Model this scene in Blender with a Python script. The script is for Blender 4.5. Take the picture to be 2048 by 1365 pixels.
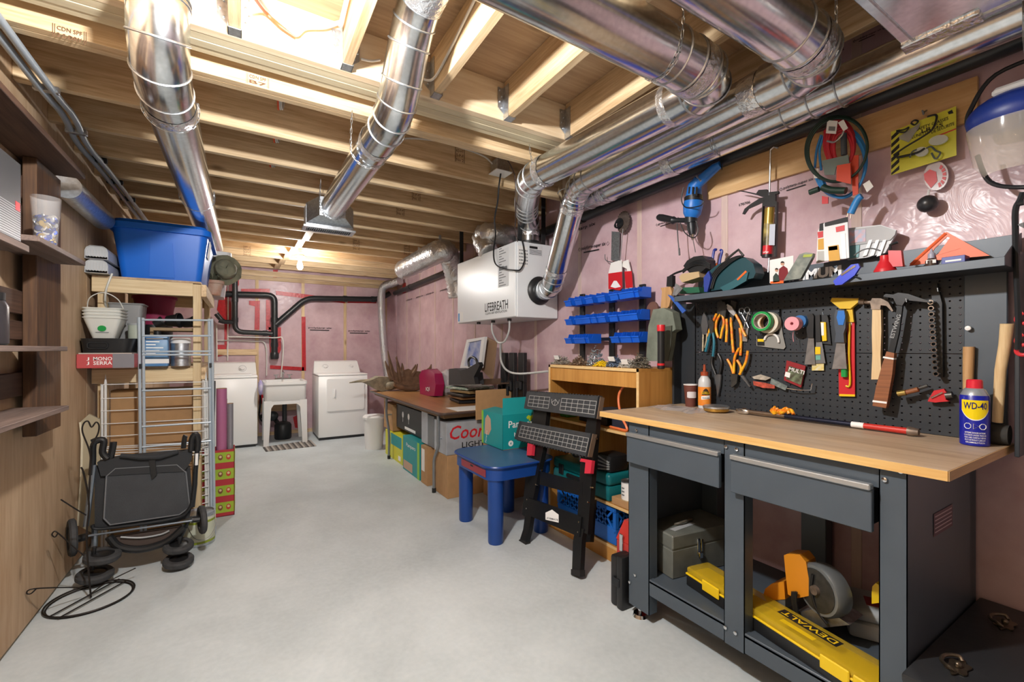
import bpy, bmesh, math, random
from mathutils import Vector, Matrix
random.seed(7)
for o in list(bpy.data.objects): bpy.data.objects.remove(o, do_unlink=True)
SC = bpy.context.scene
COL = SC.collection
R = math.radians
# ---------------------------------------------------------------- camera (pixel maths in the 2048x1365 frame)
F = 883.; CX = 1024.; HY = 699.; EYE = 1.28
YAW = math.atan((1024 - 485) / F); SN = math.sin(YAW); CN = math.cos(YAW)
cd = bpy.data.cameras.new('camera'); cam = bpy.data.objects.new('camera', cd); COL.objects.link(cam)
cam.location = (0, 0, EYE); cam.rotation_euler = (R(90), 0, -YAW)
cd.sensor_width = 36.; cd.lens = 36. * F / 2048.; cd.shift_y = (HY - 682.5) / 2048.; cd.clip_start = .02
SC.camera = cam
# ---------------------------------------------------------------- world, light, exposure
W = bpy.data.worlds.new('world'); SC.world = W; W.use_nodes = True     # closed basement: no daylight
W.node_tree.nodes['Background'].inputs[0].default_value = (0, 0, 0, 1)
W.node_tree.nodes['Background'].inputs[1].default_value = 0.
def lamp(name, loc, power, col, r):
    l = bpy.data.lights.new(name, 'POINT'); l.energy = power; l.color = col; l.shadow_soft_size = r
    o = bpy.data.objects.new(name, l); COL.objects.link(o); o.location = loc; return o
BULB = (.592, 5.882, 2.30)
lamp('laundry_bulb_light', (BULB[0], BULB[1], BULB[2]-.02), 150, (1, .97, .93), .04)
# the ceiling bulb over the near floor: its glint on the poly of the right wall and the shadows of the tools and of the
# portable workbench's legs put it here, at the height of the other bulb and just above the frame
lamp('ceiling_bulb_offscreen', (.03, 1.10, 2.30), 82, (1, .985, .97), .04)
vs = SC.view_settings; vs.view_transform = 'Standard'; vs.look = 'None'; vs.exposure = 1.1; vs.gamma = 1; vs.use_curve_mapping = False
# ---------------------------------------------------------------- helpers
def P(u, v, X=None, Y=None, Z=None):
    a = (u - CX) / F; d = Vector((SN + a * CN, CN - a * SN, (HY - v) / F))
    t = X / d.x if X is not None else Y / d.y if Y is not None else (Z - EYE) / d.z
    p = d * t; p.z += EYE; return p
def fr(o, x=(1, 0, 0), y=(0, 1, 0)):
    x = Vector(x).normalized(); y = Vector(y); z = x.cross(y).normalized(); y = z.cross(x)
    m = Matrix((x, y, z)).transposed().to_4x4(); m.translation = Vector(o); return m
def rz(o, a): return Matrix.Translation(Vector(o)) @ Matrix.Rotation(R(a), 4, 'Z')
I4 = Matrix.Identity(4)
MC = {}
def _nodes(name):
    m = bpy.data.materials.new(name); m.use_nodes = True; n = m.node_tree.nodes; return m, n, m.node_tree.links, n['Principled BSDF']
def srgb(c):
    if isinstance(c, str): c = tuple(int(c[i:i+2], 16) / 255 for i in (0, 2, 4))
    return tuple(x / 12.92 if x < .04045 else ((x + .055) / 1.055) ** 2.4 for x in c[:3])
def mat(name, col, rough=.5, metal=0., var=.0, vs=6., bump=0., bs=60., trans=0., coat=0., emit=0., stretch=None, col2=None, alpha=1., ior=None, aniso=0.):
    if name in MC: return MC[name]
    m, n, L, b = _nodes(name); c = srgb(col)
    b.inputs['Base Color'].default_value = (*c, 1); b.inputs['Roughness'].default_value = rough; b.inputs['Metallic'].default_value = metal
    b.inputs['Transmission Weight'].default_value = trans; b.inputs['Coat Weight'].default_value = coat; b.inputs['Alpha'].default_value = alpha
    if ior: b.inputs['IOR'].default_value = ior
    if aniso: b.inputs['Anisotropic'].default_value = aniso
    if emit:
        b.inputs['Emission Color'].default_value = (*c, 1); b.inputs['Emission Strength'].default_value = emit
    if var or bump or col2:
        tc = n.new('ShaderNodeTexCoord'); mp = n.new('ShaderNodeMapping'); L.new(tc.outputs['Object'], mp.inputs[0])
        if stretch: mp.inputs['Scale'].default_value = stretch
        if var or col2:
            no = n.new('ShaderNodeTexNoise'); no.inputs['Scale'].default_value = vs; no.inputs['Detail'].default_value = 5; L.new(mp.outputs[0], no.inputs[0])
            r = n.new('ShaderNodeValToRGB'); e = r.color_ramp.elements; e[0].position = .3; e[1].position = .7
            e[0].color = (*[x * (1 - var) for x in c], 1); c2 = srgb(col2) if col2 else [min(1, x * (1 + var)) for x in c]; e[1].color = (*c2, 1)
            L.new(no.outputs[0], r.inputs[0]); L.new(r.outputs[0], b.inputs['Base Color'])
        if bump:
            nb = n.new('ShaderNodeTexNoise'); nb.inputs['Scale'].default_value = bs; nb.inputs['Detail'].default_value = 3; L.new(mp.outputs[0], nb.inputs[0])
            bp = n.new('ShaderNodeBump'); bp.inputs['Strength'].default_value = bump; bp.inputs['Distance'].default_value = .01; L.new(nb.outputs[0], bp.inputs['Height']); L.new(bp.outputs[0], b.inputs['Normal'])
    MC[name] = m; return m
def wood(name, c1, c2, axis=0, sc=9., rough=.6, knots=True, rnd=.25, fine=.06):
    """lumber: grain runs along the given axis, each object shifts it by its own random number"""
    if name in MC: return MC[name]
    m, n, L, b = _nodes(name); b.inputs['Roughness'].default_value = rough
    tc = n.new('ShaderNodeTexCoord'); oi = n.new('ShaderNodeObjectInfo'); mu = n.new('ShaderNodeMath'); mu.operation = 'MULTIPLY'; mu.inputs[1].default_value = 37.
    L.new(oi.outputs['Random'], mu.inputs[0]); ad = n.new('ShaderNodeVectorMath'); ad.operation = 'ADD'; L.new(tc.outputs['Object'], ad.inputs[0]); L.new(mu.outputs[0], ad.inputs[1])
    mp = n.new('ShaderNodeMapping'); s = [1, 1, 1]; s[axis] = fine; mp.inputs['Scale'].default_value = s; L.new(ad.outputs[0], mp.inputs[0])
    no = n.new('ShaderNodeTexNoise'); no.inputs['Scale'].default_value = sc * 2.2; no.inputs['Detail'].default_value = 7; no.inputs['Roughness'].default_value = .65; no.inputs['Distortion'].default_value = .6; L.new(mp.outputs[0], no.inputs[0])
    n3 = n.new('ShaderNodeTexNoise'); n3.inputs['Scale'].default_value = sc * 13; n3.inputs['Detail'].default_value = 4; L.new(mp.outputs[0], n3.inputs[0])
    mf = n.new('ShaderNodeMix'); mf.inputs[0].default_value = .38; L.new(no.outputs[0], mf.inputs[2]); L.new(n3.outputs[0], mf.inputs[3])
    r = n.new('ShaderNodeValToRGB'); e = r.color_ramp.elements; e[0].position = .36; e[1].position = .63; e[0].color = (*srgb(c1), 1); e[1].color = (*srgb(c2), 1); L.new(mf.outputs[0], r.inputs[0])
    out = r.outputs[0]
    hs = n.new('ShaderNodeHueSaturation'); mr = n.new('ShaderNodeMapRange'); mr.inputs['To Min'].default_value = 1 - rnd * .5; mr.inputs['To Max'].default_value = 1 + rnd * .4; L.new(oi.outputs['Random'], mr.inputs[0]); L.new(mr.outputs[0], hs.inputs['Value']); L.new(out, hs.inputs['Color']); out = hs.outputs[0]
    if knots:
        k = n.new('ShaderNodeTexVoronoi'); k.inputs['Scale'].default_value = 1.; mk = n.new('ShaderNodeMapping'); s = [6, 6, 6]; s[axis] = 2.2; mk.inputs['Scale'].default_value = s; L.new(ad.outputs[0], mk.inputs[0]); L.new(mk.outputs[0], k.inputs[0])
        kr = n.new('ShaderNodeValToRGB'); e = kr.color_ramp.elements; e[0].position = .04; e[1].position = .13; e[0].color = (1, 1, 1, 1); e[1].color = (0, 0, 0, 1); L.new(k.outputs['Distance'], kr.inputs[0])
        mx = n.new('ShaderNodeMix'); mx.data_type = 'RGBA'; L.new(kr.outputs[0], mx.inputs[0]); L.new(out, mx.inputs[6]); mx.inputs[7].default_value = (*[x * .62 for x in srgb(c1)], 1); out = mx.outputs[2]
    L.new(out, b.inputs['Base Color'])
    bp = n.new('ShaderNodeBump'); bp.inputs['Strength'].default_value = .15; bp.inputs['Distance'].default_value = .004; L.new(no.outputs[0], bp.inputs['Height']); L.new(bp.outputs[0], b.inputs['Normal'])
    MC[name] = m; return m
class B:
    """collects shapes (in the frame M) into one mesh object"""
    def __init__(s, M=None): s.bm = bmesh.new(); s.M = M or I4
    def _v(s, p): return s.bm.verts.new(s.M @ Vector(p))
    def box(s, c, sz, bev=0., rot=None, seg=1):
        m = Matrix.Translation(Vector(c)) @ (rot or I4) @ Matrix.Diagonal((*sz, 1))
        g = bmesh.ops.create_cube(s.bm, size=1, matrix=s.M @ m)
        if bev:
            es = list({e for v in g['verts'] for e in v.link_edges})
            bmesh.ops.bevel(s.bm, geom=es, offset=bev, segments=seg, affect='EDGES', profile=.5)
        return s
    def bx(s, x0, x1, y0, y1, z0, z1, bev=0., seg=1):
        return s.box(((x0+x1)/2, (y0+y1)/2, (z0+z1)/2), (abs(x1-x0), abs(y1-y0), abs(z1-z0)), bev, None, seg)
    def hexa(s, lo, hi):
        """solid between two quads (lists of four points)"""
        a = [s._v(p) for p in lo]; b = [s._v(p) for p in hi]
        s.bm.faces.new(a[::-1]); s.bm.faces.new(b)
        for i in range(len(a)): j = (i+1) % len(a); s.bm.faces.new((a[i], a[j], b[j], b[i]))
        return s
    def tube(s, pts, r, n=10, closed=False, cap=True, sy=1.):
        pts = [Vector(p) for p in pts]; k = len(pts); rs = r if isinstance(r, (list, tuple)) else [r] * k
        rings = []; up = None
        for i, p in enumerate(pts):
            a = pts[(i-1) % k] if (closed or i) else p; c = pts[(i+1) % k] if (closed or i < k-1) else p
            t = ((p - a).normalized() + (c - p).normalized())
            t = t.normalized() if t.length > 1e-6 else (c - a).normalized()
            if up is None: up = Vector((0, 0, 1)) if abs(t.z) < .9 else Vector((0, 1, 0))
            x = t.cross(up).normalized(); up = x.cross(t).normalized()
            rings.append([s._v(p + (x * math.cos(2*math.pi*j/n) + up * math.sin(2*math.pi*j/n) * sy) * rs[i]) for j in range(n)])
        for i in range(k if closed else k-1):
            A = rings[i]; Bb = rings[(i+1) % k]
            for j in range(n): s.bm.faces.new((A[j], A[(j+1) % n], Bb[(j+1) % n], Bb[j]))
        if cap and not closed: s.bm.faces.new(rings[0][::-1]); s.bm.faces.new(rings[-1])
        return s
    def cyl(s, p0, p1, r0, r1=None, n=20): return s.tube([p0, p1], [r0, r0 if r1 is None else r1], n)
    def lathe(s, prof, c=(0, 0, 0), axis='Z', n=24, cap=True):
        """prof: list of (radius, height)"""
        c = Vector(c); rings = []
        for r, h in prof:
            ring = []
            for j in range(n):
                a = 2*math.pi*j/n; x, y = r*math.cos(a), r*math.sin(a)
                p = Vector((x, y, h)) if axis == 'Z' else Vector((h, x, y)) if axis == 'X' else Vector((y, h, x))
                ring.append(s._v(c + p))
            rings.append(ring)
        for A, Bb in zip(rings, rings[1:]):
            for j in range(n): s.bm.faces.new((A[j], A[(j+1) % n], Bb[(j+1) % n], Bb[j]))
        if cap: s.bm.faces.new(rings[0][::-1]); s.bm.faces.new(rings[-1])
        return s
    def prism(s, poly, z0, z1):
        a = [s._v((x, y, z0)) for x, y in poly]; b = [s._v((x, y, z1)) for x, y in poly]
        s.bm.faces.new(a[::-1]); s.bm.faces.new(b)
        for i in range(len(a)): j = (i+1) % len(a); s.bm.faces.new((a[i], a[j], b[j], b[i]))
        return s
    def quad(s, *ps): s.bm.faces.new([s._v(p) for p in ps]); return s
    def sph(s, c, r, sc=(1, 1, 1), u=16, v=10, rot=None):
        m = Matrix.Translation(Vector(c)) @ (rot or I4) @ Matrix.Diagonal((r*sc[0], r*sc[1], r*sc[2], 1))
        bmesh.ops.create_uvsphere(s.bm, u_segments=u, v_segments=v, radius=1, matrix=s.M @ m); return s
    def o(s, name, m, parent=None, label=None, cat=None, group=None, kind=None, ang=35, recalc=True, jit=0., sub=0):
        bm = s.bm
        if recalc: bmesh.ops.recalc_face_normals(bm, faces=bm.faces)
        if jit:
            for v in bm.verts: v.co += Vector((random.uniform(-jit, jit), random.uniform(-jit, jit), random.uniform(-jit, jit)))
        vs_ = [v.co for v in bm.verts]
        lo = Vector([min(v[i] for v in vs_) for i in range(3)]); hi = Vector([max(v[i] for v in vs_) for i in range(3)])
        c = (lo + hi) / 2
        if parent is None: c.z = lo.z
        for v in bm.verts: v.co -= c
        me = bpy.data.meshes.new(name); bm.to_mesh(me); bm.free(); me.materials.append(m)
        me.polygons.foreach_set('use_smooth', [True] * len(me.polygons)); me.set_sharp_from_angle(angle=R(ang))
        ob = bpy.data.objects.new(name, me); COL.objects.link(ob); ob.location = c
        if parent is not None:
            ob.parent = parent; ob.location = c - world(parent)
        if sub: md = ob.modifiers.new('subdivision', 'SUBSURF'); md.levels = sub; md.render_levels = sub
        return tag(ob, label, cat, group, kind)
def world(o):
    p = Vector((0, 0, 0))
    while o is not None: p = p + o.location; o = o.parent
    return p
def tag(o, label=None, cat=None, group=None, kind=None):
    if label: o['label'] = label
    if cat: o['category'] = cat
    if group: o['group'] = group
    if kind: o['kind'] = kind
    return o
def clampz(o, z, hi=False):
    """flatten what would dip below the surface it rests on"""
    w = world(o).z
    for v in o.data.vertices:
        if v.co.z + w < z: v.co.z = z - w
    return o
def T(name, label, cat, loc, group=None):
    o = bpy.data.objects.new(name, None); COL.objects.link(o); o.location = loc; o.empty_display_size = .05
    return tag(o, label, cat, group)
def dup(o, off, parent=None, label=None):
    c = o.copy(); COL.objects.link(c)
    if parent is not None: c.parent = parent
    c.location = o.location + Vector(off) if parent is None or parent is o.parent else o.location
    for ch in list(o.children):
        d = ch.copy(); COL.objects.link(d); d.parent = c
        for g in list(ch.children):
            e = g.copy(); COL.objects.link(e); e.parent = d
    if label: c['label'] = label
    return c
def text(s, M, w, h, m, parent, name='lettering', ex=.0004, align=0, shear=0., label=None, bold=.012):
    """flat print: s drawn in the frame M (x right, y up), fitted to width w and height h, lower left corner at the origin"""
    cu = bpy.data.curves.new('txt', 'FONT'); cu.body = s; cu.extrude = 0; cu.resolution_u = 2; cu.shear = shear; cu.offset = bold
    ob = bpy.data.objects.new('txt', cu); COL.objects.link(ob); bpy.context.view_layer.update()
    me = bpy.data.meshes.new_from_object(ob); bpy.data.objects.remove(ob); bpy.data.curves.remove(cu)
    xs = [v.co.x for v in me.vertices]; ys = [v.co.y for v in me.vertices]; x0, x1, y0, y1 = min(xs), max(xs), min(ys), max(ys)
    b = B(M); bm = b.bm; bm.from_mesh(me); bpy.data.meshes.remove(me)
    sx = w / (x1 - x0); sy = h / (y1 - y0)
    for v in bm.verts: v.co = M @ Vector(((v.co.x - x0) * sx, (v.co.y - y0) * sy, ex))
    return b.o(name, m, parent, label, recalc=False)
# frames: on the right wall x runs to the viewer's right (-Y), y up, z into the room
def RW(X): return fr((X, 0, 0), (0, -1, 0), (0, 0, 1))
def q(u, v, X):
    p = P(u, v, X=X); return (-p.y, p.z)
def qs(pts, X): return [q(u, v, X) for u, v in pts]
def q3(u, v, X, c=0.):
    a, b_ = q(u, v, X - c); return (a, b_, c)
def BWf(Y): return fr((0, Y, 0), (1, 0, 0), (0, 0, 1))   # frames facing -Y: x right, y up, z toward the camera
def g(u, v, Y):
    p = P(u, v, Y=Y); return (p.x, p.z)
def gs(pts, Y): return [g(u, v, Y) for u, v in pts]
def arc(c, r, a0, a1, n, ry=None): return [(c[0] + r*math.cos(R(a0 + (a1-a0)*i/n)), c[1] + (ry or r)*math.sin(R(a0 + (a1-a0)*i/n))) for i in range(n+1)]
def spline(pts, n=6):
    pts = [Vector(p) for p in pts]; out = []
    for i in range(len(pts)-1):
        p0 = pts[max(0, i-1)]; p1 = pts[i]; p2 = pts[i+1]; p3 = pts[min(len(pts)-1, i+2)]
        for k in range(n):
            t = k / n; out.append(.5*((2*p1) + (p2-p0)*t + (2*p0-5*p1+4*p2-p3)*t*t + (3*p1-p0-3*p2+p3)*t**3))
    return out + [pts[-1]]
def rrect(x0, x1, y0, y1, r, n=4):
    return arc((x1-r, y0+r), r, -90, 0, n) + arc((x1-r, y1-r), r, 0, 90, n) + arc((x0+r, y1-r), r, 90, 180, n) + arc((x0+r, y0+r), r, 180, 270, n)
# ---------------------------------------------------------------- materials
JW = wood('joist_lumber_x', 'b8986f', 'e2caa4', 0, 9); JY = wood('joist_lumber_y', 'b8986f', 'e2caa4', 1, 9); JZ = wood('stud_lumber', 'c7a87c', 'e3cda6', 2, 9)
BEAMF = wood('beam_lumber', 'd6ba95', 'efdec0', 0, 5, knots=True, rnd=.1)
BEAMU = wood('beam_ply_lumber', 'c9b997', 'dfd3b4', 0, 10, knots=False, rnd=.25)
SUBF = wood('subfloor_plywood', 'a38262', 'c2a482', 0, 5, rnd=.15)
PLYW = wood('plywood_sheet', 'ae9070', 'c9b092', 2, 3.2, knots=True, rnd=.12, fine=.12)
STEEL = mat('galvanised_steel', 'dfe4e8', .2, 1., var=.1, vs=60, bump=.03, bs=8)
STEELR = mat('galvanised_rough', 'c6cbd0', .4, 1., var=.18, vs=60)
FOIL = mat('foil_tape', 'e6e8ea', .25, .9, bump=.9, bs=45)
ABS = mat('black_abs', '25282b', .38)
BLK = mat('black_plastic', '1b1c1e', .42)
BLKM = mat('black_metal', '212428', .4, .3)
RUB = mat('rubber', '1d1d1e', .75)
WHT = mat('white_enamel', 'eef0f0', .28)
WPL = mat('white_plastic', 'e9eaea', .4)
GRYP = mat('grey_plastic', '9ba0a3', .45)
RED = mat('red_plastic', 'c8202a', .4)
BLU = mat('blue_plastic', '0a56bd', .38)
CARD = mat('cardboard', 'b08a60', .8, var=.06, vs=20)
CARDD = mat('cardboard_inside', '9a764f', .85)
CHROME = mat('chrome', 'd8dadc', .12, 1.)
PAPER = mat('paper_white', 'e8e8e6', .7)
CLEAR = mat('clear_plastic', 'ffffff', .08, 0, trans=1., ior=1.25)
INK = mat('black_ink', '17171a', .6)
WINK = mat('white_ink', 'f1f2f2', .55)
YEL = mat('yellow_plastic', 'e9c515', .4)
ORG = mat('orange_plastic', 'e8641b', .4)
GRN = mat('green_plastic', '1d9a4a', .4)
# ================================================================= THE ROOM
XL, XR, YB, YF = -.84, 2.26, 7.5, -2.6
ZJ, ZB, ZT = 2.44, 2.48, 2.68
def concrete():
    m, n, L, b = _nodes('concrete_floor'); b.inputs['Roughness'].default_value = .55
    tc = n.new('ShaderNodeTexCoord'); n1 = n.new('ShaderNodeTexNoise'); n1.inputs['Scale'].default_value = 1.3; n1.inputs['Detail'].default_value = 8; n1.inputs['Roughness'].default_value = .6; L.new(tc.outputs['Object'], n1.inputs[0])
    r = n.new('ShaderNodeValToRGB'); e = r.color_ramp.elements; e[0].position = .3; e[1].position = .72; e[0].color = (*srgb('adb7bb'), 1); e[1].color = (*srgb('ced7db'), 1); L.new(n1.outputs[0], r.inputs[0])
    n2 = n.new('ShaderNodeTexNoise'); n2.inputs['Scale'].default_value = 40; n2.inputs['Detail'].default_value = 4; L.new(tc.outputs['Object'], n2.inputs[0])
    mx = n.new('ShaderNodeMix'); mx.data_type = 'RGBA'; mx.blend_type = 'OVERLAY'; mx.inputs[0].default_value = .12; L.new(r.outputs[0], mx.inputs[6]); L.new(n2.outputs[0], mx.inputs[7]); L.new(mx.outputs[2], b.inputs['Base Color'])
    bp = n.new('ShaderNodeBump'); bp.inputs['Strength'].default_value = .25; bp.inputs['Distance'].default_value = .004; L.new(n2.outputs[0], bp.inputs['Height']); L.new(bp.outputs[0], b.inputs['Normal'])
    return m
def insulation(name, c1, c2, coat=.25):
    m, n, L, b = _nodes(name); b.inputs['Roughness'].default_value = .5
    tc = n.new('ShaderNodeTexCoord'); n1 = n.new('ShaderNodeTexNoise'); n1.inputs['Scale'].default_value = 3.2; n1.inputs['Detail'].default_value = 9; n1.inputs['Roughness'].default_value = .62; L.new(tc.outputs['Object'], n1.inputs[0])
    r = n.new('ShaderNodeValToRGB'); e = r.color_ramp.elements; e[0].position = .32; e[1].position = .7; e[0].color = (*srgb(c1), 1); e[1].color = (*srgb(c2), 1); L.new(n1.outputs[0], r.inputs[0]); L.new(r.outputs[0], b.inputs['Base Color'])
    b.inputs['Coat Weight'].default_value = coat; b.inputs['Coat Roughness'].default_value = .22
    n2 = n.new('ShaderNodeTexNoise'); n2.inputs['Scale'].default_value = 7; n2.inputs['Detail'].default_value = 3; n2.inputs['Distortion'].default_value = 1.6; L.new(tc.outputs['Object'], n2.inputs[0])
    bp = n.new('ShaderNodeBump'); bp.inputs['Strength'].default_value = .35; bp.inputs['Distance'].default_value = .02; L.new(n2.outputs[0], bp.inputs['Height']); L.new(bp.outputs[0], b.inputs['Coat Normal'])
    bp2 = n.new('ShaderNodeBump'); bp2.inputs['Strength'].default_value = .3; bp2.inputs['Distance'].default_value = .01; L.new(n1.outputs[0], bp2.inputs['Height']); L.new(bp2.outputs[0], b.inputs['Normal'])
    return m
INS = insulation('pink_insulation_under_poly', 'b5949d', 'd6bcc2'); INSB = INS
POLYSTUD = wood('stud_behind_poly', 'c4aba6', 'd0bbb2', 2, 8, knots=False, rnd=.1)
S = 'structure'
floor = B().bx(XL-.1, XR+.1, YF, YB+.1, -.12, 0).o('floor', concrete(), kind=S)
wl = B().bx(XL-.1, XL-.014, YF, YB+.1, 0, ZT).o('wall_left', JZ, kind=S)
for y0, y1 in ((-2.6, 1.34), (1.344, 2.56), (2.564, 3.78), (3.784, 5.0), (5.004, 6.2), (6.204, 7.5)):
    B().bx(XL-.014, XL, y0, y1, 0.02, ZT-.01, .001).o('panel', PLYW, wl)
wr = B().bx(XR, XR+.1, YF, YB+.1, 0, ZT).o('wall_right', INS, kind=S)
for y in (-1.9, -1.3, -.7, .2, .85, 1.46, 2.07, 2.68, 3.29, 3.9, 4.51, 5.12, 5.73, 6.34, 6.95):
    B().bx(XR-.004, XR+.004, y-.019, y+.019, .04, ZT-.05, .0015).o('stud', POLYSTUD, wr)
wb = B().bx(XL-.1, XR+.1, YB, YB+.1, 0, ZT).o('wall_back', INSB, kind=S)
for u in (514, 606, 690, 771):
    x = P(u, 700, Y=YB).x; B().bx(x-.022, x+.022, YB-.008, YB+.004, .04, ZJ, .002).o('stud', JZ, wb)
for z0, z1 in ((0, .05), (2.36, 2.44), (2.3, 2.355)):
    B().bx(XL, XR, YB-.02, YB, z0, z1, .002).o('plate', JW, wb)
B().bx(XL-.1, XR+.1, YF-.1, YF, 0, ZT).o('wall_front', mat('drywall', 'c9c6c0', .8), kind=S)
# ---- prints on the vapour barrier
def wallprint(s, u, v, du, dv, X=None, sh=0., underline=True):
    p = P(u, v, X=XR); p2 = P(u+du, v+dv, X=XR); w = abs(p.y - p2.y)
    M = fr((XR-.0055, p.y, p.z), (0, -1, (p2.z-p.z)/w), (0, 0, 1))
    text(s, M, w, w*.13, INK, wr, 'print')
    if underline: B(M).bx(w*.1, w*.75, -w*.07, -w*.035, 0, .0004).o('print', INK, wr)
    for k in (-1, 1):
        cx = -w*.09 if k < 0 else w*1.09
        B(M).tube([(cx + w*.055*math.cos(a), w*.06 + w*.055*math.sin(a), .0003) for a in [i*math.pi/2 for i in range(4)]], .0012, 4, True).o('print', INK, wr)
wallprint('polyform-super six', 1164, 503, 48, -10); wallprint('polytarp-super six', 1568, 381, 60, -19)
wallprint('polytarp', 1318, 452, 36, -11); text('170706', fr(P(1478, 413, X=XR-.0055), (0, -1, 0), (0, 0, 1)), .06, .014, INK, wr, 'print'); text('170615', fr(P(1662, 113, X=XR-.0055), (0, -1, 0), (0, 0, 1)), .05, .012, INK, wr, 'print')
wallprint('polytarp-super six', 1714, 84, 50, -22)
for u, v, s in ((812, 604, .3), (832, 598, .3), (852, 592, .3), (880, 585, .32), (1140, 470, .3)):
    p = P(u, v, X=XR-.006); text('polytarp six', fr(p, (0, -1, 0), (0, 0, 1)), s, .035, INK, wr, 'print')
for u, v in ((617, 658), (697, 664)):
    p = P(u, v, Y=YB-.009); text('polytarp six', fr(p, (1, 0, 0), (0, 0, 1)), .34, .03, INK, wb, 'print')
    B(BWf(YB-.009)).bx(p.x+.02, p.x+.3, p.z-.025, p.z-.012, 0, .0008).o('print', INK, wb)
# ---- red sheathing tape
TAPE = mat('red_sheathing_tape', 'b8101e', .35, var=.15, vs=30, bump=.3, bs=25)
def tape(poly, Y=YB-.010):
    B(BWf(Y)).prism(gs(poly, Y), 0, .002).o('tape', TAPE, wb)
tape([(603, 634), (611, 634), (612, 742), (604, 742)]); tape([(540, 731), (608, 735), (608, 742), (540, 738)])
tape([(532, 600), (541, 600), (542, 660), (532, 660)]); tape([(537, 655), (562, 655), (562, 700), (555, 716), (540, 714)])
tape([(482, 578), (540, 578), (540, 586), (482, 586)]); tape([(552, 582), (620, 590), (690, 602), (690, 607), (610, 597), (552, 590)])
tape([(695, 601), (752, 603), (752, 607), (695, 606)]); tape([(498, 602), (520, 602), (519, 660), (509, 660), (510, 613), (498, 610)])
tape([(445, 560), (478, 552), (478, 570), (462, 600), (462, 640), (452, 700), (464, 708), (434, 714), (434, 690), (449, 690), (449, 640), (434, 620)])
tape([(546, 540), (556, 540), (554, 556), (546, 556)]); tape([(586, 835), (600, 828), (612, 838), (612, 858), (590, 856)])
tape([(518, 790), (530, 790), (528, 815), (518, 812)])
B().bx(*[XR-.008, XR-.004], *sorted((P(806, 540, X=XR).y, P(812, 540, X=XR).y)), 2.2, 2.36).o('tape', TAPE, wr)
# ---- ceiling: subfloor, joists, beam
ceil = B().bx(XL-.1, XR+.1, YF-.1, YB+.1, ZT+.018, ZT+.06).o('ceiling', SUBF, kind=S)
for i, y0 in enumerate([YF + 1.22*k for k in range(9)]):
    y1 = min(y0 + 1.217, YB)
    if y1 > y0:
        for x0, x1 in ((XL, .62 + .3*(i % 2)), (.623 + .3*(i % 2), XR)): B().bx(x0, x1, y0, y1, ZT, ZT+.018, .001).o('panel', SUBF, ceil)
STAMP = mat('stamp_ink', '6b4a33', .8)
ys = [2.25, 2.29] + [2.72 + .405*k for k in range(12)]
for i, y in enumerate(ys):
    if y < YB - .03: B().bx(XL, XR, y, y+.038, ZJ, ZT, .002).o('joist', JW, ceil)
for k in range(4): B().bx(XL, XR, 2.0+.0455*k, 2.0+.0455*k+.0445, ZB + (0, .001, -.001, .002)[k], ZT, .002).o('beam_ply', BEAMF if k == 0 else BEAMU, ceil)
HX = [-.43 + .405*k for k in range(7)]
for x in HX:
    B().bx(x-.019, x+.019, YF, 1.996, ZB+.006, ZT, .002).o('joist', JY, ceil)
    b = B(); y = 1.999
    b.bx(x-.022, x+.022, y-.05, y-.001, ZB, ZB+.004)
    for sgn in (-1, 1):
        X0 = x + sgn*.0215
        b.bx(X0-.0015, X0+.0015, y-.05, y-.001, ZB, ZB+.17)
        b.hexa([(X0, y-.004, ZB+.03), (X0+sgn*.036, y-.004, ZB+.06), (X0+sgn*.036, y-.004, ZB+.165), (X0, y-.004, ZB+.165)][::sgn], [(X0, y-.001, ZB+.03), (X0+sgn*.036, y-.001, ZB+.06), (X0+sgn*.036, y-.001, ZB+.165), (X0, y-.001, ZB+.165)][::sgn])
        for k in range(4): b.sph((X0 + sgn*(.014+.012*(k % 2)), y-.005, ZB+.06+.03*k), .005, u=6, v=4)
    b.o('joist_hanger', STEELR, ceil)
# stamps on joists, bridging blocks
def jstamp(u, v, y, w, h, rows):
    p = P(u, v, Y=y); M = fr((p.x, y-.0025, p.z), (1, 0, 0), (0, 0, 1))
    for i, s in enumerate(rows): text(s, M @ Matrix.Translation((w*.12, h*(1-(i+1)/len(rows))+.2*h/len(rows), 0)), w*.76, h*.62/len(rows), STAMP, ceil, 'stamp')
    bb = B(M)
    for x in (0, w*.06, w*.94, w): bb.bx(x-.0008, x+.0008, 0, h, 0, .0004)
    bb.o('stamp', STAMP, ceil)
jstamp(106, 74, 2.25, .09, .05, ['CDN SPF', '2 S-DRY']); jstamp(493, 166, 2.25, .085, .045, ['CDN SPF', 'B7'])
for (u, v, k) in ((910, 323, 0), (824, 400, 2), (793, 430, 3), (966, 425, 3), (931, 450, 4), (706, 500, 6), (808, 510, 6), (487, 512, 8)):
    y = 2.72+.405*k; jstamp(u, v, y, .07, .12, ['SPF 2', 'KD-HT', 'S-P-F', 'No 2'])
for k in range(3, 11):
    y = 2.72+.405*k+.04; x = .72 - .03*k
    B().bx(x-.035, x+.035, y, y+.36, ZJ-.0, ZJ+.02, .001).o('bridging_strap', JY, ceil)
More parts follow.
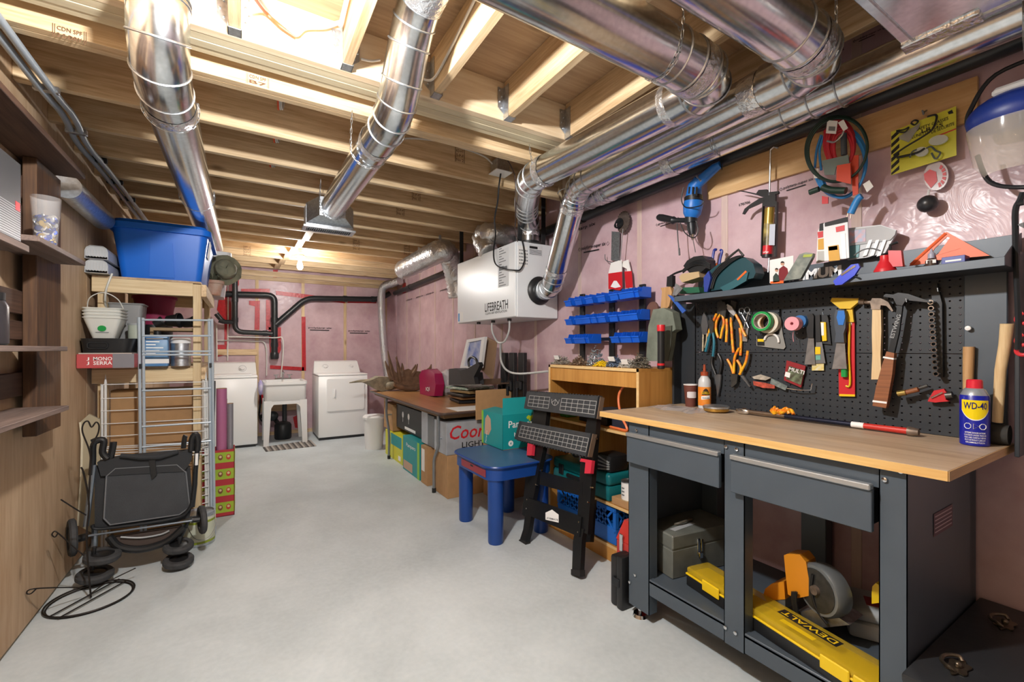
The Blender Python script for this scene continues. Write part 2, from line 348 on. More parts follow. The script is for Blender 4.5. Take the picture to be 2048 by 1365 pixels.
# ---- a plain lighting socket holds each bulb
def bulb(loc, label, lit):
    t = T('light_bulb', label, 'light', loc)
    x, y, z = loc
    B().lathe([(.055, z+.10), (.055, z+.115), (.05, z+.125), (.02, z+.125)], (x, y, 0)).o('socket_base', WPL, t)
    B().lathe([(.022, z+.035), (.024, z+.06), (.03, z+.10)], (x, y, 0), n=16).o('socket', WPL, t)
    B().lathe([(.004, z-.062), (.02, z-.056), (.032, z-.035), (.034, z-.015), (.027, z+.012), (.016, z+.035), (.015, z+.045)], (x, y, 0), n=20).o('globe', lit, t)
GLOW = mat('lit_bulb_glass', 'fff6e6', .3, emit=45.)
bulb((BULB[0], BULB[1], BULB[2]), 'bare lit light bulb glowing under the joists before the laundry wall', GLOW)
# ================================================================= DUCTS, PIPES, WIRING
def gored(pts, rad, n=3):
    """round the corners of a path into n gores; returns path and the gore joints"""
    pts = [Vector(p) for p in pts]; out = [pts[0]]; seams = []
    for i in range(1, len(pts)-1):
        a = (pts[i-1]-pts[i]); c = (pts[i+1]-pts[i]); d = min(rad, a.length*.48, c.length*.48)
        A = pts[i]+a.normalized()*d; Cc = pts[i]+c.normalized()*d
        for k in range(n+1):
            t = k/n; p = A*(1-t)**2 + pts[i]*2*t*(1-t) + Cc*t*t; out.append(p); seams.append((p, len(out)-1))
    out.append(pts[-1]); return out, seams
def ring(b, path, i, r, w=.004, t=.004, n=28):
    p = path[i]; d = (path[min(i+1, len(path)-1)]-path[max(i-1, 0)]).normalized()
    b.tube([p-d*w, p-d*w*.4, p+d*w*.4, p+d*w], [r, r+t, r+t, r], n, cap=False)
def chain_links(b, pts, s=.011):
    pts = spline(pts, 8); L = 0; last = pts[0]; k = 0
    acc = [pts[0]]
    for p in pts[1:]:
        if (p-acc[-1]).length >= s*1.5: acc.append(p)
    for a, c in zip(acc, acc[1:]):
        d = (c-a).normalized(); s1 = d.cross(Vector((.3, .5, .81))).normalized(); s2 = d.cross(s1)
        w = s1 if k % 2 else s2; k += 1; m = (a+c)/2; h = (c-a).length*.62
        b.tube([m-d*h*.7-w*s*.35, m-d*h, m-d*h*.7+w*s*.35, m+d*h*.7+w*s*.35, m+d*h, m+d*h*.7-w*s*.35], .0017, 4, True)
def duct(label, pts, r, foil=(), chains=(), seams_at=(), rad=.16, gores=3, name='round_duct', m=None):
    path, sm = gored(pts, rad, gores)
    t = T(name, label, 'duct', path[-1])
    B().tube(path, r, 32).o('pipe', m or STEEL, t, ang=50)
    for p, i in sm: b = B(); ring(b, path, i, r); b.o('seam', STEELR, t)
    for s in seams_at:
        s = Vector(s); i = min(range(len(path)-1), key=lambda k: (path[k]-s).length + (path[k+1]-s).length - (path[k+1]-path[k]).length)
        d = (path[i+1]-path[i]).normalized(); pp = path[i] + d*max(0, (s-path[i]).dot(d)); b = B(); b.tube([pp-d*.005, pp-d*.002, pp+d*.002, pp+d*.005], [r, r+.004, r+.004, r], 32, cap=False); b.o('seam', STEELR, t)
    for s, w in foil:
        s = Vector(s); i = min(range(len(path)-1), key=lambda k: (path[k]-s).length + (path[k+1]-s).length - (path[k+1]-path[k]).length)
        d = (path[i+1]-path[i]).normalized(); pp = path[i] + d*(s-path[i]).dot(d)
        B().tube([pp-d*w/2, pp-d*w/4, pp+d*w/4, pp+d*w/2], [r+.0015, r+.004, r+.003, r+.0015], 40, cap=False).o('foil_tape', FOIL, t, jit=.0012)
    for c in chains:
        b = B(); chain_links(b, c); b.o('chain', STEELR, t)
    return t
def sling(x, y, z, r, top=ZJ, ax='Y', dx=.0):
    """chain passing under a duct and up to the framing"""
    pts = [(x-r*1.0+dx, y, top)] + [(x-(r+.006)*math.cos(R(a)), y, z-(r+.006)*math.sin(R(a))) for a in range(0, 181, 30)] + [(x+r*1.02, y, z+.05)]
    if ax == 'X': pts = [(y_, -(x_-x)+y, z_) if False else (x, y+(x_-x), z_) for x_, y_, z_ in pts]
    return pts
r1 = .088
d1 = P(343, 200, Z=2.27); d1x = -.25
duct('galvanised round duct rising at the beam and running over the blue tote', [(-.235, 1.885, 2.675), (-.247, 1.895, 2.255), (-.25, 5.2, 2.27)], r1,
     foil=[((-.25, 2.22, 2.265), .07)], chains=[sling(-.25, 2.27, 2.265, r1), sling(-.25, 3.5, 2.27, r1)], seams_at=[(-.24, 1.885, 2.47)], rad=.2)
d2 = P(748, 262, Z=2.27)
e2 = P(668, 405, Z=2.27)
t2 = duct('galvanised round duct with a flared register boot at its end', [(.575, .5, 2.59), (.565, 1.62, 2.585), (.552, 1.85, 2.27), (.535, e2.y+.12, 2.265)], .08,
     foil=[((.566, 1.5, 2.585), .12), ((.535, 2.14, 2.265), .05)], chains=[sling(.535, 2.24, 2.265, .08), sling(.535, 3.25, 2.265, .08)], rad=.13)
# the boot: round collar to a wide box with a louvred face turned down
yb = e2.y + .10; zb = 2.25
B().hexa([(.45, yb, 2.2), (.62, yb, 2.2), (.62, yb, 2.33), (.45, yb, 2.33)], [(.38, yb+.14, 2.17), (.70, yb+.14, 2.17), (.70, yb+.14, 2.31), (.38, yb+.14, 2.31)]).bx(.38, .70, yb+.135, yb+.255, 2.296, 2.3).bx(.38, .384, yb+.135, yb+.255, 2.155, 2.3).bx(.696, .70, yb+.135, yb+.255, 2.155, 2.3).bx(.38, .70, yb+.251, yb+.255, 2.155, 2.3).bx(.38, .70, yb+.135, yb+.139, 2.155, 2.3).o('boot', STEELR, t2)
gr = B().bx(.365, .715, yb+.125, yb+.15, 2.143, 2.156).bx(.365, .715, yb+.24, yb+.265, 2.143, 2.156).bx(.365, .39, yb+.15, yb+.24, 2.143, 2.156).bx(.69, .715, yb+.15, yb+.24, 2.143, 2.156).o('register', STEELR, t2)
for k in range(22):
    x = .395 + k*.0138; B().box((x, yb+.195, 2.140), (.002, .09, .008), rot=Matrix.Rotation(R(30), 4, 'Y')).o('louver', STEELR, gr)
# cross ducts under the near joists
zc = 2.32
duct('wide galvanised duct crossing under the near joists with a chain sling', [(.42, 1.03, 2.31), (1.36, 1.03, 2.31), (1.53, 1.04, 2.30), (1.53, 1.2, 2.30)], .092, foil=[((1.40, 1.03, 2.31), .06)],
     chains=[[(1.22, .93, 2.48), (1.22, .935, 2.32), (1.225, .96, 2.24), (1.23, 1.03, 2.214), (1.23, 1.09, 2.24), (1.23, 1.125, 2.31)]], rad=.12, gores=2)
duct('second galvanised duct crossing towards the right wall beside the plenum', [(.3, .755, 2.31), (1.58, .755, 2.31), (1.75, .765, 2.30), (1.75, .95, 2.30)], .088, foil=[((1.62, .76, 2.31), .05)],
     chains=[[(1.63, .67, 2.46), (1.632, .672, 2.3), (1.635, .70, 2.23), (1.64, .755, 2.215)]], rad=.12, gores=2)
pA = P(1052, 412, Y=2.72); pB = P(1058, 445, Y=3.03)
duct('galvanised duct dropping in a bend onto the top of the white ventilator', [(1.53, 1.16, 2.30), (1.50, 2.24, 2.325), pA, (pB.x, 3.03, 2.31), (pB.x, 3.03, 2.14)], .085, foil=[((1.53, 1.2, 2.30), .08), ((1.503, 2.1, 2.32), .06), ((pB.x, 3.03, 2.24), .05)], rad=.12,
     chains=[[(1.41, 2.12, 2.46), (1.42, 2.1, 2.34), (1.45, 2.1, 2.25), (1.50, 2.1, 2.232), (1.56, 2.1, 2.25), (1.59, 2.1, 2.3)]])
cA = P(1078, 582, Y=2.95); cB = P(1103, 578, Y=2.74)
duct('galvanised duct slanting down into the black collar of the white ventilator', [(1.75, .92, 2.30), (1.765, 2.08, 2.30), (1.85, 2.24, 2.285), cB, (cA.x, 2.935, cA.z)], .078, foil=[((1.752, 1.0, 2.30), .07), (P(1112, 535, Y=2.66), .05), ((1.87, 2.29, 2.22), .05)], rad=.11)
duct('long galvanised duct along the top of the pink wall under the plenum', [(2.03, -2.4, 2.30), (2.0, .9, 2.31), (2.03, 2.2, 2.32), (2.03, 2.53, 2.325), (2.03, 2.535, 2.67)], .078, foil=[((2.015, 1.61, 2.315), .06), ((2.03, 2.15, 2.32), .05)], rad=.1, gores=2,
     chains=[[(1.93, 1.32, 2.44), (1.915, 1.32, 2.33), (1.94, 1.32, 2.25), (2.0, 1.32, 2.233), (2.06, 1.32, 2.27)]])
# duct along the left wall behind the wall shelf
duct('galvanised duct low along the plywood wall behind the blue tote', [(-.765, 3.1, 2.11), (-.765, 3.79, 2.11)], .06, m=STEELR)
# plenum
t = T('duct_plenum', 'wide rectangular sheet metal plenum hung under the near joists', 'duct', (1.5, .1, 2.2))
B().bx(1.05, 1.744, -1.6, .525, 2.2, 2.47, .003).o('casing', STEEL, t)
b = B()
for y in (.5, .25): b.bx(1.05, 1.748, y-.002, y+.002, 2.197, 2.203)
b.bx(1.735, 1.75, -1.6, .53, 2.196, 2.206); b.o('seam', STEELR, t)
B().bx(1.70, 1.758, .36, .53, 2.192, 2.24, .003).o('foil_tape', FOIL, t, jit=.002)
# foil take-off collar at the frame's corner
p = P(2046, 30, X=1.75); tk = T('duct_collar', 'foil wrapped duct collar standing by the long duct', 'duct', (p.x+.05, p.y-.05, p.z-.12))
B().lathe([(.07, p.z-.12), (.075, p.z-.02), (.075, p.z+.16), (.07, p.z+.3)], (p.x+.085, p.y-.06, 0)).o('collar', FOIL, tk, jit=.002)
B().lathe([(.068, p.z-.2), (.07, p.z-.12)], (p.x+.085, p.y-.06, 0)).o('crimped_end', STEELR, tk)
# black drain pipe on the right wall
def pipe(label, pts, r, m=ABS, rad=.09, couplings=(), name='drain_pipe', cat='pipe', n=16, gores=4):
    path, sm = gored(pts, rad, gores); t = T(name, label, cat, path[-1])
    B().tube(path, r, n).o('pipe', m, t, ang=50)
    for s, d in couplings:
        s = Vector(s); d = Vector(d).normalized(); B().cyl(s-d*.03, s+d*.03, r*1.16, n=n).o('coupling', m, t)
    return t
pa, pb = P(780, 591, X=2.2), P(2046, 75, X=2.2)
z_at = lambda y: pb.z + (pa.z-pb.z)*(y-pb.y)/(pa.y-pb.y)
pipe('black drain pipe sloping along the top of the pink right wall', [(2.2, 7.4, z_at(7.4)), (2.2, -1.5, z_at(-1.5))], .038, couplings=[((2.2, 6.6, z_at(6.6)), (0, 1, 0)), ((2.2, 5.2, z_at(5.2)), (0, 1, 0)), ((2.2, 2.6, z_at(2.6)), (0, 1, 0))])
Yp = YB-.075
G = lambda u, v, y=Yp: P(u, v, Y=y)
dl_ = pipe('black drain line turning down to a capped end above the laundry tub', [G(436, 588), G(549, 591), G(549, 712)], .043, rad=.1, couplings=[(G(549, 640), (0, 0, 1)), (G(549, 690), (0, 0, 1)), (G(470, 589), (1, 0, 0))])
B().lathe([(.001, -.05), (.05, -.05), (.058, -.03), (.058, .03), (.05, .05), (.001, .05)], G(549, 712), n=18).o('cleanout_cap', ABS, dl_)
pipe('black drain line climbing diagonally and running across the back wall', [G(551, 650, Yp-.005), G(612, 597), G(758, 599), (2.12, Yp, 2.225)], .043, rad=.12, couplings=[(G(690, 598), (1, 0, 0)), (G(746, 599), (1, 0, 0))])
pipe('black vent pipe looping down left of the drain line', [G(470, 556, Yp-.085), G(470, 664, Yp-.085), G(545, 668, Yp-.085)], .035, rad=.1, couplings=[(G(470, 600, Yp-.085), (0, 0, 1)), (G(470, 640, Yp-.085), (0, 0, 1)), (G(530, 667, Yp-.085), (1, 0, 0))])
pipe('short black trap arm coming from behind the lumber shelf', [G(432, 628, Yp-.085), G(446, 644, Yp-.085), G(468, 645, Yp-.085)], .03, rad=.03, couplings=[(G(443, 642, Yp-.085), (1, 0, -.3))])
PEX = mat('pex_white', 'e2e2de', .4)
for i, (lab, pts) in enumerate((('white supply tube running down beside the vent pipe', [(456, 555), (456, 640), (455, 722)]), ('white supply tube bending down to the tub faucet', [(435, 681), (505, 683), (531, 690), (533, 752)]), ('white supply tube arching from the drain to the faucet', [(456, 674), (545, 676), (566, 682), (562, 755)]), ('white supply tube at the washer taps', [(433, 650), (434, 722)]))):
    B().tube(spline([G(u, v, YB-(.02 if i == 0 else .13 if i == 2 else .034)) for u, v in pts], 6), .009, 8).o('supply_tube', PEX, label=lab, cat='pipe')
# nailing board behind the washer taps
B().bx(P(432, 700, Y=YB).x, P(514, 700, Y=YB).x, YB-.022, YB-.009, P(440, 711, Y=YB).z, P(440, 699, Y=YB).z, .002).o('trim_1', JW, kind=S)
B().bx(P(520, 820, Y=YB).x, P(600, 820, Y=YB).x, YB-.024, YB-.011, P(520, 825, Y=YB).z, P(520, 808, Y=YB).z, .002).o('trim_2', JW, kind=S)
# dryer vent: corrugated flexible duct
def corrugated(label, pts, r, m, pitch=.02, amp=.012, name='flexible_duct', jit=0.):
    path = spline(pts, 14); L = [0]
    for a, c in zip(path, path[1:]): L.append(L[-1]+(c-a).length)
    n = max(8, int(L[-1]/pitch*2)); out = []
    for k in range(n+1):
        s = L[-1]*k/n; i = max(j for j in range(len(L)) if L[j] <= s+1e-9); i = min(i, len(path)-2)
        out.append(path[i].lerp(path[i+1], (s-L[i])/max(1e-9, L[i+1]-L[i])))
    return B().tube(out, [r+(amp/2 if k % 2 else -amp/2) for k in range(n+1)], 20).o(name, m, label=label, cat='duct', ang=80, jit=jit)
corrugated('silver corrugated dryer hose running up beside the right wall corner', [P(776, 760, Y=7.30), P(768, 700, Y=7.30), P(763, 620, Y=7.30), P(765, 578, Y=7.29), P(784, 567, Y=7.17), P(800, 562, Y=7.0)], .062, FOIL)
FOILB = mat('crinkled_foil', 'e9ebec', .3, .85, bump=1., bs=30)
fd_ = corrugated('fat crinkled foil duct sloping under the joists and bending down behind the ventilator', [P(806, 541, X=1.74), P(830, 528, X=1.74), P(858, 513, X=1.74), P(880, 503, X=1.75), P(894, 506, X=1.85), P(905, 530, X=1.96), P(912, 562, X=2.04), P(917, 595, X=2.08)], .112, FOILB, .05, .012, jit=.004)
for u_ in (838, 880): p = P(u_, 515, X=1.74); B().bx(p.x-.012, p.x+.012, p.y-.002, p.y+.002, p.z+.06, ZJ+.02).o('hanging_strap', STEELR, fd_)
corrugated('crinkled foil elbow sitting on top of the white ventilator', [P(978, 505, X=1.9), P(968, 488, X=1.88), P(964, 474, X=1.88), P(978, 466, X=1.9), P(1004, 470, X=2.02), P(1018, 472, X=2.12)], .09, FOILB, .05, .012, jit=.004)
# ---- the white ventilator (HRV)
c0 = P(1032, 634, Y=2.95); hx, hy0, hy1, hz0, hz1 = c0.x, 2.95, P(915, 640, X=c0.x).y, c0.z, P(1032, 481, Y=2.95).z
HW = mat('white_painted_cabinet', 'dfe3e6', .3)
hv = T('air_exchanger', 'white wall hung air exchanger cabinet with black lettering', 'air exchanger', (hx+.2, 3.4, hz0))
B().bx(hx+.012, XR-.012, hy0, hy1, hz0, hz1, .004).o('cabinet', HW, hv)
fp = B().bx(hx, hx+.012, hy0+.012, hy1, hz0+.004, hz1-.004, .004).o('front_door', HW, hv)
MF = fr((hx-.0005, hy1, hz0), (0, -1, 0), (0, 0, 1)); Lh = hy1-hy0
text('LIFEBREATH', MF @ Matrix.Translation((Lh*.53, .075, 0)), Lh*.36, .075, INK, hv); text('CLEAN AIR VENTILATION', MF @ Matrix.Translation((Lh*.535, .048, 0)), Lh*.34, .02, INK, hv)
B(MF).bx(.02, .05, .02, .10, 0, .0006).o('energy_label', mat('label_blue', '3c8fd0', .5), hv); B(MF).bx(.055, .13, .02, .11, 0, .0006).o('paper_label', PAPER, hv)
lb = B(MF).bx(Lh*.745, Lh*.9, .26, hz1-hz0-.03, 0, .0008).o('paper_label', mat('label_pale', 'd6d9dc', .6), hv)
b = B(MF)
for k in range(15): b.bx(Lh*.76, Lh*(.86-.03*(k % 3)), .27+k*.022, .277+k*.022, .0008, .0012)
b.bx(Lh*.76, Lh*.88, .4, .425, .0008, .0013); b.o('print', mat('grey_ink', '6d7175', .6), lb)
ME = fr((hx, hy0-.0005, hz0), (1, 0, 0), (0, 0, 1)); We = XR-.012-hx
lb = B(ME).bx(We*.05, We*.26, .40, .565, 0, .0008).o('paper_label', PAPER, hv)
b = B(ME)
for i in range(6):
    for j in range(5): b.bx(We*.07+i*.014, We*.07+i*.014+.008+.003*((i*j) % 2), .42+j*.026, .432+j*.026, .0008, .0012)
b.o('print', mat('grey_ink', '6d7175', .6), lb)
lb = B(ME).bx(We*.3, We*.62, .50, .585, 0, .0008).o('paper_label', mat('label_pale', 'd6d9dc', .6), hv)
b = B(ME).bx(We*.31, We*.5, .555, .575, .0008, .0012)
for k in range(4): b.bx(We*.31, We*.6, .51+k*.011, .514+k*.011, .0008, .0012)
b.o('print', INK, lb)
B(fr((cA.x, hy0, cA.z), (1, 0, 0), (0, 0, 1))).lathe([(.085, 0), (.112, 0), (.115, .012), (.1, .03), (.082, .035)], n=32).o('collar', BLK, hv)
B(fr((pB.x, 3.03, hz1), (1, 0, 0), (0, 1, 0))).lathe([(.1, 0), (.1, .02), (.088, .02)], n=32).o('collar', BLK, hv)
for k in (0, 1, 2): B().cyl((hx+.06, hy0+.2+k*.28, hz0), (hx+.06, hy0+.2+k*.28, hz0-.02), .018, n=12).o('foot', BLK, hv)
BLKC = mat('black_cable', '17181a', .45)
corr = [P(u, v, X=hx+.0) for u, v in ((1006, 640), (1008, 665), (1000, 684), (1012, 690))]
HOSE = mat('clear_drain_hose', 'b9bcbc', .25, var=.1)
y1 = P(1001, 680, X=hx+.06)
B().tube(spline([P(984, 641, X=hx+.06), P(984, 662, X=hx+.06), P(993, 682, X=hx+.06), P(1001, 686, X=hx+.06), P(1010, 682, X=hx+.06), P(1018, 662, X=hx+.06), P(1019, 640, X=hx+.06)], 6), .008, 8).o('hose_loop', HOSE, hv)
B().tube(spline([P(1001, 686, X=hx+.06), P(1001, 705, X=hx+.1), P(1003, 725, X=hx+.12), P(1015, 742, X=hx+.12), P(1040, 748, X=hx+.13), P(1097, 743, X=hx+.16)], 8), .009, 8).o('drain_hose', HOSE, label='clear drain hose looping from the ventilator to the pine bookcase', cat='hose')
STRP = mat('black_strap', '1d1e20', .6)
for lab, u, y in (('black hanging strap at the far end of the ventilator', 923, hy1-.02), ('black hanging strap at the near end of the ventilator', 1040, hy0+.05), ('black hanging strap behind the slanting duct', 1112, hy0+.04)):
    x = min(P(u, 450, Y=y).x, 2.13); B().bx(x-.02, x+.02, y-.004, y+.004, hz1, 2.56, .001).o('hanging_strap', STRP, label=lab, cat='strap')
# junction box with receptacle, feed cable and power cord
yj = 2.72; bx_ = P(1000, 338, Y=yj-.05)
t = T('receptacle_box', 'steel receptacle box on a joist with white cover plate', 'outlet', (bx_.x, yj-.05, bx_.z-.04))
B().bx(bx_.x-.05, bx_.x+.05, yj-.1, yj, bx_.z-.03, bx_.z+.055, .004).o('box', STEELR, t)
b = B()
for dx in (-.02, .02): b.cyl((bx_.x+dx, yj-.101, bx_.z+.03), (bx_.x+dx, yj-.098, bx_.z+.03), .01, n=10)
b.o('knockout', STEELR, t)
B().bx(bx_.x-.065, bx_.x+.065, yj-.115, yj+.0, bx_.z-.037, bx_.z-.03, .002).o('cover_plate', WPL, t)
B().tube(spline([P(789, 243, Y=yj-.02), P(789, 268, Y=yj-.02), P(797, 277, Y=yj-.012), P(830, 277, Y=yj-.012), P(880, 283, Y=yj-.012), P(930, 298, Y=yj-.012), P(968, 313, Y=yj-.012), P(985, 328, Y=yj-.03)], 6), .006, 8, sy=.7).o('electrical_cable', mat('cable_jacket', 'cfcdc9', .5), label='white cable stapled across a joist to the receptacle box', cat='cable')
B().tube(spline([(bx_.x, yj-.06, bx_.z-.037), P(998, 372, Y=yj-.06), P(995, 405, Y=yj-.02), P(989, 440, Y=yj+.1), P(991, 470, X=hx-.02), P(987, 505, X=hx-.015), P(991, 528, X=hx-.015), P(1008, 538, X=hx-.015), P(1030, 541, X=hx-.015), (hx+.03, hy0-.02, P(1042, 536, X=hx).z), (hx+.07, hy0-.015, P(1046, 515, X=hx).z), (hx+.065, hy0-.012, P(1046, 490, X=hx).z), (hx+.05, hy0-.012, hz1)], 8), .006, 8).o('power_cord', BLKC, label='black power cord looping from the receptacle down the ventilator', cat='cord')
B().tube(spline([P(1003, 296, Y=2.55), P(1012, 315, Y=2.55), P(1029, 350, Y=2.56), P(1031, 400, Y=2.60), P(1031, 440, Y=2.75), (hx-.02, hy0-.02, hz1+.06), (hx+.012, hy0-.005, hz1-.01)], 6), .004, 6).o('control_wire', mat('brown_wire', '3c2620', .5), label='thin dark control wire dropping past the ventilator strap', cat='cable')
# cables along the beam and through the joists
NMW = mat('cable_jacket', 'cfcdc9', .5); NMO = mat('orange_cable', 'd8562c', .5)
yb_ = 1.985
def cable(lab, pts, m, r=.005): B().tube(spline(pts, 6), r, 6).o('electrical_cable', m, label=lab, cat='cable')
for k in range(2): cable(('white cable sagging along the beam face to the third joist', 'second white cable bunched along the beam face')[k], [P(512+5*k, -10, Y=yb_-.2), P(536+4*k, 22, Y=yb_-.02), P(565+3*k, 48, Y=yb_-.012), P(592, 71-3*k, Y=yb_-.01), P(612, 58-3*k, Y=yb_-.01), P(650, 56-4*k, Y=yb_-.012), P(680, 47-4*k, Y=yb_-.02), (.345-.008*k, 1.90, 2.60), (.348-.008*k, 1.80, 2.63), (.35-.008*k, 1.6, 2.66)], NMW)
cable('orange cable tied beside the white ones on the beam face', [P(505, -10, Y=yb_-.2), P(530, 24, Y=yb_-.02), P(560, 52, Y=yb_-.012), P(590, 73, Y=yb_-.008)], NMO, .006)
cable('white cable hugging the joist right of the flared duct', [P(818, 147, Y=yb_-.01), P(838, 154, Y=yb_-.01), (.752, 1.93, 2.53), (.757, 1.75, 2.56), (.757, 1.58, 2.60), (.757, 1.35, 2.65)], NMW, .006)
cable('white cable passing behind the upright duct', [P(722, 118, Y=yb_-.01), P(742, 122, Y=yb_-.01), P(760, 120, Y=yb_-.01)], NMW)
for k, (u, v0, v1) in enumerate(((561, 187, 219), (553, 266, 285), (545, 320, 334))):
    y = (2.70, 3.1, 3.5)[k]
    for j, m in enumerate((NMO, NMW, NMW)): cable('%s cable loop hanging between joists, %s' % (('orange', 'white', 'grey-white')[j], ('next to the beam', 'one bay behind the beam', 'two bays behind the beam')[k]), [P(u-5+4*j, v0-6, Y=y-.1), P(u-5+3*j, (v0+v1)/2, Y=y-.06), P(u-4+4*j, v1, Y=y-.03), P(u+1+4*j, v0+2, Y=y+.0)], m, .0045)
for k, (u, v0, v1) in enumerate(((777, 246, 263), (790, 310, 328), (793, 362, 372), (784, 401, 408))):
    y = 2.72+.405*k; a = P(u, v1, Y=y-.03); B().cyl((a.x, y-.001, a.z+.015), (a.x, y-.11, a.z+.03), .008, n=10).o('tube_stub', mat('pex_grey', 'aeb0ae', .4), label='grey plastic tube end poking out of the %s joist behind the beam' % ('first', 'second', 'third', 'fourth')[k], cat='pipe')
# grey conduits with straps, upper left
COND = mat('grey_pvc_conduit', '9ba4ac', .4)
for k, x in enumerate((-.755, -.715)):
    pts = [(x, -.5, 2.42), (x, 2.45, 2.42), (x+.01, 2.95, 2.42), (x-.01, 3.3, 2.40), (x, 4.0, 2.40), (x, 7.3, 2.40)]
    t = T('grey_conduit', ('grey conduit strapped under the joists next to the plywood wall', 'grey conduit strapped under the joists one pipe out from the plywood')[k], 'conduit', (x, 3, 2.4), 'grey conduits under the joists')
    B().tube(spline(pts, 6), .014, 12).o('pipe', COND, t)
    for y in (2.72, 3.13, 3.53, 3.94, 4.34): B().box((x, y, 2.425 if y < 3 else 2.41), (.045, .025, .03), .003).o('strap', STEELR if y < 3.3 else BLKM, t)
# ================================================================= WORKBENCH
def cr(u0, v0, s): return lambda *pts: [(u0+x*s, v0+y*s) for x, y in pts]
c7 = cr(1360, 580, 360/1890); c8 = cr(1640, 560, 408/1638); c5 = cr(1300, 380, 400/1820); c6 = cr(1640, 380, 408/1740)
cw = cr(1380, 200, 400/1706); ch = cr(1740, 100, 308/1314); cb = cr(1080, 380, 340/1289)
BENCH = mat('slate_powder_coat', '4b555f', .42, .1, var=.05, vs=8)
PEG = mat('pegboard_black', '2d3238', .5, .1)
def worktop_mat():
    m, n, L, b = _nodes('worktop_bamboo'); b.inputs['Roughness'].default_value = .5
    tc = n.new('ShaderNodeTexCoord'); mp = n.new('ShaderNodeMapping'); mp.inputs['Scale'].default_value = (1, .1, 1); L.new(tc.outputs['Object'], mp.inputs[0])
    n1 = n.new('ShaderNodeTexNoise'); n1.inputs['Scale'].default_value = 30; n1.inputs['Detail'].default_value = 6; L.new(mp.outputs[0], n1.inputs[0])
    r = n.new('ShaderNodeValToRGB'); e = r.color_ramp.elements; e[0].position = .3; e[1].position = .7; e[0].color = (*srgb('a68d73'), 1); e[1].color = (*srgb('c2ab8e'), 1); L.new(n1.outputs[0], r.inputs[0])
    n2 = n.new('ShaderNodeTexNoise'); n2.inputs['Scale'].default_value = 3; n2.inputs['Detail'].default_value = 7; L.new(tc.outputs['Object'], n2.inputs[0])
    r2 = n.new('ShaderNodeValToRGB'); e = r2.color_ramp.elements; e[0].position = .45; e[1].position = .7; e[0].color = (0, 0, 0, 1); e[1].color = (.55, .55, .55, 1); L.new(n2.outputs[0], r2.inputs[0])
    mx = n.new('ShaderNodeMix'); mx.data_type = 'RGBA'; L.new(r2.outputs[0], mx.inputs[0]); L.new(r.outputs[0], mx.inputs[6]); mx.inputs[7].default_value = (*srgb('bdb3a6'), 1); L.new(mx.outputs[2], b.inputs['Base Color']); return m
WTOP = worktop_mat(); EDGE = wood('bamboo_edge', 'c99a58', 'dcb877', 1, 9, knots=False, rnd=.05)
ZW = .96; XF = 1.6
wbn = T('workbench', 'dark slate workbench with bamboo top, two drawers and pegboard back', 'workbench', (1.9, 1.0, 0))
B().bx(1.577, XR-.02, .392, 1.71, ZW-.027, ZW, .0015).o('worktop', WTOP, wbn)
B().bx(1.5745, 1.577, .392, 1.71, ZW-.0265, ZW-.0005).o('edge_band', EDGE, wbn); B().bx(1.577, XR-.03, .389, .392, ZW-.0265, ZW-.0005).o('edge_band', wood('bamboo_end', 'a98555', 'c3a070', 0, 9, knots=False, rnd=.05), wbn)
def leg(y0, y1, x0=XF, x1=None, z0=.05):
    b = B().bx(x0, x0+.003, y0, y1, z0, ZW-.03); b.bx(x0, x0+.055, y0, y0+.003, z0, ZW-.03); b.bx(x0, x0+.055, y1-.003, y1, z0, ZW-.03); b.o('leg', BENCH, wbn)
leg(1.409, 1.535); leg(.955, 1.037, z0=.14); leg(.481, .547)
for y0, y1 in ((1.44, 1.535), (.481, .56)): B().bx(XR-.1, XR-.03, y0, y1, .05, ZW-.03, .002).o('rear_leg', BENCH, wbn)
B().bx(XR-.09, XR-.03, .93, 1.03, .2, ZW-.03, .002).o('rear_leg', BENCH, wbn)
B().bx(XF+.05, XR-.04, .481, .485, .22, ZW-.03).o('side_panel', BENCH, wbn); B().bx(XF+.05, XR-.1, 1.531, 1.535, .2, ZW-.03).o('side_panel', BENCH, wbn)
B().bx(XF+.002, XF+.03, .485, 1.41, .142, .217, .002).o('front_rail', BENCH, wbn); B().bx(XF+.002, XR-.04, .485, 1.53, .200, .212, .002).o('lower_shelf', BENCH, wbn)
B().bx(XF+.004, XF+.02, .485, 1.53, .87, ZW-.028, .001).o('apron', BENCH, wbn)
B().bx(XR-.05, XR-.03, .5, 1.53, .86, ZW-.028).o('rear_rail', BENCH, wbn)
b = B().cyl((1.63, 1.49, 0), (1.63, 1.49, .014), .036, .03, 24); b.cyl((1.63, 1.49, .014), (1.63, 1.49, .06), .009, n=10); b.o('levelling_foot', CHROME, wbn)
for y in (1.49, .52):
    for x in (1.66, XR-.07):
        if (x, y) != (1.66, 1.49): B().cyl((x, y, 0), (x, y, .05), .02, n=12).o('levelling_foot', RUB, wbn)
ALU = mat('brushed_aluminium', 'cfd2d4', .35, .85)
for y0, y1, nm in ((1.039, 1.519, 'left'), (.554, .992, 'right')):
    dr = B().bx(XF-.03, XF-.012, y0, y1, .742, .868, .002).o('drawer_front', BENCH, wbn)
    B().bx(XF-.04, XF-.012, y0+.001, y1-.001, .866, .884, .003).o('handle', ALU, dr)
    b = B().bx(XF-.012, XF+.45, y0+.006, y0+.010, .76, .86); b.bx(XF-.012, XF+.45, y1-.010, y1-.006, .76, .86); b.bx(XF-.012, XF+.45, y0+.01, y1-.01, .76, .764); b.o('drawer_box', BLKM, wbn)
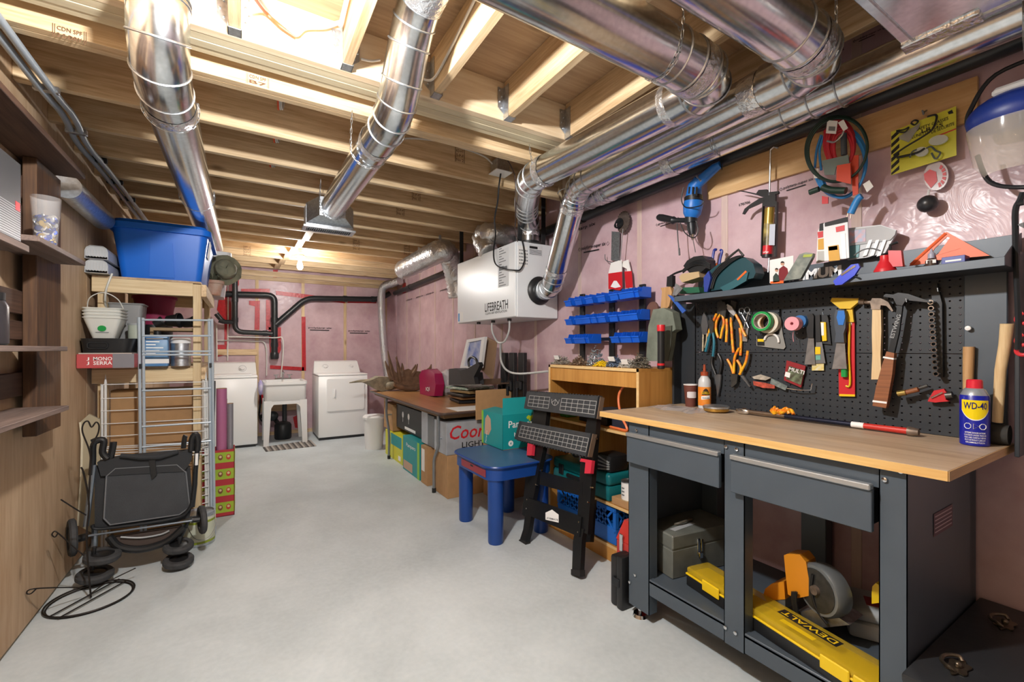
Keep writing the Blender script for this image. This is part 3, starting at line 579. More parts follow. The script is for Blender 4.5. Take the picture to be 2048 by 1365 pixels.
for u, v in ((1273, 861), (1452, 894), (1473, 899), (1769, 960), (1802, 943), (1270, 1151), (1259, 1165), (1451, 1256), (1471, 1267)):
    p = P(u, v, X=XF-.0035); B(fr(p, (0, -1, 0), (0, 0, 1))).lathe([(.0075, 0), (.007, .003), (.003, .0045)], n=10).o('bolt', CHROME, wbn)
# pegboard back with top tray
XP = 2.205
for z0, z1 in ((ZW+.002, 1.262), (1.265, 1.545)):
    b = B(RW(XP)); ny = 40; nz = round((z1-z0)/.0265); dy = (1.60-.502)/ny; dz = (z1-z0)/nz; hr = .0034   # a real perforated panel
    for i in range(ny):
        for k in range(nz):
            cy, cz = -1.60+dy*(i+.5), z0+dz*(k+.5)
            sq = [(cy+dy/2*a, cz+dz/2*c) for a, c in ((1, 0), (1, 1), (0, 1), (-1, 1), (-1, 0), (-1, -1), (0, -1), (1, -1))]
            ho = [(cy+hr*math.cos(j*math.pi/4), cz+hr*math.sin(j*math.pi/4)) for j in range(8)]
            S_ = [b._v((x, z, 0)) for x, z in sq]; H_ = [b._v((x, z, 0)) for x, z in ho]; D_ = [b._v((x, z, -.006)) for x, z in ho]
            for j in range(8): j2 = (j+1) % 8; b.bm.faces.new((S_[j], S_[j2], H_[j2], H_[j])); b.bm.faces.new((H_[j], H_[j2], D_[j2], D_[j]))
    bmesh.ops.remove_doubles(b.bm, verts=b.bm.verts, dist=1e-5)
    b.o('pegboard_panel', PEG, wbn, recalc=False)
    for e0, e1, f0, f1 in ((.502, .508, z0, z1), (1.594, 1.60, z0, z1), (.508, 1.594, z0, z0+.006), (.508, 1.594, z1-.006, z1)): B().bx(XP+.0005, XP+.012, e0, e1, f0, f1).o('panel_flange', PEG, wbn)
B().bx(XP-.005, XP+.012, .40, .505, ZW+.002, 1.545, .002).o('upright_panel', BENCH, wbn); B().bx(XP, XP+.012, 1.61, 1.70, ZW+.002, 1.545, .002).o('upright_panel', PEG, wbn)
for y0, y1 in ((.362, .374), (1.70, 1.713)): B().bx(2.14, XP+.03, y0, y1, ZW-.03, 1.6, .002).o('upright', PEG, wbn)
B().bx(2.02, XP+.02, .372, 1.60, 1.542, 1.548, .001).o('tray', PEG, wbn); B().bx(2.017, 2.021, .372, 1.60, 1.540, 1.568, .001).o('tray_lip', BENCH, wbn)
B().hexa([(2.02, .372, 1.545), (2.02, .375, 1.545), (XP+.02, .375, 1.545), (XP+.02, .372, 1.545)], [(2.02, .372, 1.568), (2.02, .375, 1.568), (XP+.02, .375, 1.67), (XP+.02, .372, 1.67)]).o('tray_end', PEG, wbn)
B().bx(XP+.018, XP+.022, .372, 1.60, 1.545, 1.668, .001).o('tray_back', BENCH, wbn)
p0, p1 = P(1543, 576, X=XP+.017), P(1683, 553, X=XP+.017); text('MAXIMUM', fr((XP+.017, p0.y, p1.z+.004), (0, -1, 0), (0, 0, 1)), p0.y-p1.y, .046, WINK, wbn, bold=.05)
p = P(1868, 1075, Y=.479); Ms = fr((p.x, .4795, p.z), (1, 0, 0), (0, 0, 1)); lb = B(Ms).bx(0, .17, 0, .07, 0, .0006).o('warning_label', mat('faded_label', '5c4148', .6), wbn)
b = B(Ms)
for k in range(5): b.bx(.008, .16, .01+k*.012, .013+k*.012, .0006, .001)
b.o('print', mat('faded_print', 'b09aa0', .6), lb)
p = P(1667, 656, X=XP); 
# ---- tools on the pegboard
XT = XP-.004
def flat(b, poly, c0, c1, X=XT): b.M = RW(X); b.prism(qs(poly, X-(c0+c1)/2), c0, c1); return b
def rod(b, pts, r, c=.015, X=XT, n=8, sm=True, sy=1.):
    b.M = RW(X); pp = [q3(u, v, X, c) for u, v in pts]; b.tube(spline(pp, 5) if sm and len(pp) > 2 else pp, r, n, sy=sy); return b
def at(u, v, X=XT, c=0.): p = P(u, v, X=X-c); return p
def hang(name, label, cat, pts, grp=None, X=XT):
    u, v = max(pts, key=lambda t: t[1]); return T(name, label, cat, P(u, v, X=X-.01), grp)
def prong(t, u, v, L=.04, X=XT):
    a = q3(u, v, X, 0); B(RW(X)).tube([(a[0], a[1], 0), (a[0], a[1], L), (a[0], a[1]+.012, L+.004)], .0022, 6).o('peg_hook', CHROME, t)
GRIP = mat('orange_yellow_grip', 'e2571a', .45, col2='efc11c', vs=38); TOOLST = mat('tool_steel', '9a9da0', .35, .9); TOOLDK = mat('dark_tool_steel', '5a5a58', .4, .8, var=.2, vs=40)
def pliers(label, jaw, handles, gm=GRIP, jm=TOOLDK, c=.012, r=.0065, name='pliers', extra=None):
    t = hang(name, label, 'pliers', [p for h in handles for p in c7(*h)], 'pliers on the pegboard')
    flat(B(), c7(*jaw), c-.005, c+.006).o('jaws', jm, t)
    for h in handles: rod(B(), c7(*h), [r*.8]*3+[r]*99 if False else r, c).o('handle', gm, t)
    return t
pliers('silver crimping pliers hanging first on the pegboard beside the upright', [(258, 235), (285, 290), (300, 380), (285, 470), (240, 470), (228, 370), (240, 280)], [[(245, 460), (242, 560), (240, 645)], [(285, 460), (278, 540), (262, 610)]], mat('engraved_steel', 'b0a894', .35, .8, var=.3, vs=80), TOOLST, .01)
pliers('insulated pliers with splayed orange and yellow handles and dark hooked jaws', [(395, 250), (400, 130), (440, 105), (470, 150), (460, 250)], [[(385, 250), (345, 340), (312, 420), (297, 490)], [(425, 255), (385, 330), (378, 420), (402, 505)]], c=.018)
pliers('insulated cutting pliers with curled orange handles beside the splayed pair', [(425, 260), (432, 170), (470, 120), (495, 175), (480, 290)], [[(445, 265), (460, 340), (442, 430), (425, 512)], [(488, 305), (492, 400), (485, 550)]], c=.03)
pliers('insulated water pump pliers with a white slanted head', [(478, 170), (505, 150), (545, 175), (590, 250), (570, 275), (520, 230)], [[(585, 260), (630, 345), (655, 420), (690, 490)], [(540, 390), (548, 520), (560, 660)]], jm=mat('bright_head', 'dfe1e2', .3, .6), c=.026)
pliers('insulated combination pliers behind the water pump pliers', [(530, 260), (540, 110), (600, 130), (590, 190), (560, 330)], [[(540, 290), (535, 340), (540, 400)], [(628, 400), (640, 520), (635, 690)]], c=.01)
pliers('insulated pliers hung upside down with dark wide jaws', [(538, 880), (612, 890), (600, 985), (545, 1030)], [[(497, 728), (535, 800), (560, 880)], [(622, 612), (575, 710), (565, 880)]], c=.02)
pliers('insulated needle nose pliers hung upside down beside the wide jaws', [(640, 905), (668, 900), (742, 1015), (735, 1022)], [[(712, 640), (690, 760), (625, 890)], [(600, 738), (640, 815), (630, 890)]], jm=TOOLST, c=.032)
pliers('black handled needle nose pliers hung upside down above the glue bottle', [(362, 890), (435, 890), (425, 1010), (400, 1130), (385, 1010)], [[(340, 700), (335, 780), (375, 890)], [(400, 672), (435, 760), (415, 890)]], BLK, TOOLST, .014)
pliers('teal handled pliers hanging between silver and orange pliers', [(300, 330), (330, 300), (360, 350), (350, 460), (320, 460)], [[(345, 450), (358, 560), (345, 700)], [(315, 455), (295, 540), (268, 650)]], mat('teal_grip', '1f6f86', .4), TOOLDK, .03)
sc = hang('scissors', 'clear handled scissors in a blister beside the green tape', 'scissors', c7((690, 540)))
rod(B(), c7((640, 240), (690, 330), (720, 400)), .003, .02).o('blade', TOOLST, sc); rod(B(), c7((720, 230), (690, 330), (655, 460)), .003, .024).o('blade', TOOLST, sc)
for cx, cy in ((650, 225), (705, 215)): rod(B(), c7(*[(cx+28*math.cos(a), cy+32*math.sin(a)) for a in [i*math.pi/4 for i in range(9)]]), .003, .024).o('finger_loop', mat('smoky_plastic', '6d7276', .3), sc)
flat(B(), c7((640, 400), (720, 400), (705, 545), (650, 540)), .004, .006).o('card', mat('grey_card', '84807c', .6), sc)
# tape rolls on a hook
def roll(t, u, v, ro, ri, c0, c1, m, X=XT, core=None):
    p = P(u, v, X=X-c1); Mr = fr((X, p.y, p.z), (0, -1, 0), (0, 0, 1))
    B(Mr).lathe([(ri, c0), (ro, c0), (ro, c1), (ri, c1), (ri, c0)], n=36, cap=False).o('tape_roll' if core is None else 'roll', m, t)
    if core: B(Mr).lathe([(ri-.003, c0), (ri, c0), (ri, c1-.001), (ri-.003, c1-.001), (ri-.003, c0)], n=36, cap=False).o('core', core, t)
tp = T('green_tape', 'roll of green masking tape hanging in front of a cream roll', 'tape', at(*c7((850, 455))[0]))
roll(tp, *c7((850, 330))[0], .047, .037, .045, .07, GRN, core=mat('printed_core', 'a89a94', .7, var=.4, vs=60)); prong(tp, *c7((850, 270))[0], .1)
tp = T('cream_tape', 'roll of cream masking tape hanging behind the green roll', 'tape', at(*c7((930, 480))[0]))
roll(tp, *c7((915, 345))[0], .051, .037, .012, .04, mat('cream_tape', 'd9d2c2', .6), core=CARD)
tp = T('tape_pack', 'clear bag holding a white tape roll under the green tape', 'tape', at(*c7((950, 620))[0]))
flat(B(), c7((805, 590), (805, 490), (1045, 470), (1060, 200), (1045, 205), (1080, 470), (1110, 600), (1090, 625), (1000, 615)), .003, .006).o('bag', mat('grey_film', '8f8f8c', .25), tp)
rod(B(), c7(*arc((960, 540), 75, -170, 10, 14)[::-1]), .005, .014).o('tape_roll', PAPER, tp); flat(B(), c7((808, 480), (882, 480), (886, 585), (812, 585)), .007, .009).o('card', BLK, tp); flat(B(), c7((815, 517), (880, 517), (880, 545), (815, 545)), .0095, .0105).o('label', YEL, tp)
tp = T('foam_roll', 'pink roll of soft tape on a hook before the blue roll', 'tape', at(*c7((1180, 540))[0]))
roll(tp, *c7((1172, 355))[0], .031, .010, .05, .085, mat('pink_foam', 'e79ba6', .7), core=mat('pink_foam', 'e79ba6', .7)); rod(B(), c7((1190, 440), (1185, 490), (1192, 545)), .0012, .055).o('loose_end', mat('pink_foam', 'e79ba6', .7), tp)
tp = T('blue_tape', 'narrow blue and white tape roll behind the pink roll', 'tape', at(*c7((1260, 400))[0]))
roll(tp, *c7((1255, 330))[0], .027, .01, .012, .045, mat('tape_blue', '2b6cab', .5), core=WPL)
# putty knives and scrapers
pk = hang('putty_knife', 'worn putty knife with flat black handle', 'putty knife', c7((1360, 785)))
flat(B(), c7((1345, 260), (1395, 250), (1412, 280), (1408, 505), (1348, 505), (1335, 420)), .012, .026).o('handle', BLK, pk); flat(B(), c7((1348, 505), (1405, 505), (1420, 785), (1308, 785)), .017, .019).o('blade', mat('worn_blade', '8a8684', .4, .7, var=.2, vs=30), pk)
pk = hang('putty_knife', 'new putty knife in clear sleeve with yellow label', 'putty knife', c7((1470, 845)))
flat(B(), c7((1428, 270), (1475, 262), (1485, 540), (1432, 545)), .008, .022).o('handle', BLK, pk); flat(B(), c7((1430, 545), (1490, 545), (1528, 772), (1415, 775)), .012, .014).o('blade', TOOLST, pk)
flat(B(), c7((1420, 600), (1475, 600), (1475, 675), (1420, 678)), .015, .016).o('label', YEL, pk); flat(B(), c7((1425, 690), (1475, 690), (1475, 735), (1425, 738)), .015, .016).o('label', mat('teal_label', '67a79a', .5), pk); flat(B(), c7((1388, 780), (1512, 772), (1512, 848), (1385, 848)), .006, .009).o('card', mat('yellow_print_card', 'd6c04e', .6, col2='d8d4c0', vs=60), pk)
pk = hang('scraper_pack', 'yellow scraper in a black carded blister', 'scraper', c7((1545, 575)))
flat(B(), c7((1478, 262), (1555, 255), (1588, 575), (1500, 565)), .004, .008).o('card', mat('black_card', '26282b', .5), pk); flat(B(), c7((1482, 340), (1535, 340), (1545, 535), (1500, 540)), .008, .018).o('scraper', YEL, pk); flat(B(), c7((1480, 345), (1510, 345), (1512, 480), (1486, 480)), .018, .02).o('print', WINK, pk)
prong(pk, *c7((1560, 265))[0], .05)
pk = hang('putty_knife', 'wide putty knife with blue and grey handle', 'putty knife', c7((1680, 830)))
hd = flat(B(), c7((1648, 210), (1735, 210), (1750, 260), (1748, 400), (1728, 460), (1735, 555), (1635, 550), (1648, 460), (1632, 380), (1632, 260)), .03, .05).o('handle', mat('slate_grip', '3c4552', .5), pk)
flat(B(), c7((1660, 220), (1725, 220), (1735, 290), (1715, 370), (1665, 370), (1645, 290)), .05, .053).o('inlay', mat('blue_inlay', '1d6fc4', .4), hd)
flat(B(), c7((1645, 555), (1730, 555), (1752, 832), (1598, 832)), .037, .0395).o('blade', mat('worn_blade', '8a8684', .4, .7, var=.2, vs=30), pk)
pk = hang('floor_scraper', 'yellow floor scraper in a long red carded sleeve', 'scraper', c7((1750, 1120)))
flat(B(), c7((1590, 120), (1605, 88), (1885, 95), (1878, 135), (1800, 200), (1690, 200)), .01, .03).o('head', mat('scraper_yellow', 'e0b81e', .4), pk); flat(B(), c7((1603, 78), (1886, 86), (1886, 98), (1603, 92)), .014, .026).o('blade', mat('rusty_blade', '7c6a5a', .6, .4), pk)
flat(B(), c7((1755, 195), (1815, 195), (1830, 340), (1760, 340)), .008, .02).o('neck', mat('scraper_yellow', 'e0b81e', .4), pk); flat(B(), c7((1760, 330), (1835, 330), (1840, 1120), (1672, 1115), (1668, 830), (1760, 820)), .003, .009).o('sleeve', RED, pk)
rod(B(), c7((1780, 350), (1775, 700), (1785, 990), (1740, 1010)), .004, .018).o('shaft', mat('scraper_yellow', 'e0b81e', .4), pk); rod(B(), c7((1725, 780), (1725, 915)), .012, .022, sm=False).o('knob', GRN, pk); flat(B(), c7((1675, 1095), (1838, 1100), (1838, 1122), (1672, 1118)), .009, .011).o('edge_strip', YEL, pk)
flat(B(), c7((1765, 335), (1805, 335), (1805, 372), (1765, 372)), .0095, .0105).o('label', WINK, pk)
pk = hang('carded_pack', 'red and black carded pack tilted on the lower pegboard', 'pack', c7((1270, 1025)))
flat(B(), c7((1125, 742), (1322, 800), (1275, 1028), (1095, 950)), .006, .014).o('card', mat('red_card', '8f1c24', .5), pk); flat(B(), c7((1145, 800), (1305, 850), (1270, 1000), (1115, 935)), .014, .018).o('blister', mat('dark_blister', '3a2a28', .3, col2='7c8c70', vs=45), pk); flat(B(), c7((1110, 860), (1160, 875), (1150, 925), (1098, 908)), .018, .019).o('label', WINK, pk)
a = c7((1140, 850), (1300, 892)); p0, p1 = P(*a[0], X=XT-.019), P(*a[1], X=XT-.019); text('MULTI', fr(p0, (p1-p0), (0, 0, 1)), (p1-p0).length, .018, WINK, pk)
pk = hang('screw_bag', 'red and grey bags of small parts on a bent wire hook', 'parts bag', c7((900, 1040)))
flat(B(), c7((770, 960), (880, 975), (1000, 1000), (1000, 1035), (880, 1030), (780, 1000)), .01, .022).o('bag', mat('red_parts', 'b7503e', .5, var=.4, vs=60), pk, jit=.001); flat(B(), c7((965, 930), (1130, 1010), (1110, 1055), (950, 985)), .012, .02).o('bag', mat('grey_parts', '8c9a9a', .3, .4, var=.3, vs=70), pk, jit=.001); flat(B(), c7((760, 915), (850, 890), (960, 925), (900, 950), (780, 935)), .008, .014).o('bag', mat('pale_bag', 'b0a99c', .4, var=.3, vs=50), pk, jit=.001)
rod(B(), c7((1120, 1035), (1240, 1055), (1375, 1052), (1388, 985)), .0022, .03, sm=False).o('hook', CHROME, pk)
# hammers
hm = hang('claw_hammer', 'claw hammer with plain wooden handle', 'hammer', c8((460, 800)))
HWD = wood('hammer_handle', 'd0b183', 'e6cfa3', 2, 14, knots=False, rnd=.1)
rod(B(), c8((462, 235), (464, 300), (460, 500), (458, 700), (456, 800)), [.0075]*5+[.0085]*10+[.0095]*10, .03).o('handle', HWD, hm) if False else flat(B(), c8((428, 240), (497, 240), (500, 420), (494, 600), (500, 800), (420, 800), (428, 600), (424, 420)), .022, .042).o('handle', HWD, hm)
HST = mat('rusty_steel', '7d6f63', .5, .6, var=.35, vs=40)
b = flat(B(), c8((415, 185), (430, 150), (500, 150), (560, 180), (600, 250), (590, 258), (545, 210), (500, 205), (495, 240), (425, 240)), .016, .046); rod(b, c8((318, 175), (360, 176)), .013, .031, n=14, sm=False); rod(b, c8((355, 177), (430, 182)), .009, .031, n=12, sm=False); b.o('head', HST, hm)
hm = hang('framing_hammer', 'black steel framing hammer with stacked leather grip', 'hammer', c8((485, 1050)))
flat(B(), c8((630, 180), (670, 190), (640, 420), (600, 590), (550, 590), (590, 420)), .026, .04, XT-.02).o('shaft', mat('black_painted_steel', '26282a', .4, .5), hm)
b = flat(B(), c8((520, 135), (540, 115), (600, 120), (640, 105), (720, 115), (820, 150), (905, 175), (890, 185), (800, 175), (700, 165), (672, 210), (625, 200), (600, 150)), .018, .048, XT-.02); rod(b, c8((525, 130), (560, 135)), .013, .033, XT-.02, n=14, sm=False); b.o('head', mat('polished_dark_steel', '4a4d50', .25, .9), hm)
LEA = mat('stacked_leather', '8a5533', .5, var=.3, vs=14, stretch=(.2, .2, 6)); flat(B(), c8((545, 575), (607, 590), (590, 760), (548, 1000), (540, 1030), (432, 1010), (460, 860), (510, 680)), .02, .046, XT-.02).o('grip', LEA, hm)
for y0, y1 in ((615, 628), (965, 980)): flat(B(), c8((520+(615-y0)*.24, y0), (604+(615-y0)*.16, y0+14), (602+(615-y0)*.16, y1+14), (516+(615-y0)*.24, y1)), .019, .047, XT-.02).o('band', WINK, hm)
a = c8((592, 470), (640, 320)); p0, p1 = P(*a[0], X=XT-.061), P(*a[1], X=XT-.061); text('ESTWING', fr(p0, p1-p0, (0, .9, .3)), (p1-p0).length*1.25, .013, mat('grey_emboss', '9a9da0', .4), hm)
prong(hm, *c8((755, 185))[0], .075)
# socket rail
sr = hang('socket_rail', 'black rail of small chrome rings hanging upright on the pegboard', 'socket rail', c8((930, 775)))
flat(B(), c8((900, 30), (945, 30), (985, 190), (992, 780), (950, 780), (930, 190), (905, 190)), .004, .02).o('rail', BLKM, sr)
for k in range(13):
    u, v = c8((888+3.6*k, 180+48*k))[0]; a = q3(u, v, XT, .05)
    B(RW(XT)).lathe([(.005, .02), (.0085, .02), (.0085, .052), (.0058, .052), (.005, .03)], (a[0], a[1], 0), n=14, cap=False).o('socket', CHROME, sr)
prong(sr, *c8((985, 98))[0], .05)
nz = hang('brass_nozzle', 'rolled leather and brass nozzle on a peg', 'nozzle', c8((740, 930)))
rod(B(), c8((625, 915), (690, 905)), .011, .05, n=14, sm=False).o('brass_end', mat('brass', 'b09a5a', .3, .8), nz); rod(B(), c8((690, 905), (790, 880)), .009, .045, n=12, sm=False).o('body', LEA, nz); rod(B(), c8((760, 885), (865, 850)), .006, .03, n=8, sm=False).o('hook', TOOLDK, nz)
tcu = hang('tubing_cutter', 'red tubing cutter with dark knob hanging by the spray can', 'tubing cutter', c8((950, 985)))
flat(B(), c8((870, 975), (920, 890), (1000, 875), (1020, 905), (1015, 960), (1040, 975), (930, 985)), .012, .03).o('body', RED, tcu); rod(B(), c8((1010, 930), (1065, 925)), .013, .022, n=12, sm=False).o('knob', TOOLDK, tcu); rod(B(), c8((890, 950), (985, 905)), .003, .034, sm=False).o('rod', CHROME, tcu)
kb = T('wall_knob', 'small white knob on the blank panel right of the rings', 'knob', at(*c8((1200, 400))[0])); a = q3(*c8((1200, 390))[0], XT, 0); B(RW(XT)).lathe([(.004, 0), (.004, .01), (.009, .012), (.008, .02), (.001, .022)], (a[0], a[1], 0), n=14).o('knob', WPL, kb)
# ---- things on the worktop
WDB = mat('can_blue', '14209c', .3); 
def can_text(t, s, c, r, ang0, z, w, h, m): # curved print on a can
    bb = text(s, I4, w, h, m, t)
    for v in bb.data.vertices:
        co = v.co + bb.location + t.location; a = ang0 + (co.x - w/2)/r; v.co = Vector((c[0]+(r+.0008)*math.cos(a), c[1]+(r+.0008)*math.sin(a), z+co.y))
    bb.location = -t.location
    return bb
cp = P(1949, 700, X=2.09); wd = T('spray_can', 'blue and yellow spray can with red cap on the worktop', 'spray can', (cp.x, cp.y, ZW))
rw = .036; ct = (cp.x, cp.y); face = math.atan2(-cp.y, -cp.x)+.05
Mw = Matrix.Translation((cp.x, cp.y, ZW)); B(Mw).lathe([(rw-.003, 0), (rw, .003), (rw, .163), (rw-.002, .167)], n=40).o('body', WDB, wd); B(Mw).lathe([(rw-.002, .167), (rw-.004, .172), (.026, .186), (.021, .19)], n=32).o('shoulder', mat('pale_shoulder', 'aeb6bd', .3, .5), wd); B(Mw).lathe([(.019, .187), (.0205, .188), (.0195, .216), (.016, .219), (.001, .219)], n=28).o('cap', mat('cap_red', 'd8263a', .35), wd)
def wrap(t, prof, z0, r, c, m, name, n=24):
    """print wrapped on a can: prof = list of (angle, zlow, zhigh)"""
    b = B()
    vv = [[b._v((c[0]+r*math.cos(face+a), c[1]+r*math.sin(face+a), z0+z)) for z in zz] for a, *zz in prof]
    for A, Bb in zip(vv, vv[1:]): b.bm.faces.new((A[0], Bb[0], Bb[1], A[1]))
    return b.o(name, m, t)
wrap(wd, [(a/10-1.0, .088+.032*min(1, abs(a/10-1.0))**2.2, .152) for a in range(21)], ZW, rw+.0005, ct, mat('can_yellow', 'efd40f', .3), 'yellow_shield'); wrap(wd, [(a/10-1.0, .085+.032*min(1, abs(a/10-1.0))**2.2, .088+.032*min(1, abs(a/10-1.0))**2.2) for a in range(21)], ZW, rw+.0005, ct, WINK, 'white_line')
can_text(wd, 'WD-40', ct, rw+.0005, face, ZW+.122, .058, .023, mat('ink_navy', '10126b', .4))
for k, w in ((0, .05), (1, .054), (2, .052), (3, .05), (4, .046)): can_text(wd, ('EXTREME DANGER EXTREME', 'CONTENTS UNDER PRESSURE', 'READ LABEL CAREFULLY BEFORE', 'MULTI USE PRODUCT LUBRICANT', 'INFLAMMABLE POISON')[k], ct, rw, face, ZW+.042-.008*k, w, .005, WINK)
b = B()
for da, sh in ((-.5, 8), (0, 3), (.5, 8)):
    pts = []
    for k in range(sh):
        th = 2*math.pi*(k+.5)/sh + (math.pi if sh == 3 else 0); a = face+da+.24*math.cos(th)*1.0; th2 = th
        pts.append((ct[0]+(rw+.001)*math.cos(a), ct[1]+(rw+.001)*math.sin(a), ZW+.066+.0095*math.sin(th)))
    b.tube(pts, .0011, 4, True)
b.o('hazard_symbols', WINK, wd, kind='stuff')
p = P(1990, 850, Z=ZW); ml = T('rubber_mallet', 'rubber mallet standing on its black head behind the spray can', 'mallet', (p.x, p.y, ZW))
mc = P(1965, 850, X=2.15); mc.z = ZW+.036
B().tube([(2.164, .478, mc.z), (2.164, .472, mc.z), (2.164, .42, mc.z), (2.164, .388, mc.z)], [.026, .034, .036, .032], 20).o('head', mat('worn_rubber', '33322f', .8, var=.3, vs=25), ml)
B().tube([P(1995, 845, X=2.155), P(2001, 740, X=2.145), P(2010, 690, X=2.14), P(2014, 648, X=2.135)], [.013, .014, .015, .016], 14).o('handle', HWD, ml)
hh = T('wood_hammer', 'wooden hammer handle upright behind the red cap', 'hammer', P(1937, 855, X=2.19)); B().tube([P(1936, 800, X=2.185), P(1937, 735, X=2.185), P(1938, 694, X=2.185)], [.013, .015, .0155], 14).o('handle', wood('hammer_handle_b', 'b98a58', 'cfa878', 2, 14, knots=False), hh); B().tube([P(1936, 860, X=2.185), P(1936, 795, X=2.185)], [.02, .02], 10).o('head', HST, hh)
# glue bottle, paper cup, tin, torque wrench, bag
p = P(1409, 700, X=2.13); gb = T('glue_bottle', 'orange labelled wood glue bottle with brown nozzle cap', 'glue bottle', (p.x, p.y, ZW)); Mg = Matrix.Translation((p.x, p.y, ZW)); gr_ = .032
B(Mg).lathe([(gr_-.003, 0), (gr_, .004), (gr_, .135), (gr_*.93, .155), (gr_*.55, .175), (gr_*.5, .18)], n=28).o('bottle', mat('bottle_pale', 'c9cdd0', .35), gb); B(Mg).lathe([(gr_+.0006, .018), (gr_+.0006, .118)], n=28, cap=False).o('label', mat('label_orange', 'e87d1e', .5, col2='e59a3c', vs=40), gb); B(Mg).lathe([(gr_*.62, .178), (gr_*.62, .198), (.008, .2), (.006, .235), (.003, .238)], n=18).o('cap', mat('cap_brown', '9c4527', .4), gb)
face = math.atan2(-p.y, -p.x)+.2; b = B(); b.M = I4
wrap(gb, [(a/10-.6, .075, .075+.035*(1-(a/10-.6)**2*2.2)) for a in range(13)], ZW, gr_+.0012, (p.x, p.y), mat('print_dark_brown', '3a2614', .5), 'gorilla_free_badge'.replace('gorilla_free_', '')); can_text(gb, 'GORILLA', (p.x, p.y), gr_+.0016, face, ZW+.08, .042, .014, YEL); wrap(gb, [(a/10-.7, .05+.006*a/14, .068+.006*a/14) for a in range(15)], ZW, gr_+.0012, (p.x, p.y), WINK, 'stripe'); can_text(gb, 'WOOD GLUE', (p.x, p.y), gr_+.0016, face, ZW+.056, .036, .007, INK)
p = P(1381, 700, X=2.14); cu = T('paper_cup', 'brown paper coffee cup with white band behind the glue bottle', 'cup', (p.x, p.y, ZW)); Mg = Matrix.Translation((p.x, p.y, ZW))
B(Mg).lathe([(.026, 0), (.0265, .002), (.036, .12), (.034, .12), (.025, .004)], n=28, cap=False).o('cup', mat('cup_brown', '6b3d34', .6), cu); B(Mg).lathe([(.035, .118), (.038, .12), (.0375, .125), (.035, .124)], n=28, cap=False).o('rim', WPL, cu)
face = math.atan2(-p.y, -p.x)+.25; wrap(cu, [(a/10-.8, .05-.0+.012*max(0, abs(a/10-.8)-.55), .085-.012*max(0, abs(a/10-.8)-.55)) for a in range(17)], ZW, .0336, (p.x, p.y), mat('cup_label', 'd7d5d8', .6), 'label')
p = P(1437, 700, X=2.08); tn = T('brass_tin', 'round shallow tin with brass sides on the worktop', 'tin', (p.x-.02, p.y, ZW)); Mg = Matrix.Translation((p.x-.02, p.y, ZW)); B(Mg).lathe([(.044, 0), (.06, .008), (.06, .02)], n=36).o('base', mat('brass_tin', 'c49a4c', .3, .8), tn); B(Mg).lathe([(.06, .02), (.063, .022), (.063, .03), (.055, .034), (.001, .034)], n=36).o('lid', STEELR, tn)
a, c = P(1474, 700, X=2.10), P(1838, 700, X=2.10); a.z = c.z = ZW+.017; d = (c-a); L = lambda t: a + d*t
tw = T('torque_wrench', 'long chrome and black torque wrench with a red end lying on the worktop', 'wrench', L(.5)); B().tube([L(0), L(.02), L(.07), L(.09)], [.010, .016, .016, .009], 14).o('head', CHROME, tw); B().tube([L(.08), L(.33)], .009, 12).o('shaft', mat('warm_steel', 'a08f80', .3, .9), tw); B().tube([L(.33), L(.72)], .0105, 14).o('tube', mat('dark_blue_steel', '25283a', .35, .6), tw); B().tube([L(.72), L(.96)], [.0105, .012], 14).o('grip', mat('red_grip', 'c8342c', .4), tw); B().tube([L(.955), L(.965), L(1.)], [.018, .018, .012], 14).o('end_cap', HST, tw)
B().tube([L(.70), L(.76)], .0115, 14, cap=True).o('collar', WINK, tw)
rb = T('knotted_ribbon', 'orange and yellow knotted ribbon tied around the wrench', 'ribbon', L(.31)); kc = L(.31)
for k in range(6):
    aa = k*1.05; B().tube(spline([kc+Vector((.0, -.05+.02*k, .012)), kc+Vector((.012*math.cos(aa), -.03+.015*k, .03+.006*math.sin(aa*2))), kc+Vector((-.012, -.01+.01*k, .018)), kc+Vector((.01*math.sin(aa), .01+.004*k, .006))], 4), .007, 7).o('loop', GRIP, rb)
pb_ = B(); n = 9
vv = [[pb_._v((1.90+.045*j+.02*math.sin(i*1.3), 1.69-.033*i+.012*math.sin(j*2.1), ZW+.001+.014*abs(math.sin(i*2.3+j*1.7))*(0 < i < n)*(0 < j < 4))) for j in range(5)] for i in range(n+1)]
for i in range(n):
    for j in range(4): pb_.bm.faces.new((vv[i][j], vv[i+1][j], vv[i+1][j+1], vv[i][j+1]))
pb_.o('plastic_bag', mat('crumpled_film', 'c9c4c4', .2, alpha=.55), label='crumpled clear plastic bag lying flat on the worktop corner', cat='plastic bag', ang=10)
# ---- tray on top
XS = 2.12; ZS = 1.549
def onS(u, X=XS): p = P(u, 560, X=X); return Vector((X, p.y, ZS))
def onp(name, label, cat, u, X=XS, grp=None): return T(name, label, cat, onS(u, X), grp)
# palm sander with coiled cord
ps = onp('palm_sander', 'black corded palm sander at the end of the tray', 'sander', 1400, 2.14); X_ = 2.14
b = flat(B(), c5((345, 700), (380, 650), (440, 615), (520, 605), (555, 640), (548, 720), (500, 760), (400, 760)), -.04, .04, X_); b.o('body', BLK, ps)
for k in range(4): rod(B(), c5((300, 730+8*k), (380, 660+12*k), (470, 640+14*k), (550, 680+14*k)), .004, .045, X_).o('cord_wrap', BLKC, ps)
flat(B(), c5((310, 800), (340, 770), (490, 750), (500, 800), (340, 850)), -.04, .05, X_).o('sanding_pad', mat('tan_pad', 'b79f7a', .8), ps)
flat(B(), c5((320, 895), (490, 890), (500, 940), (320, 950)), -.05, .04, X_).o('green_base', mat('dark_green', '1e5e43', .5), ps)
rod(B(), c5((300, 735), (230, 760), (180, 790)), .006, .03, X_).o('cord', BLKC, ps)
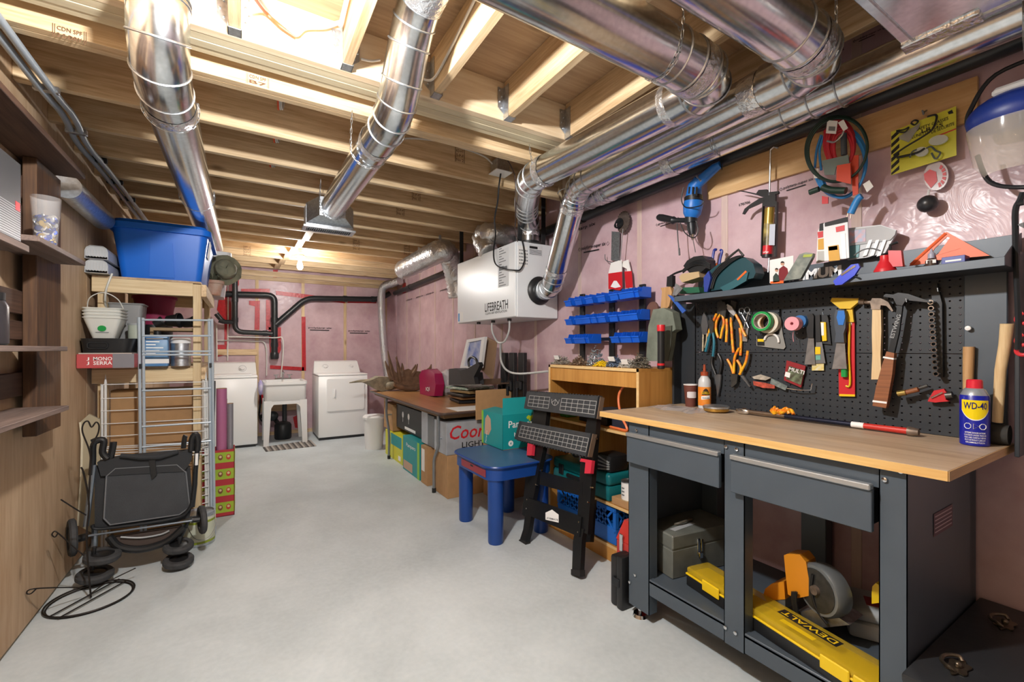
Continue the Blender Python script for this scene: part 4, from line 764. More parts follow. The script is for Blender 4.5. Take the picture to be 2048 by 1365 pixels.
ppn = onp('nipper_handles', 'pair of blue dipped cutter handles standing in the tray', 'pliers', 1433, 2.196)
for pts in (((575, 690), (572, 620), (585, 550), (605, 545)), ((630, 680), (640, 620), (655, 560), (640, 548))): rod(B(), c5(*pts), .007, .0, 2.196).o('handle', mat('blue_dip', '1b2f8f', .4), ppn)
flat(B(), c5((570, 680), (615, 670), (600, 740), (570, 750)), -.006, .006, 2.196).o('jaws', ORG, ppn)
js = onp('jigsaw', 'dark teal corded jigsaw lying on its side in the tray', 'jigsaw', 1475, 2.12); TEA = mat('dark_teal', '17414a', .4)
b = flat(B(), c5((520, 880), (560, 760), (650, 690), (800, 620), (900, 620), (980, 680), (1002, 760), (980, 810), (880, 830), (820, 870), (700, 910), (560, 930)), -.03, .045, 2.12); b.o('body', TEA, js)
flat(B(), c5((640, 890), (760, 830), (870, 740), (900, 750), (880, 830), (760, 900), (680, 930)), .045, .055, 2.12).o('handle', mat('teal_lighter', '2b5d66', .4), js); flat(B(), c5((790, 815), (870, 735), (882, 748), (800, 825)), .055, .057, 2.12).o('trigger', ORG, js)
for k in range(4): rod(B(), c5((520+15*k, 900), (560+16*k, 780), (660+20*k, 670), (780+12*k, 610), (850, 605)), .004, .055, 2.12).o('cord_wrap', BLKC, js)
rod(B(), c5((690, 640), (760, 580), (805, 545), (850, 600)), .006, .02, 2.12, sm=False).o('wire_guide', TOOLDK, js)
bl = onp('blue_case', 'small blue packet tucked beside the jigsaw', 'packet', 1413, 2.06); flat(B(), c5((495, 800), (540, 740), (560, 800), (530, 930), (500, 930)), 0, .015, 2.06).o('packet', mat('navy_packet', '22388c', .5), bl)
# photo card of a seated pair (two small figures on white)
pc = onp('photo_card', 'white photo card of two people propped against the tray back', 'photo', 1562, 2.15); flat(B(), c5((1090, 640), (1305, 598), (1308, 800), (1090, 850)), 0, .002, 2.15).o('card', PAPER, pc)
SKIN = mat('print_skin', 'c99a80', .7)
flat(B(), c5((1175, 720), (1215, 690), (1250, 715), (1268, 800), (1250, 830), (1165, 835)), .002, .003, 2.15).o('print', mat('print_maroon', '7c1822', .7), pc); flat(B(), c5((1120, 790), (1145, 755), (1170, 780), (1180, 835), (1120, 845)), .003, .004, 2.15).o('print', mat('print_dark', '33403a', .7), pc)
for cx, cy, rr in ((1205, 672, 17), (1152, 732, 15)): flat(B(), c5(*arc((cx, cy), rr, 0, 330, 10)), .003, .0045, 2.15).o('print', SKIN, pc); flat(B(), c5(*arc((cx, cy-6), rr, 180, 360, 8)), .0046, .005, 2.15).o('print', mat('print_hair', '2a1d18', .7), pc)
flat(B(), c5((1095, 835), (1215, 825), (1215, 850), (1095, 855)), .003, .004, 2.15).o('print', ORG, pc)
kp = onp('knife_pack', 'grey clamshell pack leaning out of the tray', 'pack', 1597, 2.08); flat(B(), c5((1225, 830), (1370, 590), (1430, 570), (1495, 580), (1490, 610), (1380, 810)), 0, .02, 2.08).o('shell', mat('grey_shell', '5d6662', .35, col2='8f948a', vs=35), kp); flat(B(), c5((1400, 590), (1480, 585), (1470, 610), (1390, 615)), .02, .022, 2.08).o('label', mat('lime_label', '9aa63a', .5), kp)
for i, (lab, poly, m, X_, parts) in enumerate((
    ('white and yellow carded sealant pack with red logo', [(1515, 670), (1530, 380), (1560, 310), (1640, 290), (1640, 640)], PAPER, 2.17, [([(1530, 450), (1590, 440), (1600, 540), (1530, 545)], mat('mustard', 'cf9a2b', .5)), ([(1525, 385), (1575, 375), (1575, 430), (1530, 440)], RED), ([(1545, 310), (1580, 300), (1580, 370), (1540, 375)], INK), ([(1525, 560), (1600, 555), (1600, 650), (1525, 660)], mat('fine_print', 'b9b7b2', .6))]),
    ('white carded pack of tubes with black header', [(1590, 650), (1580, 310), (1800, 260), (1815, 620)], mat('pack_white', 'd9dcdf', .4), 2.13, [([(1590, 300), (1800, 245), (1800, 290), (1592, 335)], INK), ([(1690, 340), (1770, 320), (1770, 370), (1695, 385)], RED), ([(1620, 515), (1715, 500), (1730, 640), (1630, 650)], mat('mustard', 'cf9a2b', .5)), ([(1625, 520), (1705, 508), (1708, 545), (1628, 555)], INK), ([(1735, 400), (1775, 395), (1790, 625), (1750, 630)], WINK)]))):
    t = onp('carded_pack', lab, 'pack', c5(poly[0])[0][0]+10, X_); flat(B(), c5(*poly), 0, .006, X_).o('card', m, t)
    for pp, mm in parts: flat(B(), c5(*pp), .006, .0085, X_).o('print', mm, t)
og = onp('screw_organiser', 'clear lidded screw organiser leaning on the wall behind the tray', 'organiser', 1740, 2.19); XO = 2.19
flat(B(), c6((240, 600), (235, 330), (520, 300), (655, 345), (650, 380), (560, 540), (400, 580)), 0, .012, XO).o('tray', mat('organiser_grey', 'b5b9bd', .3), og); flat(B(), c6((245, 340), (520, 305), (650, 348), (640, 385), (600, 430), (240, 480)), .012, .018, XO).o('lid', mat('organiser_lid', 'd5d8dc', .15, alpha=.6), og)
for i in range(3): flat(B(), c6((420+60*i, 430), (450+60*i, 425), (400+60*i, 560), (365+60*i, 570)), .012, .02, XO).o('divider', mat('organiser_bright', 'e3e6e8', .3), og)
flat(B(), c6((250, 350), (390, 335), (390, 440), (250, 455)), .0185, .0195, XO).o('sticker', mat('pale_blue_print', '8fb3cf', .5, col2='d8a0a0', vs=50), og); flat(B(), c6((242, 480), (340, 470), (330, 575), (245, 590)), .012, .016, XO).o('divider', mat('teal_bits', '5f8f93', .4), og)
oc = onp('oil_can', 'red pump oil can with bent spout in the tray', 'oil can', 1775, 2.07); XO = 2.07; p = P(1770, 540, X=XO); Mo = Matrix.Translation((XO, p.y, ZS))
B(Mo).lathe([(.034, 0), (.034, .03), (.030, .038), (.022, .055), (.015, .07), (.015, .085)], n=24).o('body', RED, oc); flat(B(), c6((590, 520), (700, 520), (715, 655), (600, 660)), -.008, .012, XO).o('handle', RED, oc); rod(B(), c6((515, 520), (440, 500), (360, 515), (290, 560)), .0025, .0, XO).o('spout', TOOLST, oc); rod(B(), c6((600, 510), (600, 470), (665, 445)), .005, .0, XO, sm=False).o('lever', BLKM, oc); B(Mo).lathe([(.034, 0), (.034, .006)], n=24).o('foot_band', WPL, oc)
sq = onp('speed_square', 'orange plastic speed square leaning on the tray back', 'square', 1870, 2.17); XO = 2.17
flat(B(), c6((760, 650), (1080, 358), (1450, 562), (1240, 580), (1200, 500), (1000, 560), (1110, 410), (1085, 400), (980, 500), (900, 630)), 0, .005, XO).o('plate', mat('square_orange', 'e9693a', .45), sq); flat(B(), c6((990, 560), (1110, 470), (1300, 520), (1240, 582), (1000, 600)), .0, .004, XO).o('plate', mat('square_orange', 'e9693a', .45), sq); rod(B(), c6((775, 640), (930, 500), (1075, 370)), .006, .004, XO, sm=False).o('fence', mat('square_orange', 'e9693a', .45), sq)
gl = onp('super_glue', 'small brown dropper bottle with white label in the tray', 'bottle', 1863, 2.09); p = P(1863, 540, X=2.09); Mo = Matrix.Translation((2.09, p.y, ZS)); B(Mo).lathe([(.016, 0), (.017, .003), (.017, .045), (.009, .055)], n=18).o('bottle', mat('brown_glass', '4a3a33', .25), gl); B(Mo).lathe([(.010, .053), (.010, .07), (.005, .076), (.002, .088)], n=14).o('cap', mat('lilac_cap', 'a3a3b5', .4), gl); a = c6((905, 600))[0]; flat(B(), c6((905, 600), (990, 593), (990, 622), (905, 630)), .014, .0155, 2.09).o('label', PAPER, gl)
bb_ = onp('blue_box', 'small dark blue carton with white foot in the tray', 'carton', 1905, 2.1); p0 = onS(1885, 2.1); p1 = onS(1932, 2.1)
B().bx(2.09, 2.14, p1.y, p0.y, ZS, ZS+.052, .001).o('carton', mat('carton_blue', '17308f', .4), bb_); B().bx(2.089, 2.141, p1.y-.0005, p0.y+.0005, ZS, ZS+.024).o('base', WPL, bb_); B(fr((2.0895, p0.y, ZS), (0, -1, 0), (0, 0, 1))).bx(.01, .05, .034, .040, 0, .0006).o('print', WINK, bb_)
kn = T('utility_knife', 'blue folding utility knife clipped to the tray lip', 'knife', P(1672, 572, X=2.012)); flat(B(), c6((118, 780), (270, 640), (330, 630), (345, 660), (300, 730), (190, 810), (135, 815)), 0, .012, 2.014).o('handle', mat('knife_blue', '1c39c9', .35), kn); flat(B(), c6((175, 720), (300, 640), (305, 655), (185, 735)), .012, .014, 2.014).o('clip', CHROME, kn); rod(B(), c6((290, 735), (340, 755)), .003, .006, 2.014, sm=False).o('blade', BLKM, kn)
sk = T('pull_saw', 'blue pull handle hooked over the tray end', 'saw', P(1368, 625, X=2.03)); flat(B(), c5((165, 955), (200, 965), (330, 1100), (300, 1125), (250, 1060), (200, 1000)), 0, .01, 2.03).o('handle', mat('saw_blue', '2f57a8', .4), sk); flat(B(), c5((205, 960), (235, 850), (300, 900), (240, 965)), -.004, .002, 2.03).o('blade', STEELR, sk)
# ---- lower shelf
ZL = .213
def yaw(o, a): return Matrix.Translation(Vector(o)) @ Matrix.Rotation(R(a), 4, 'Z')
tb = T('metal_toolbox', 'scuffed grey metal toolbox on the lower shelf of the workbench', 'toolbox', (1.86, 1.28, ZL)); GM = mat('scuffed_grey_paint', '6f736d', .55, .2, var=.2, vs=12)
p0 = P(1345, 1160, Z=ZL); p1 = P(1296, 1128, Z=ZL); p2 = P(1450, 1105, Z=ZL); M = yaw((p0.x, p0.y, ZL), -8)
w, d_ = .40, .22   # x away from the camera's left, y along
B(M).bx(0, w, 0, d_, 0, .13, .003).o('body', GM, tb); B(M).bx(-.001, w+.001, -.001, d_+.001, .134, .2, .006).o('lid', GM, tb); B(M).bx(.002, w-.002, .002, d_-.002, .12, .14).o('inner_lip', GM, tb)
h0 = M @ Vector((w*.42, d_*.5, .2)); B().tube(spline([h0+Vector((-.06, 0, .002)), h0+Vector((-.05, -.02, .012)), h0+Vector((0, -.025, .016)), h0+Vector((.05, -.015, .012)), h0+Vector((.06, .01, .002))], 5), .006, 8).o('handle', mat('leather_handle', '5d564a', .6), tb)
B(M @ Matrix.Rotation(R(10), 4, 'Z')).bx(.06, .22, .03, .06, .2003, .201).o('tape_strip', mat('grey_tape', 'a9adb0', .5), tb)
for k in (0,): b = B(M).bx(.15, .165, -.006, 0, .09, .165, .001); b.bx(.175, .185, -.005, 0, .10, .16, .001); b.o('latch', CHROME, tb); B(M).bx(.155, .18, -.012, -.004, .07, .1, .003).o('hasp', CHROME, tb)
p0 = P(1365, 1165, Z=ZL+.02); yo = T('long_organiser', 'long low organiser case with clear yellow lid and black base', 'organiser', (1.66, .95, ZL))
Ym = mat('yellow_clear_lid', 'c9ac2c', .2, alpha=.55); 
a = P(1372, 1170, Z=ZL); c = P(1700, 1392, Z=ZL); dv = (c-a).normalized(); MO = fr((a.x, a.y, ZL), dv, (-dv.y, dv.x, 0)); Lo = .80
B(MO).bx(0, Lo, 0, .13, 0, .05, .004).o('base', BLK, yo); B(MO).bx(0, Lo, 0, .13, .052, .085, .012, 2).o('lid', Ym, yo); B(MO).bx(-.002, Lo+.002, -.002, .132, .048, .056, .002).o('rim', YEL, yo)
for x in (.10, .60, .70): B(MO).bx(x, x+.09, -.008, .0, .03, .075, .003).o('latch', YEL, yo)
for k in range(6): B(MO).bx(.04+k*.13, .15+k*.13, .02, .11, .05, .053).o('contents', mat('bits_tan', '7c6436', .6, var=.4, vs=60), yo)
Mt = MO @ Matrix.Translation((.60, .092, .0862)) @ Matrix.Rotation(R(180), 4, 'Z'); B(MO).bx(.40, .61, .06, .10, .0853, .0858).o('label', INK, yo); text('DEWALT', Mt, .19, .026, YEL, yo); B(MO).bx(.44, .56, .02, .04, .0853, .0858).o('label', YEL, yo)
# circular saw
cs = T('circular_saw', 'orange circular saw with grey blade guard on the lower shelf', 'circular saw', P(1625, 1235, Z=ZL)); XC = 1.86; SO = mat('saw_orange', 'd68a1c', .4)
cC = cr(1200, 1000, 460/1720); 
def sx(poly, c0, c1, m, nm, X=XC): return flat(B(), cC(*poly), c0, c1, X).o(nm, m, cs)
sx([(1410, 400), (1440, 390), (1530, 395), (1575, 450), (1590, 540), (1615, 660), (1600, 700), (1500, 720), (1440, 690), (1425, 560)], -.02, .05, SO, 'handle'); sx([(1275, 690), (1290, 640), (1340, 600), (1430, 585), (1440, 720), (1300, 725)], -.05, .06, SO, 'motor_housing')
sx([(1285, 730), (1440, 715), (1440, 790), (1310, 775)], -.05, .06, mat('dark_grey_cast', '6d7274', .5, .4), 'motor_end'); sx([(1495, 820), (1720, 770), (1920, 900), (1700, 925), (1500, 910)], -.06, .05, STEELR, 'base_plate')
p = P(1655, 1175, X=XC); Mc = fr((XC-.03, p.y, p.z), (-.35, -.94, 0), (0, 0, 1)); B(Mc).lathe([(.06, -.03), (.088, -.03), (.092, -.01), (.092, .02), (.086, .03), (.05, .03)], n=36).o('blade_guard', mat('cast_grey', '8f9496', .4, .6), cs); B(Mc).lathe([(.0, .031), (.075, .031), (.075, .033), (.0, .033)], n=36).o('blade', TOOLDK, cs); B(Mc).lathe([(.0, .033), (.018, .033), (.016, .045), (0, .045)], n=14).o('arbor', HST, cs); B(Mc).bx(-.09, -.055, -.05, .06, .028, .034).o('guard_stripe', PAPER, cs)
for k in range(3): rod(B(), cC((1440+14*k, 690), (1440+12*k, 760), (1465+10*k, 880)), .005, .065, XC).o('cord', BLKC, cs)
rod(B(), cC((1590, 560), (1580, 680), (1620, 820), (1700, 930)), .005, .06, XC).o('cord', BLKC, cs)
# grey power tool case
gc = T('grey_case', 'grey hard case with red label behind the yellow organiser', 'tool case', P(1720, 1300, Z=ZL)); p0 = P(1683, 1262, Z=ZL); M = yaw((p0.x+.0, p0.y-.02, ZL), -62)
B(M).bx(0, .3, -.02, .18, 0, .06, .015, 2).o('base', mat('case_grey', 'a9aeb0', .4), gc); B(M).bx(.004, .296, -.016, .176, .062, .11, .02, 3).o('lid', mat('case_grey', 'a9aeb0', .4), gc); B(M).bx(.06, .16, .03, .1, .1102, .1112).o('label', mat('case_red', 'a02a33', .5), gc); B(M).bx(.12, .2, .06, .11, .1112, .113).o('label', BLK, gc)
yt = T('yellow_handle', 'yellow moulded handle standing behind the grey case', 'tool', P(1750, 1215, X=1.9)); flat(B(), cr(1640, 1000, 408/1526)((400, 690), (405, 640), (430, 615), (470, 640), (480, 760), (400, 770)), -.01, .02, 1.9).o('handle', YEL, yt)
# ---- black chest at the lower right with drop handles
cc = T('black_chest', 'black painted wooden chest with ornate drop handles', 'chest', (1.9, .2, 0)); BW = mat('black_paint_wood', '26282b', .4, var=.1, vs=9, bump=.1, bs=30)
B().bx(1.555, XR-.025, -.5, .462, 0, .37, .004).o('body', BW, cc); top = B().bx(1.53, XR-.02, -.52, .475, .372, .40, .008, 2).o('lid', BW, cc)
BRS = mat('aged_brass', '6f6557', .35, .9, var=.3, vs=40)
for u, v in ((1916, 1336), (2010, 1249)):
    p = P(u, v, Z=.402); hd = B(Matrix.Translation(p)).prism([(.045*math.cos(a)*(1+.18*math.cos(6*a)), .022*math.sin(a)*(1+.18*math.cos(6*a))) for a in [i*2*math.pi/36 for i in range(36)]], 0, .003).o('back_plate', BRS, cc)
    B(Matrix.Translation(p)).tube(spline([(-.035, 0, .004), (-.04, .008, .012), (-.025, .026, .011), (0, .032, .011), (.025, .026, .011), (.04, .008, .012), (.035, 0, .004)], 5), .005, 8).o('drop_handle', BRS, cc)
    B(Matrix.Translation(p)).sph((0, 0, .008), .009, u=10, v=8).o('rosette', BRS, cc)
# ================================================================= RIGHT WALL
XWL = XR-.002
pl = [P(u, v, X=XR-.02) for u, v in ((1415, 400), (1955, 238), (1955, 152), (1415, 345))]
B().hexa([(XR-.022, a.y, a.z) for a in pl], [(XR-.004, a.y, a.z) for a in pl]).o('ledger_board', wood('ledger_pine', 'c79a62', 'deb987', 1, 7), label='pine board screwed to the pink wall above the tools', cat='board')
XB = XR-.024
def wire_hook(t, u, v, X=XB, L=.05): a = q3(u, v, X, 0); B(RW(X)).tube([(a[0], a[1]+.01, 0), (a[0], a[1], .02), (a[0], a[1]-.012, L*.7), (a[0], a[1], L)], .003, 6).o('hook', TOOLST, t)
# drill
dr = T('hammer_drill', 'blue hammer drill hanging chuck down with side handle and cord', 'drill', P(1385, 500, X=2.14)); DB = mat('drill_blue', '1a6cc0', .4); X_ = 2.14
cd_ = cr(1300, 300, .2)   # own tracing frame
def dpx(*p): return list(p)
rod(B(), [(1441, 329), (1430, 336), (1412, 352), (1396, 366)], [.018, .025, .028, .031], 0, X_, 14, False).o('handle', DB, dr)
rod(B(), [(1399, 360), (1390, 372), (1387, 396)], [.030, .038, .044], 0, X_, 18, False).o('rear_housing', DB, dr); rod(B(), [(1387, 403), (1386, 412), (1384, 428), (1382, 436)], [.050, .052, .047, .033], 0, X_, 20, False).o('motor_housing', DB, dr)
for k in range(3): flat(B(), [(1378+7*k, 374), (1381+7*k, 374), (1380+7*k, 392), (1377+7*k, 392)], .036, .042, X_).o('vent', BLK, dr)
rod(B(), [(1387, 394), (1387, 404)], .049, 0, X_, 18, False).o('band', BLK, dr); rod(B(), [(1382, 435), (1382, 447)], .034, 0, X_, 16, False).o('gearbox', BLKM, dr); rod(B(), [(1383, 446), (1384, 458), (1385, 470)], [.026, .026, .018], 0, X_, 16, False).o('chuck', BLKM, dr); rod(B(), [(1385, 470), (1386, 480)], [.012, .008], 0, X_, 10, False).o('chuck_nose', CHROME, dr); rod(B(), [(1386, 480), (1391, 505)], .0022, 0, X_, 6, False).o('drill_bit', TOOLST, dr)
rod(B(), [(1315, 435), (1318, 435), (1324, 436), (1344, 440), (1347, 441)], [.012, .019, .021, .019, .021], .01, X_, 16, False).o('side_handle', BLK, dr); rod(B(), [(1347, 441), (1352, 441), (1376, 441)], [.023, .014, .014], .01, X_, 14, False).o('handle_collar', BLKM, dr)
for pts in ([(1367, 375), (1363, 400), (1372, 415), (1400, 412), (1408, 402)], [(1360, 445), (1370, 466), (1388, 476), (1396, 462), (1392, 442)]): rod(B(), pts, .003, .055, X_).o('cord', BLKC, dr)
rod(B(), [(1354, 447), (1356, 480), (1358, 500)], .003, .02, X_).o('cord', BLKC, dr); rod(B(), [(1358, 497), (1359, 511)], .005, .02, X_, 8, False).o('plug', BLK, dr); rod(B(), [(1425, 326), (1440, 322), (1444, 340)], .003, 0, X_).o('strain_relief', BLK, dr); rod(B(), [(1393, 352), (1402, 362)], .006, .024, X_, 8, False).o('ring', TOOLST, dr)
# disc and bracket hung on the wall, red packets
ag = T('sanding_disc', 'dark toothed grinding disc hung on the pink wall', 'disc', P(1243, 470, X=2.22)); p = P(1246, 444, X=2.21); Mr = fr((2.215, p.y, p.z), (0, -1, 0), (0, 0, 1))
poly = [((.062 if k % 2 else .055)*math.cos(k*math.pi/22), (.075 if k % 2 else .068)*math.sin(k*math.pi/22)) for k in range(44)]; B(Mr).prism(poly, 0, .006).o('disc', mat('grit_brown', '4c403a', .9, var=.3, vs=60), ag)
cbl = T('cable_coil', 'black coiled wire hooked in front of the grinding disc', 'cable', P(1236, 465, X=2.2)); p = P(1238, 447, X=2.2); Mr = fr((2.2, p.y, p.z), (0, -1, 0), (0, 0, 1))
for k in range(5): B(Mr).tube([((.034-.004*k)*math.cos(a), (.032-.004*k)*math.sin(a)-.004*k, .006*k) for a in [i*2*math.pi/20 for i in range(20)]], .0045, 6, True).o('loop', BLKC, cbl)
rod(B(), [(1246, 458), (1243, 490), (1240, 522)], .003, .03, 2.2).o('tail', TOOLST, cbl)
st = T('steel_strap', 'perforated grey steel strap hanging on a bent hook', 'strap', P(1228, 525, X=2.23)); flat(B(), cb((545, 315), (605, 320), (600, 545), (540, 535)), 0, .004, 2.235).o('strap', mat('strap_grey', '7d8285', .45, .6, var=.3, vs=90), st); rod(B(), cb((492, 490), (500, 535), (560, 552), (600, 555)), .003, .02, 2.23).o('hook', TOOLST, st)
for i, (poly, lab) in enumerate((([(545, 560), (630, 530), (650, 620), (665, 740), (640, 760), (620, 600)], 'red and white carded packet behind its twin on the wall hook'), ([(540, 555), (620, 530), (625, 740), (605, 762), (518, 752), (520, 635)], 'red and white carded packet with a white picture on the wall hook'))):
    poly = [(x+(40 if i == 0 else 0), y) for x, y in poly]; t = T('carded_packet', lab, 'packet', P(*cb((580, 760))[0], X=2.21), 'packets on the wall hook'); flat(B(), cb(*poly), .0+.012*i, .006+.012*i, 2.225).o('card', PAPER, t)
    if i: flat(B(), cb((518, 635), (622, 620), (625, 740), (605, 762), (518, 752)), .0185, .0195, 2.225).o('print', RED, t); flat(B(), cb((535, 735), (560, 690), (580, 690), (612, 735), (570, 745)), .0195, .0205, 2.225).o('print', WINK, t)
    else: flat(B(), cb((640, 620), (695, 615), (705, 740), (650, 745)), .0062, .007, 2.225).o('print', RED, t)
# caulking gun
cg = T('caulking_gun', 'black caulking gun with gold and red cartridge hung by its rod', 'caulking gun', P(1535, 517, X=2.18)); X_ = 2.18
rod(B(), [(1539, 385), (1541, 300), (1548, 294), (1556, 296)], .0045, .0, X_, 8, False).o('plunger_rod', STEELR, cg)
flat(B(), cw((625, 860), (640, 870), (640, 820), (735, 810), (735, 865), (748, 870), (742, 1150), (735, 1340), (725, 1340), (735, 910), (630, 910), (618, 1340), (608, 1330)), -.004, .012, X_).o('cradle', BLK, cg)
flat(B(), cw((400, 775), (450, 775), (570, 800), (590, 770), (660, 765), (670, 790), (760, 780), (760, 800), (690, 820), (620, 830), (580, 815), (480, 790)), -.006, .006, X_).o('thumb_release', BLK, cg); flat(B(), cw((640, 830), (600, 840), (520, 890), (470, 930), (450, 975), (465, 978), (500, 930), (590, 890), (650, 860)), -.005, .005, X_).o('trigger', BLK, cg)
rod(B(), cw((680, 925), (672, 1060)), .0215, 0, X_, 24, False).o('cartridge', mat('cartridge_gold', 'a88b3e', .3, .5), cg); rod(B(), cw((672, 1058), (664, 1245)), .0216, 0, X_, 24, False).o('cartridge_label', mat('cartridge_label', 'b9a45c', .4, col2='3a3122', vs=22), cg); flat(B(), cw((680, 1062), (728, 1060), (722, 1240), (672, 1240)), .0205, .0222, X_).o('label', mat('label_lilac', 'b6bccb', .5), cg); rod(B(), cw((664, 1245), (660, 1320)), .0218, 0, X_, 24, False).o('red_band', RED, cg); rod(B(), cw((660, 1320), (658, 1345)), .023, 0, X_, 24, False).o('end_ring', BLK, cg)
pz = [P(*cw(pp)[0], X=X_-.0225) for pp in ((622, 1312), (655, 1310))]; text('LePage', fr(pz[0], pz[1]-pz[0], (0, 0, 1)), .026, .012, WINK, cg); rod(B(), [(1538, 516), (1536, 545)], .004, 0, X_, 8, False).o('nozzle', STEELR, cg)
rod(B(), cw((680, 790), (680, 900)), .008, .0, X_, 10, False).o('spring', CHROME, cg)
# extension cords
def cord(lab, m, loops, r, X, name='extension_cord'):
    t = T(name, lab, 'cord', P(1690, 420, X=X), 'coiled cords on the board hook')
    for i, l in enumerate(loops): rod(B(), cw(*l), r, .006*(i % 3), X).o('loop', m, t)
    return t
def ell(cx, cy, rx, ry, a0=0, a1=360, tilt=0, n=18):
    out = []
    for k in range(n+1):
        a = R(a0+(a1-a0)*k/n); x, y = rx*math.cos(a), ry*math.sin(a); tt = R(tilt); out.append((cx+x*math.cos(tt)-y*math.sin(tt), cy+x*math.sin(tt)+y*math.cos(tt)))
    return out
rc = cord('coiled red extension cord with black end and paper tags', mat('cord_red', 'bf2836', .45), [ell(1275+6*k, 370+10*k, 130-11*k, 200-12*k, 0, 360, -3) for k in range(6)] + [[(1150, 260), (1160, 420), (1180, 520)], [(1180, 350), (1200, 450), (1215, 560)]], .0055, 2.135)
flat(B(), cw((1170, 190), (1190, 175), (1260, 180), (1245, 290), (1160, 285)), .03, .032, 2.125).o('tag', PAPER, rc); flat(B(), cw((1185, 225), (1240, 228), (1236, 265), (1180, 262)), .0322, .033, 2.125).o('barcode', mat('barcode_grey', '6f7274', .6), rc); flat(B(), cw((1262, 195), (1310, 168), (1348, 240), (1310, 268)), .03, .032, 2.125).o('tag', PAPER, rc)
rod(B(), cw((1310, 290), (1312, 380), (1315, 470)), .011, .02, 2.125, 12).o('connector', mat('dark_grey_plug', '3e434a', .5), rc)
flat(B(), cw((1255, 560), (1370, 540), (1375, 720), (1250, 690)), .025, .03, 2.125).o('sleeve', mat('sleeve_orange', 'd5472a', .5), rc); flat(B(), cw((1125, 520), (1350, 470), (1360, 540), (1250, 570), (1235, 640), (1150, 640)), .02, .024, 2.125).o('sleeve', mat('sleeve_grey', '6d7e7c', .4), rc); flat(B(), cw((1128, 820), (1180, 830), (1180, 885), (1128, 888)), .01, .016, 2.125).o('sleeve_end', RED, rc); flat(B(), cw((1370, 480), (1440, 470), (1435, 800), (1390, 820)), -.004, .0, 2.125).o('sleeve', mat('sleeve_orange', 'd5472a', .5), rc)
bc = cord('coiled blue extension cord hanging below the red coil with its plug', mat('cord_blue', '2f86cc', .45), [ell(1280+9*k, 530+12*k, 225-14*k, 300-10*k, -75, 150, 4) for k in range(4)] + [[(1120, 300), (1080, 430), (1065, 580)], [(1140, 310), (1105, 430), (1120, 600)]], .005, 2.15)
rod(B(), cw((1465, 820), (1430, 850), (1370, 970)), .013, .03, 2.125, 12).o('plug', mat('cord_blue', '2f86cc', .45), bc); b = B(); rod(b, cw((1350, 960), (1340, 1000)), .002, .032, 2.125, 6, False); b.o('prong', CHROME, bc); b = B(); rod(b, cw((1375, 975), (1368, 1015)), .002, .028, 2.125, 6, False); b.o('prong', CHROME, bc); flat(B(), cw((1475, 720), (1530, 685), (1565, 740), (1510, 790)), .02, .022, 2.125).o('tag', PAPER, bc)
gc_ = cord('coiled dark green extension cord looped around the others', mat('cord_green', '16352b', .45), [ell(1250+5*k, 420+3*k, 262-8*k, 285-6*k, 0, 360, 22) for k in range(3)], .0045, 2.12)
rod(B(), cw((1130, 745), (1200, 770), (1330, 775)), .014, .03, 2.12, 12).o('connector', mat('cord_green', '16352b', .45), gc_); rod(B(), cw((1020, 790), (1100, 760)), .012, .03, 2.12, 10).o('plug', mat('cord_green', '16352b', .45), gc_); rod(B(), cw((1170, 350), (1230, 360), (1290, 310), (1310, 270)), .004, .04, 2.12).o('hook', TOOLST, gc_)
flat(B(), cw((1045, 590), (1095, 585), (1105, 665), (1060, 670)), .0, .002, 2.12).o('tag', PAPER, gc_)
# safety glasses on a yellow card
XG = 2.215; sg = T('safety_glasses', 'safety glasses strapped on a yellow and black striped card', 'safety glasses', P(1840, 345, X=XG))
flat(B(), ch((180, 700), (735, 480), (738, 900), (180, 1070)), 0, .003, XG).o('card', mat('card_yellow', 'd3d13a', .5), sg)
for k in range(6):
    y = 740+62*k; flat(B(), ch((182, y), (250, y-65), (250, y-30), (182, min(1068, y+32))), .003, .0038, XG).o('stripe', INK, sg)
for s, a, c, h in (('SAFETY GLASSES', (395, 695), (670, 595), .012), ('LUNETTES', (360, 760), (520, 700), .012), ('DE SECURITE', (525, 715), (722, 640), .012), ('LRGS', (440, 712), (625, 650), .014)):
    p0, p1 = P(*ch(a)[0], X=XG-.004), P(*ch(c)[0], X=XG-.004); text(s, fr(p0, p1-p0, (0, 0, 1)), (p1-p0).length, h, INK, sg)
flat(B(), ch((560, 735), (735, 668), (735, 678), (560, 745)), .003, .0036, XG).o('stripe', RED, sg); flat(B(), ch((662, 530), (700, 510), (712, 540), (672, 550)), .003, .0036, XG).o('logo', INK, sg)
rod(B(), ch((200, 900), (300, 830), (450, 740), (530, 680), (565, 600), (560, 555), (490, 570)), .0035, .03, XG).o('strap', BLKC, sg); rod(B(), ch((230, 920), (400, 880), (470, 840)), .005, .02, XG).o('temple', BLK, sg)
for cx, cy, rx, ry in ((440, 870, 60, 40), (585, 770, 85, 40)): flat(B(), ch(*ell(cx, cy, rx, ry, 0, 345, -15)), .015, .022, XG).o('lens', mat('lens_clear', 'dfe6e6', .05, alpha=.55), sg)
rod(B(), ch((480, 840), (520, 825), (560, 860), (600, 880), (560, 930), (525, 880)), .003, .022, XG).o('frame', mat('smoke_frame', '56605e', .3), sg); rod(B(), ch((340, 920), (360, 870), (400, 850)), .003, .022, XG).o('frame', mat('smoke_frame', '56605e', .3), sg)
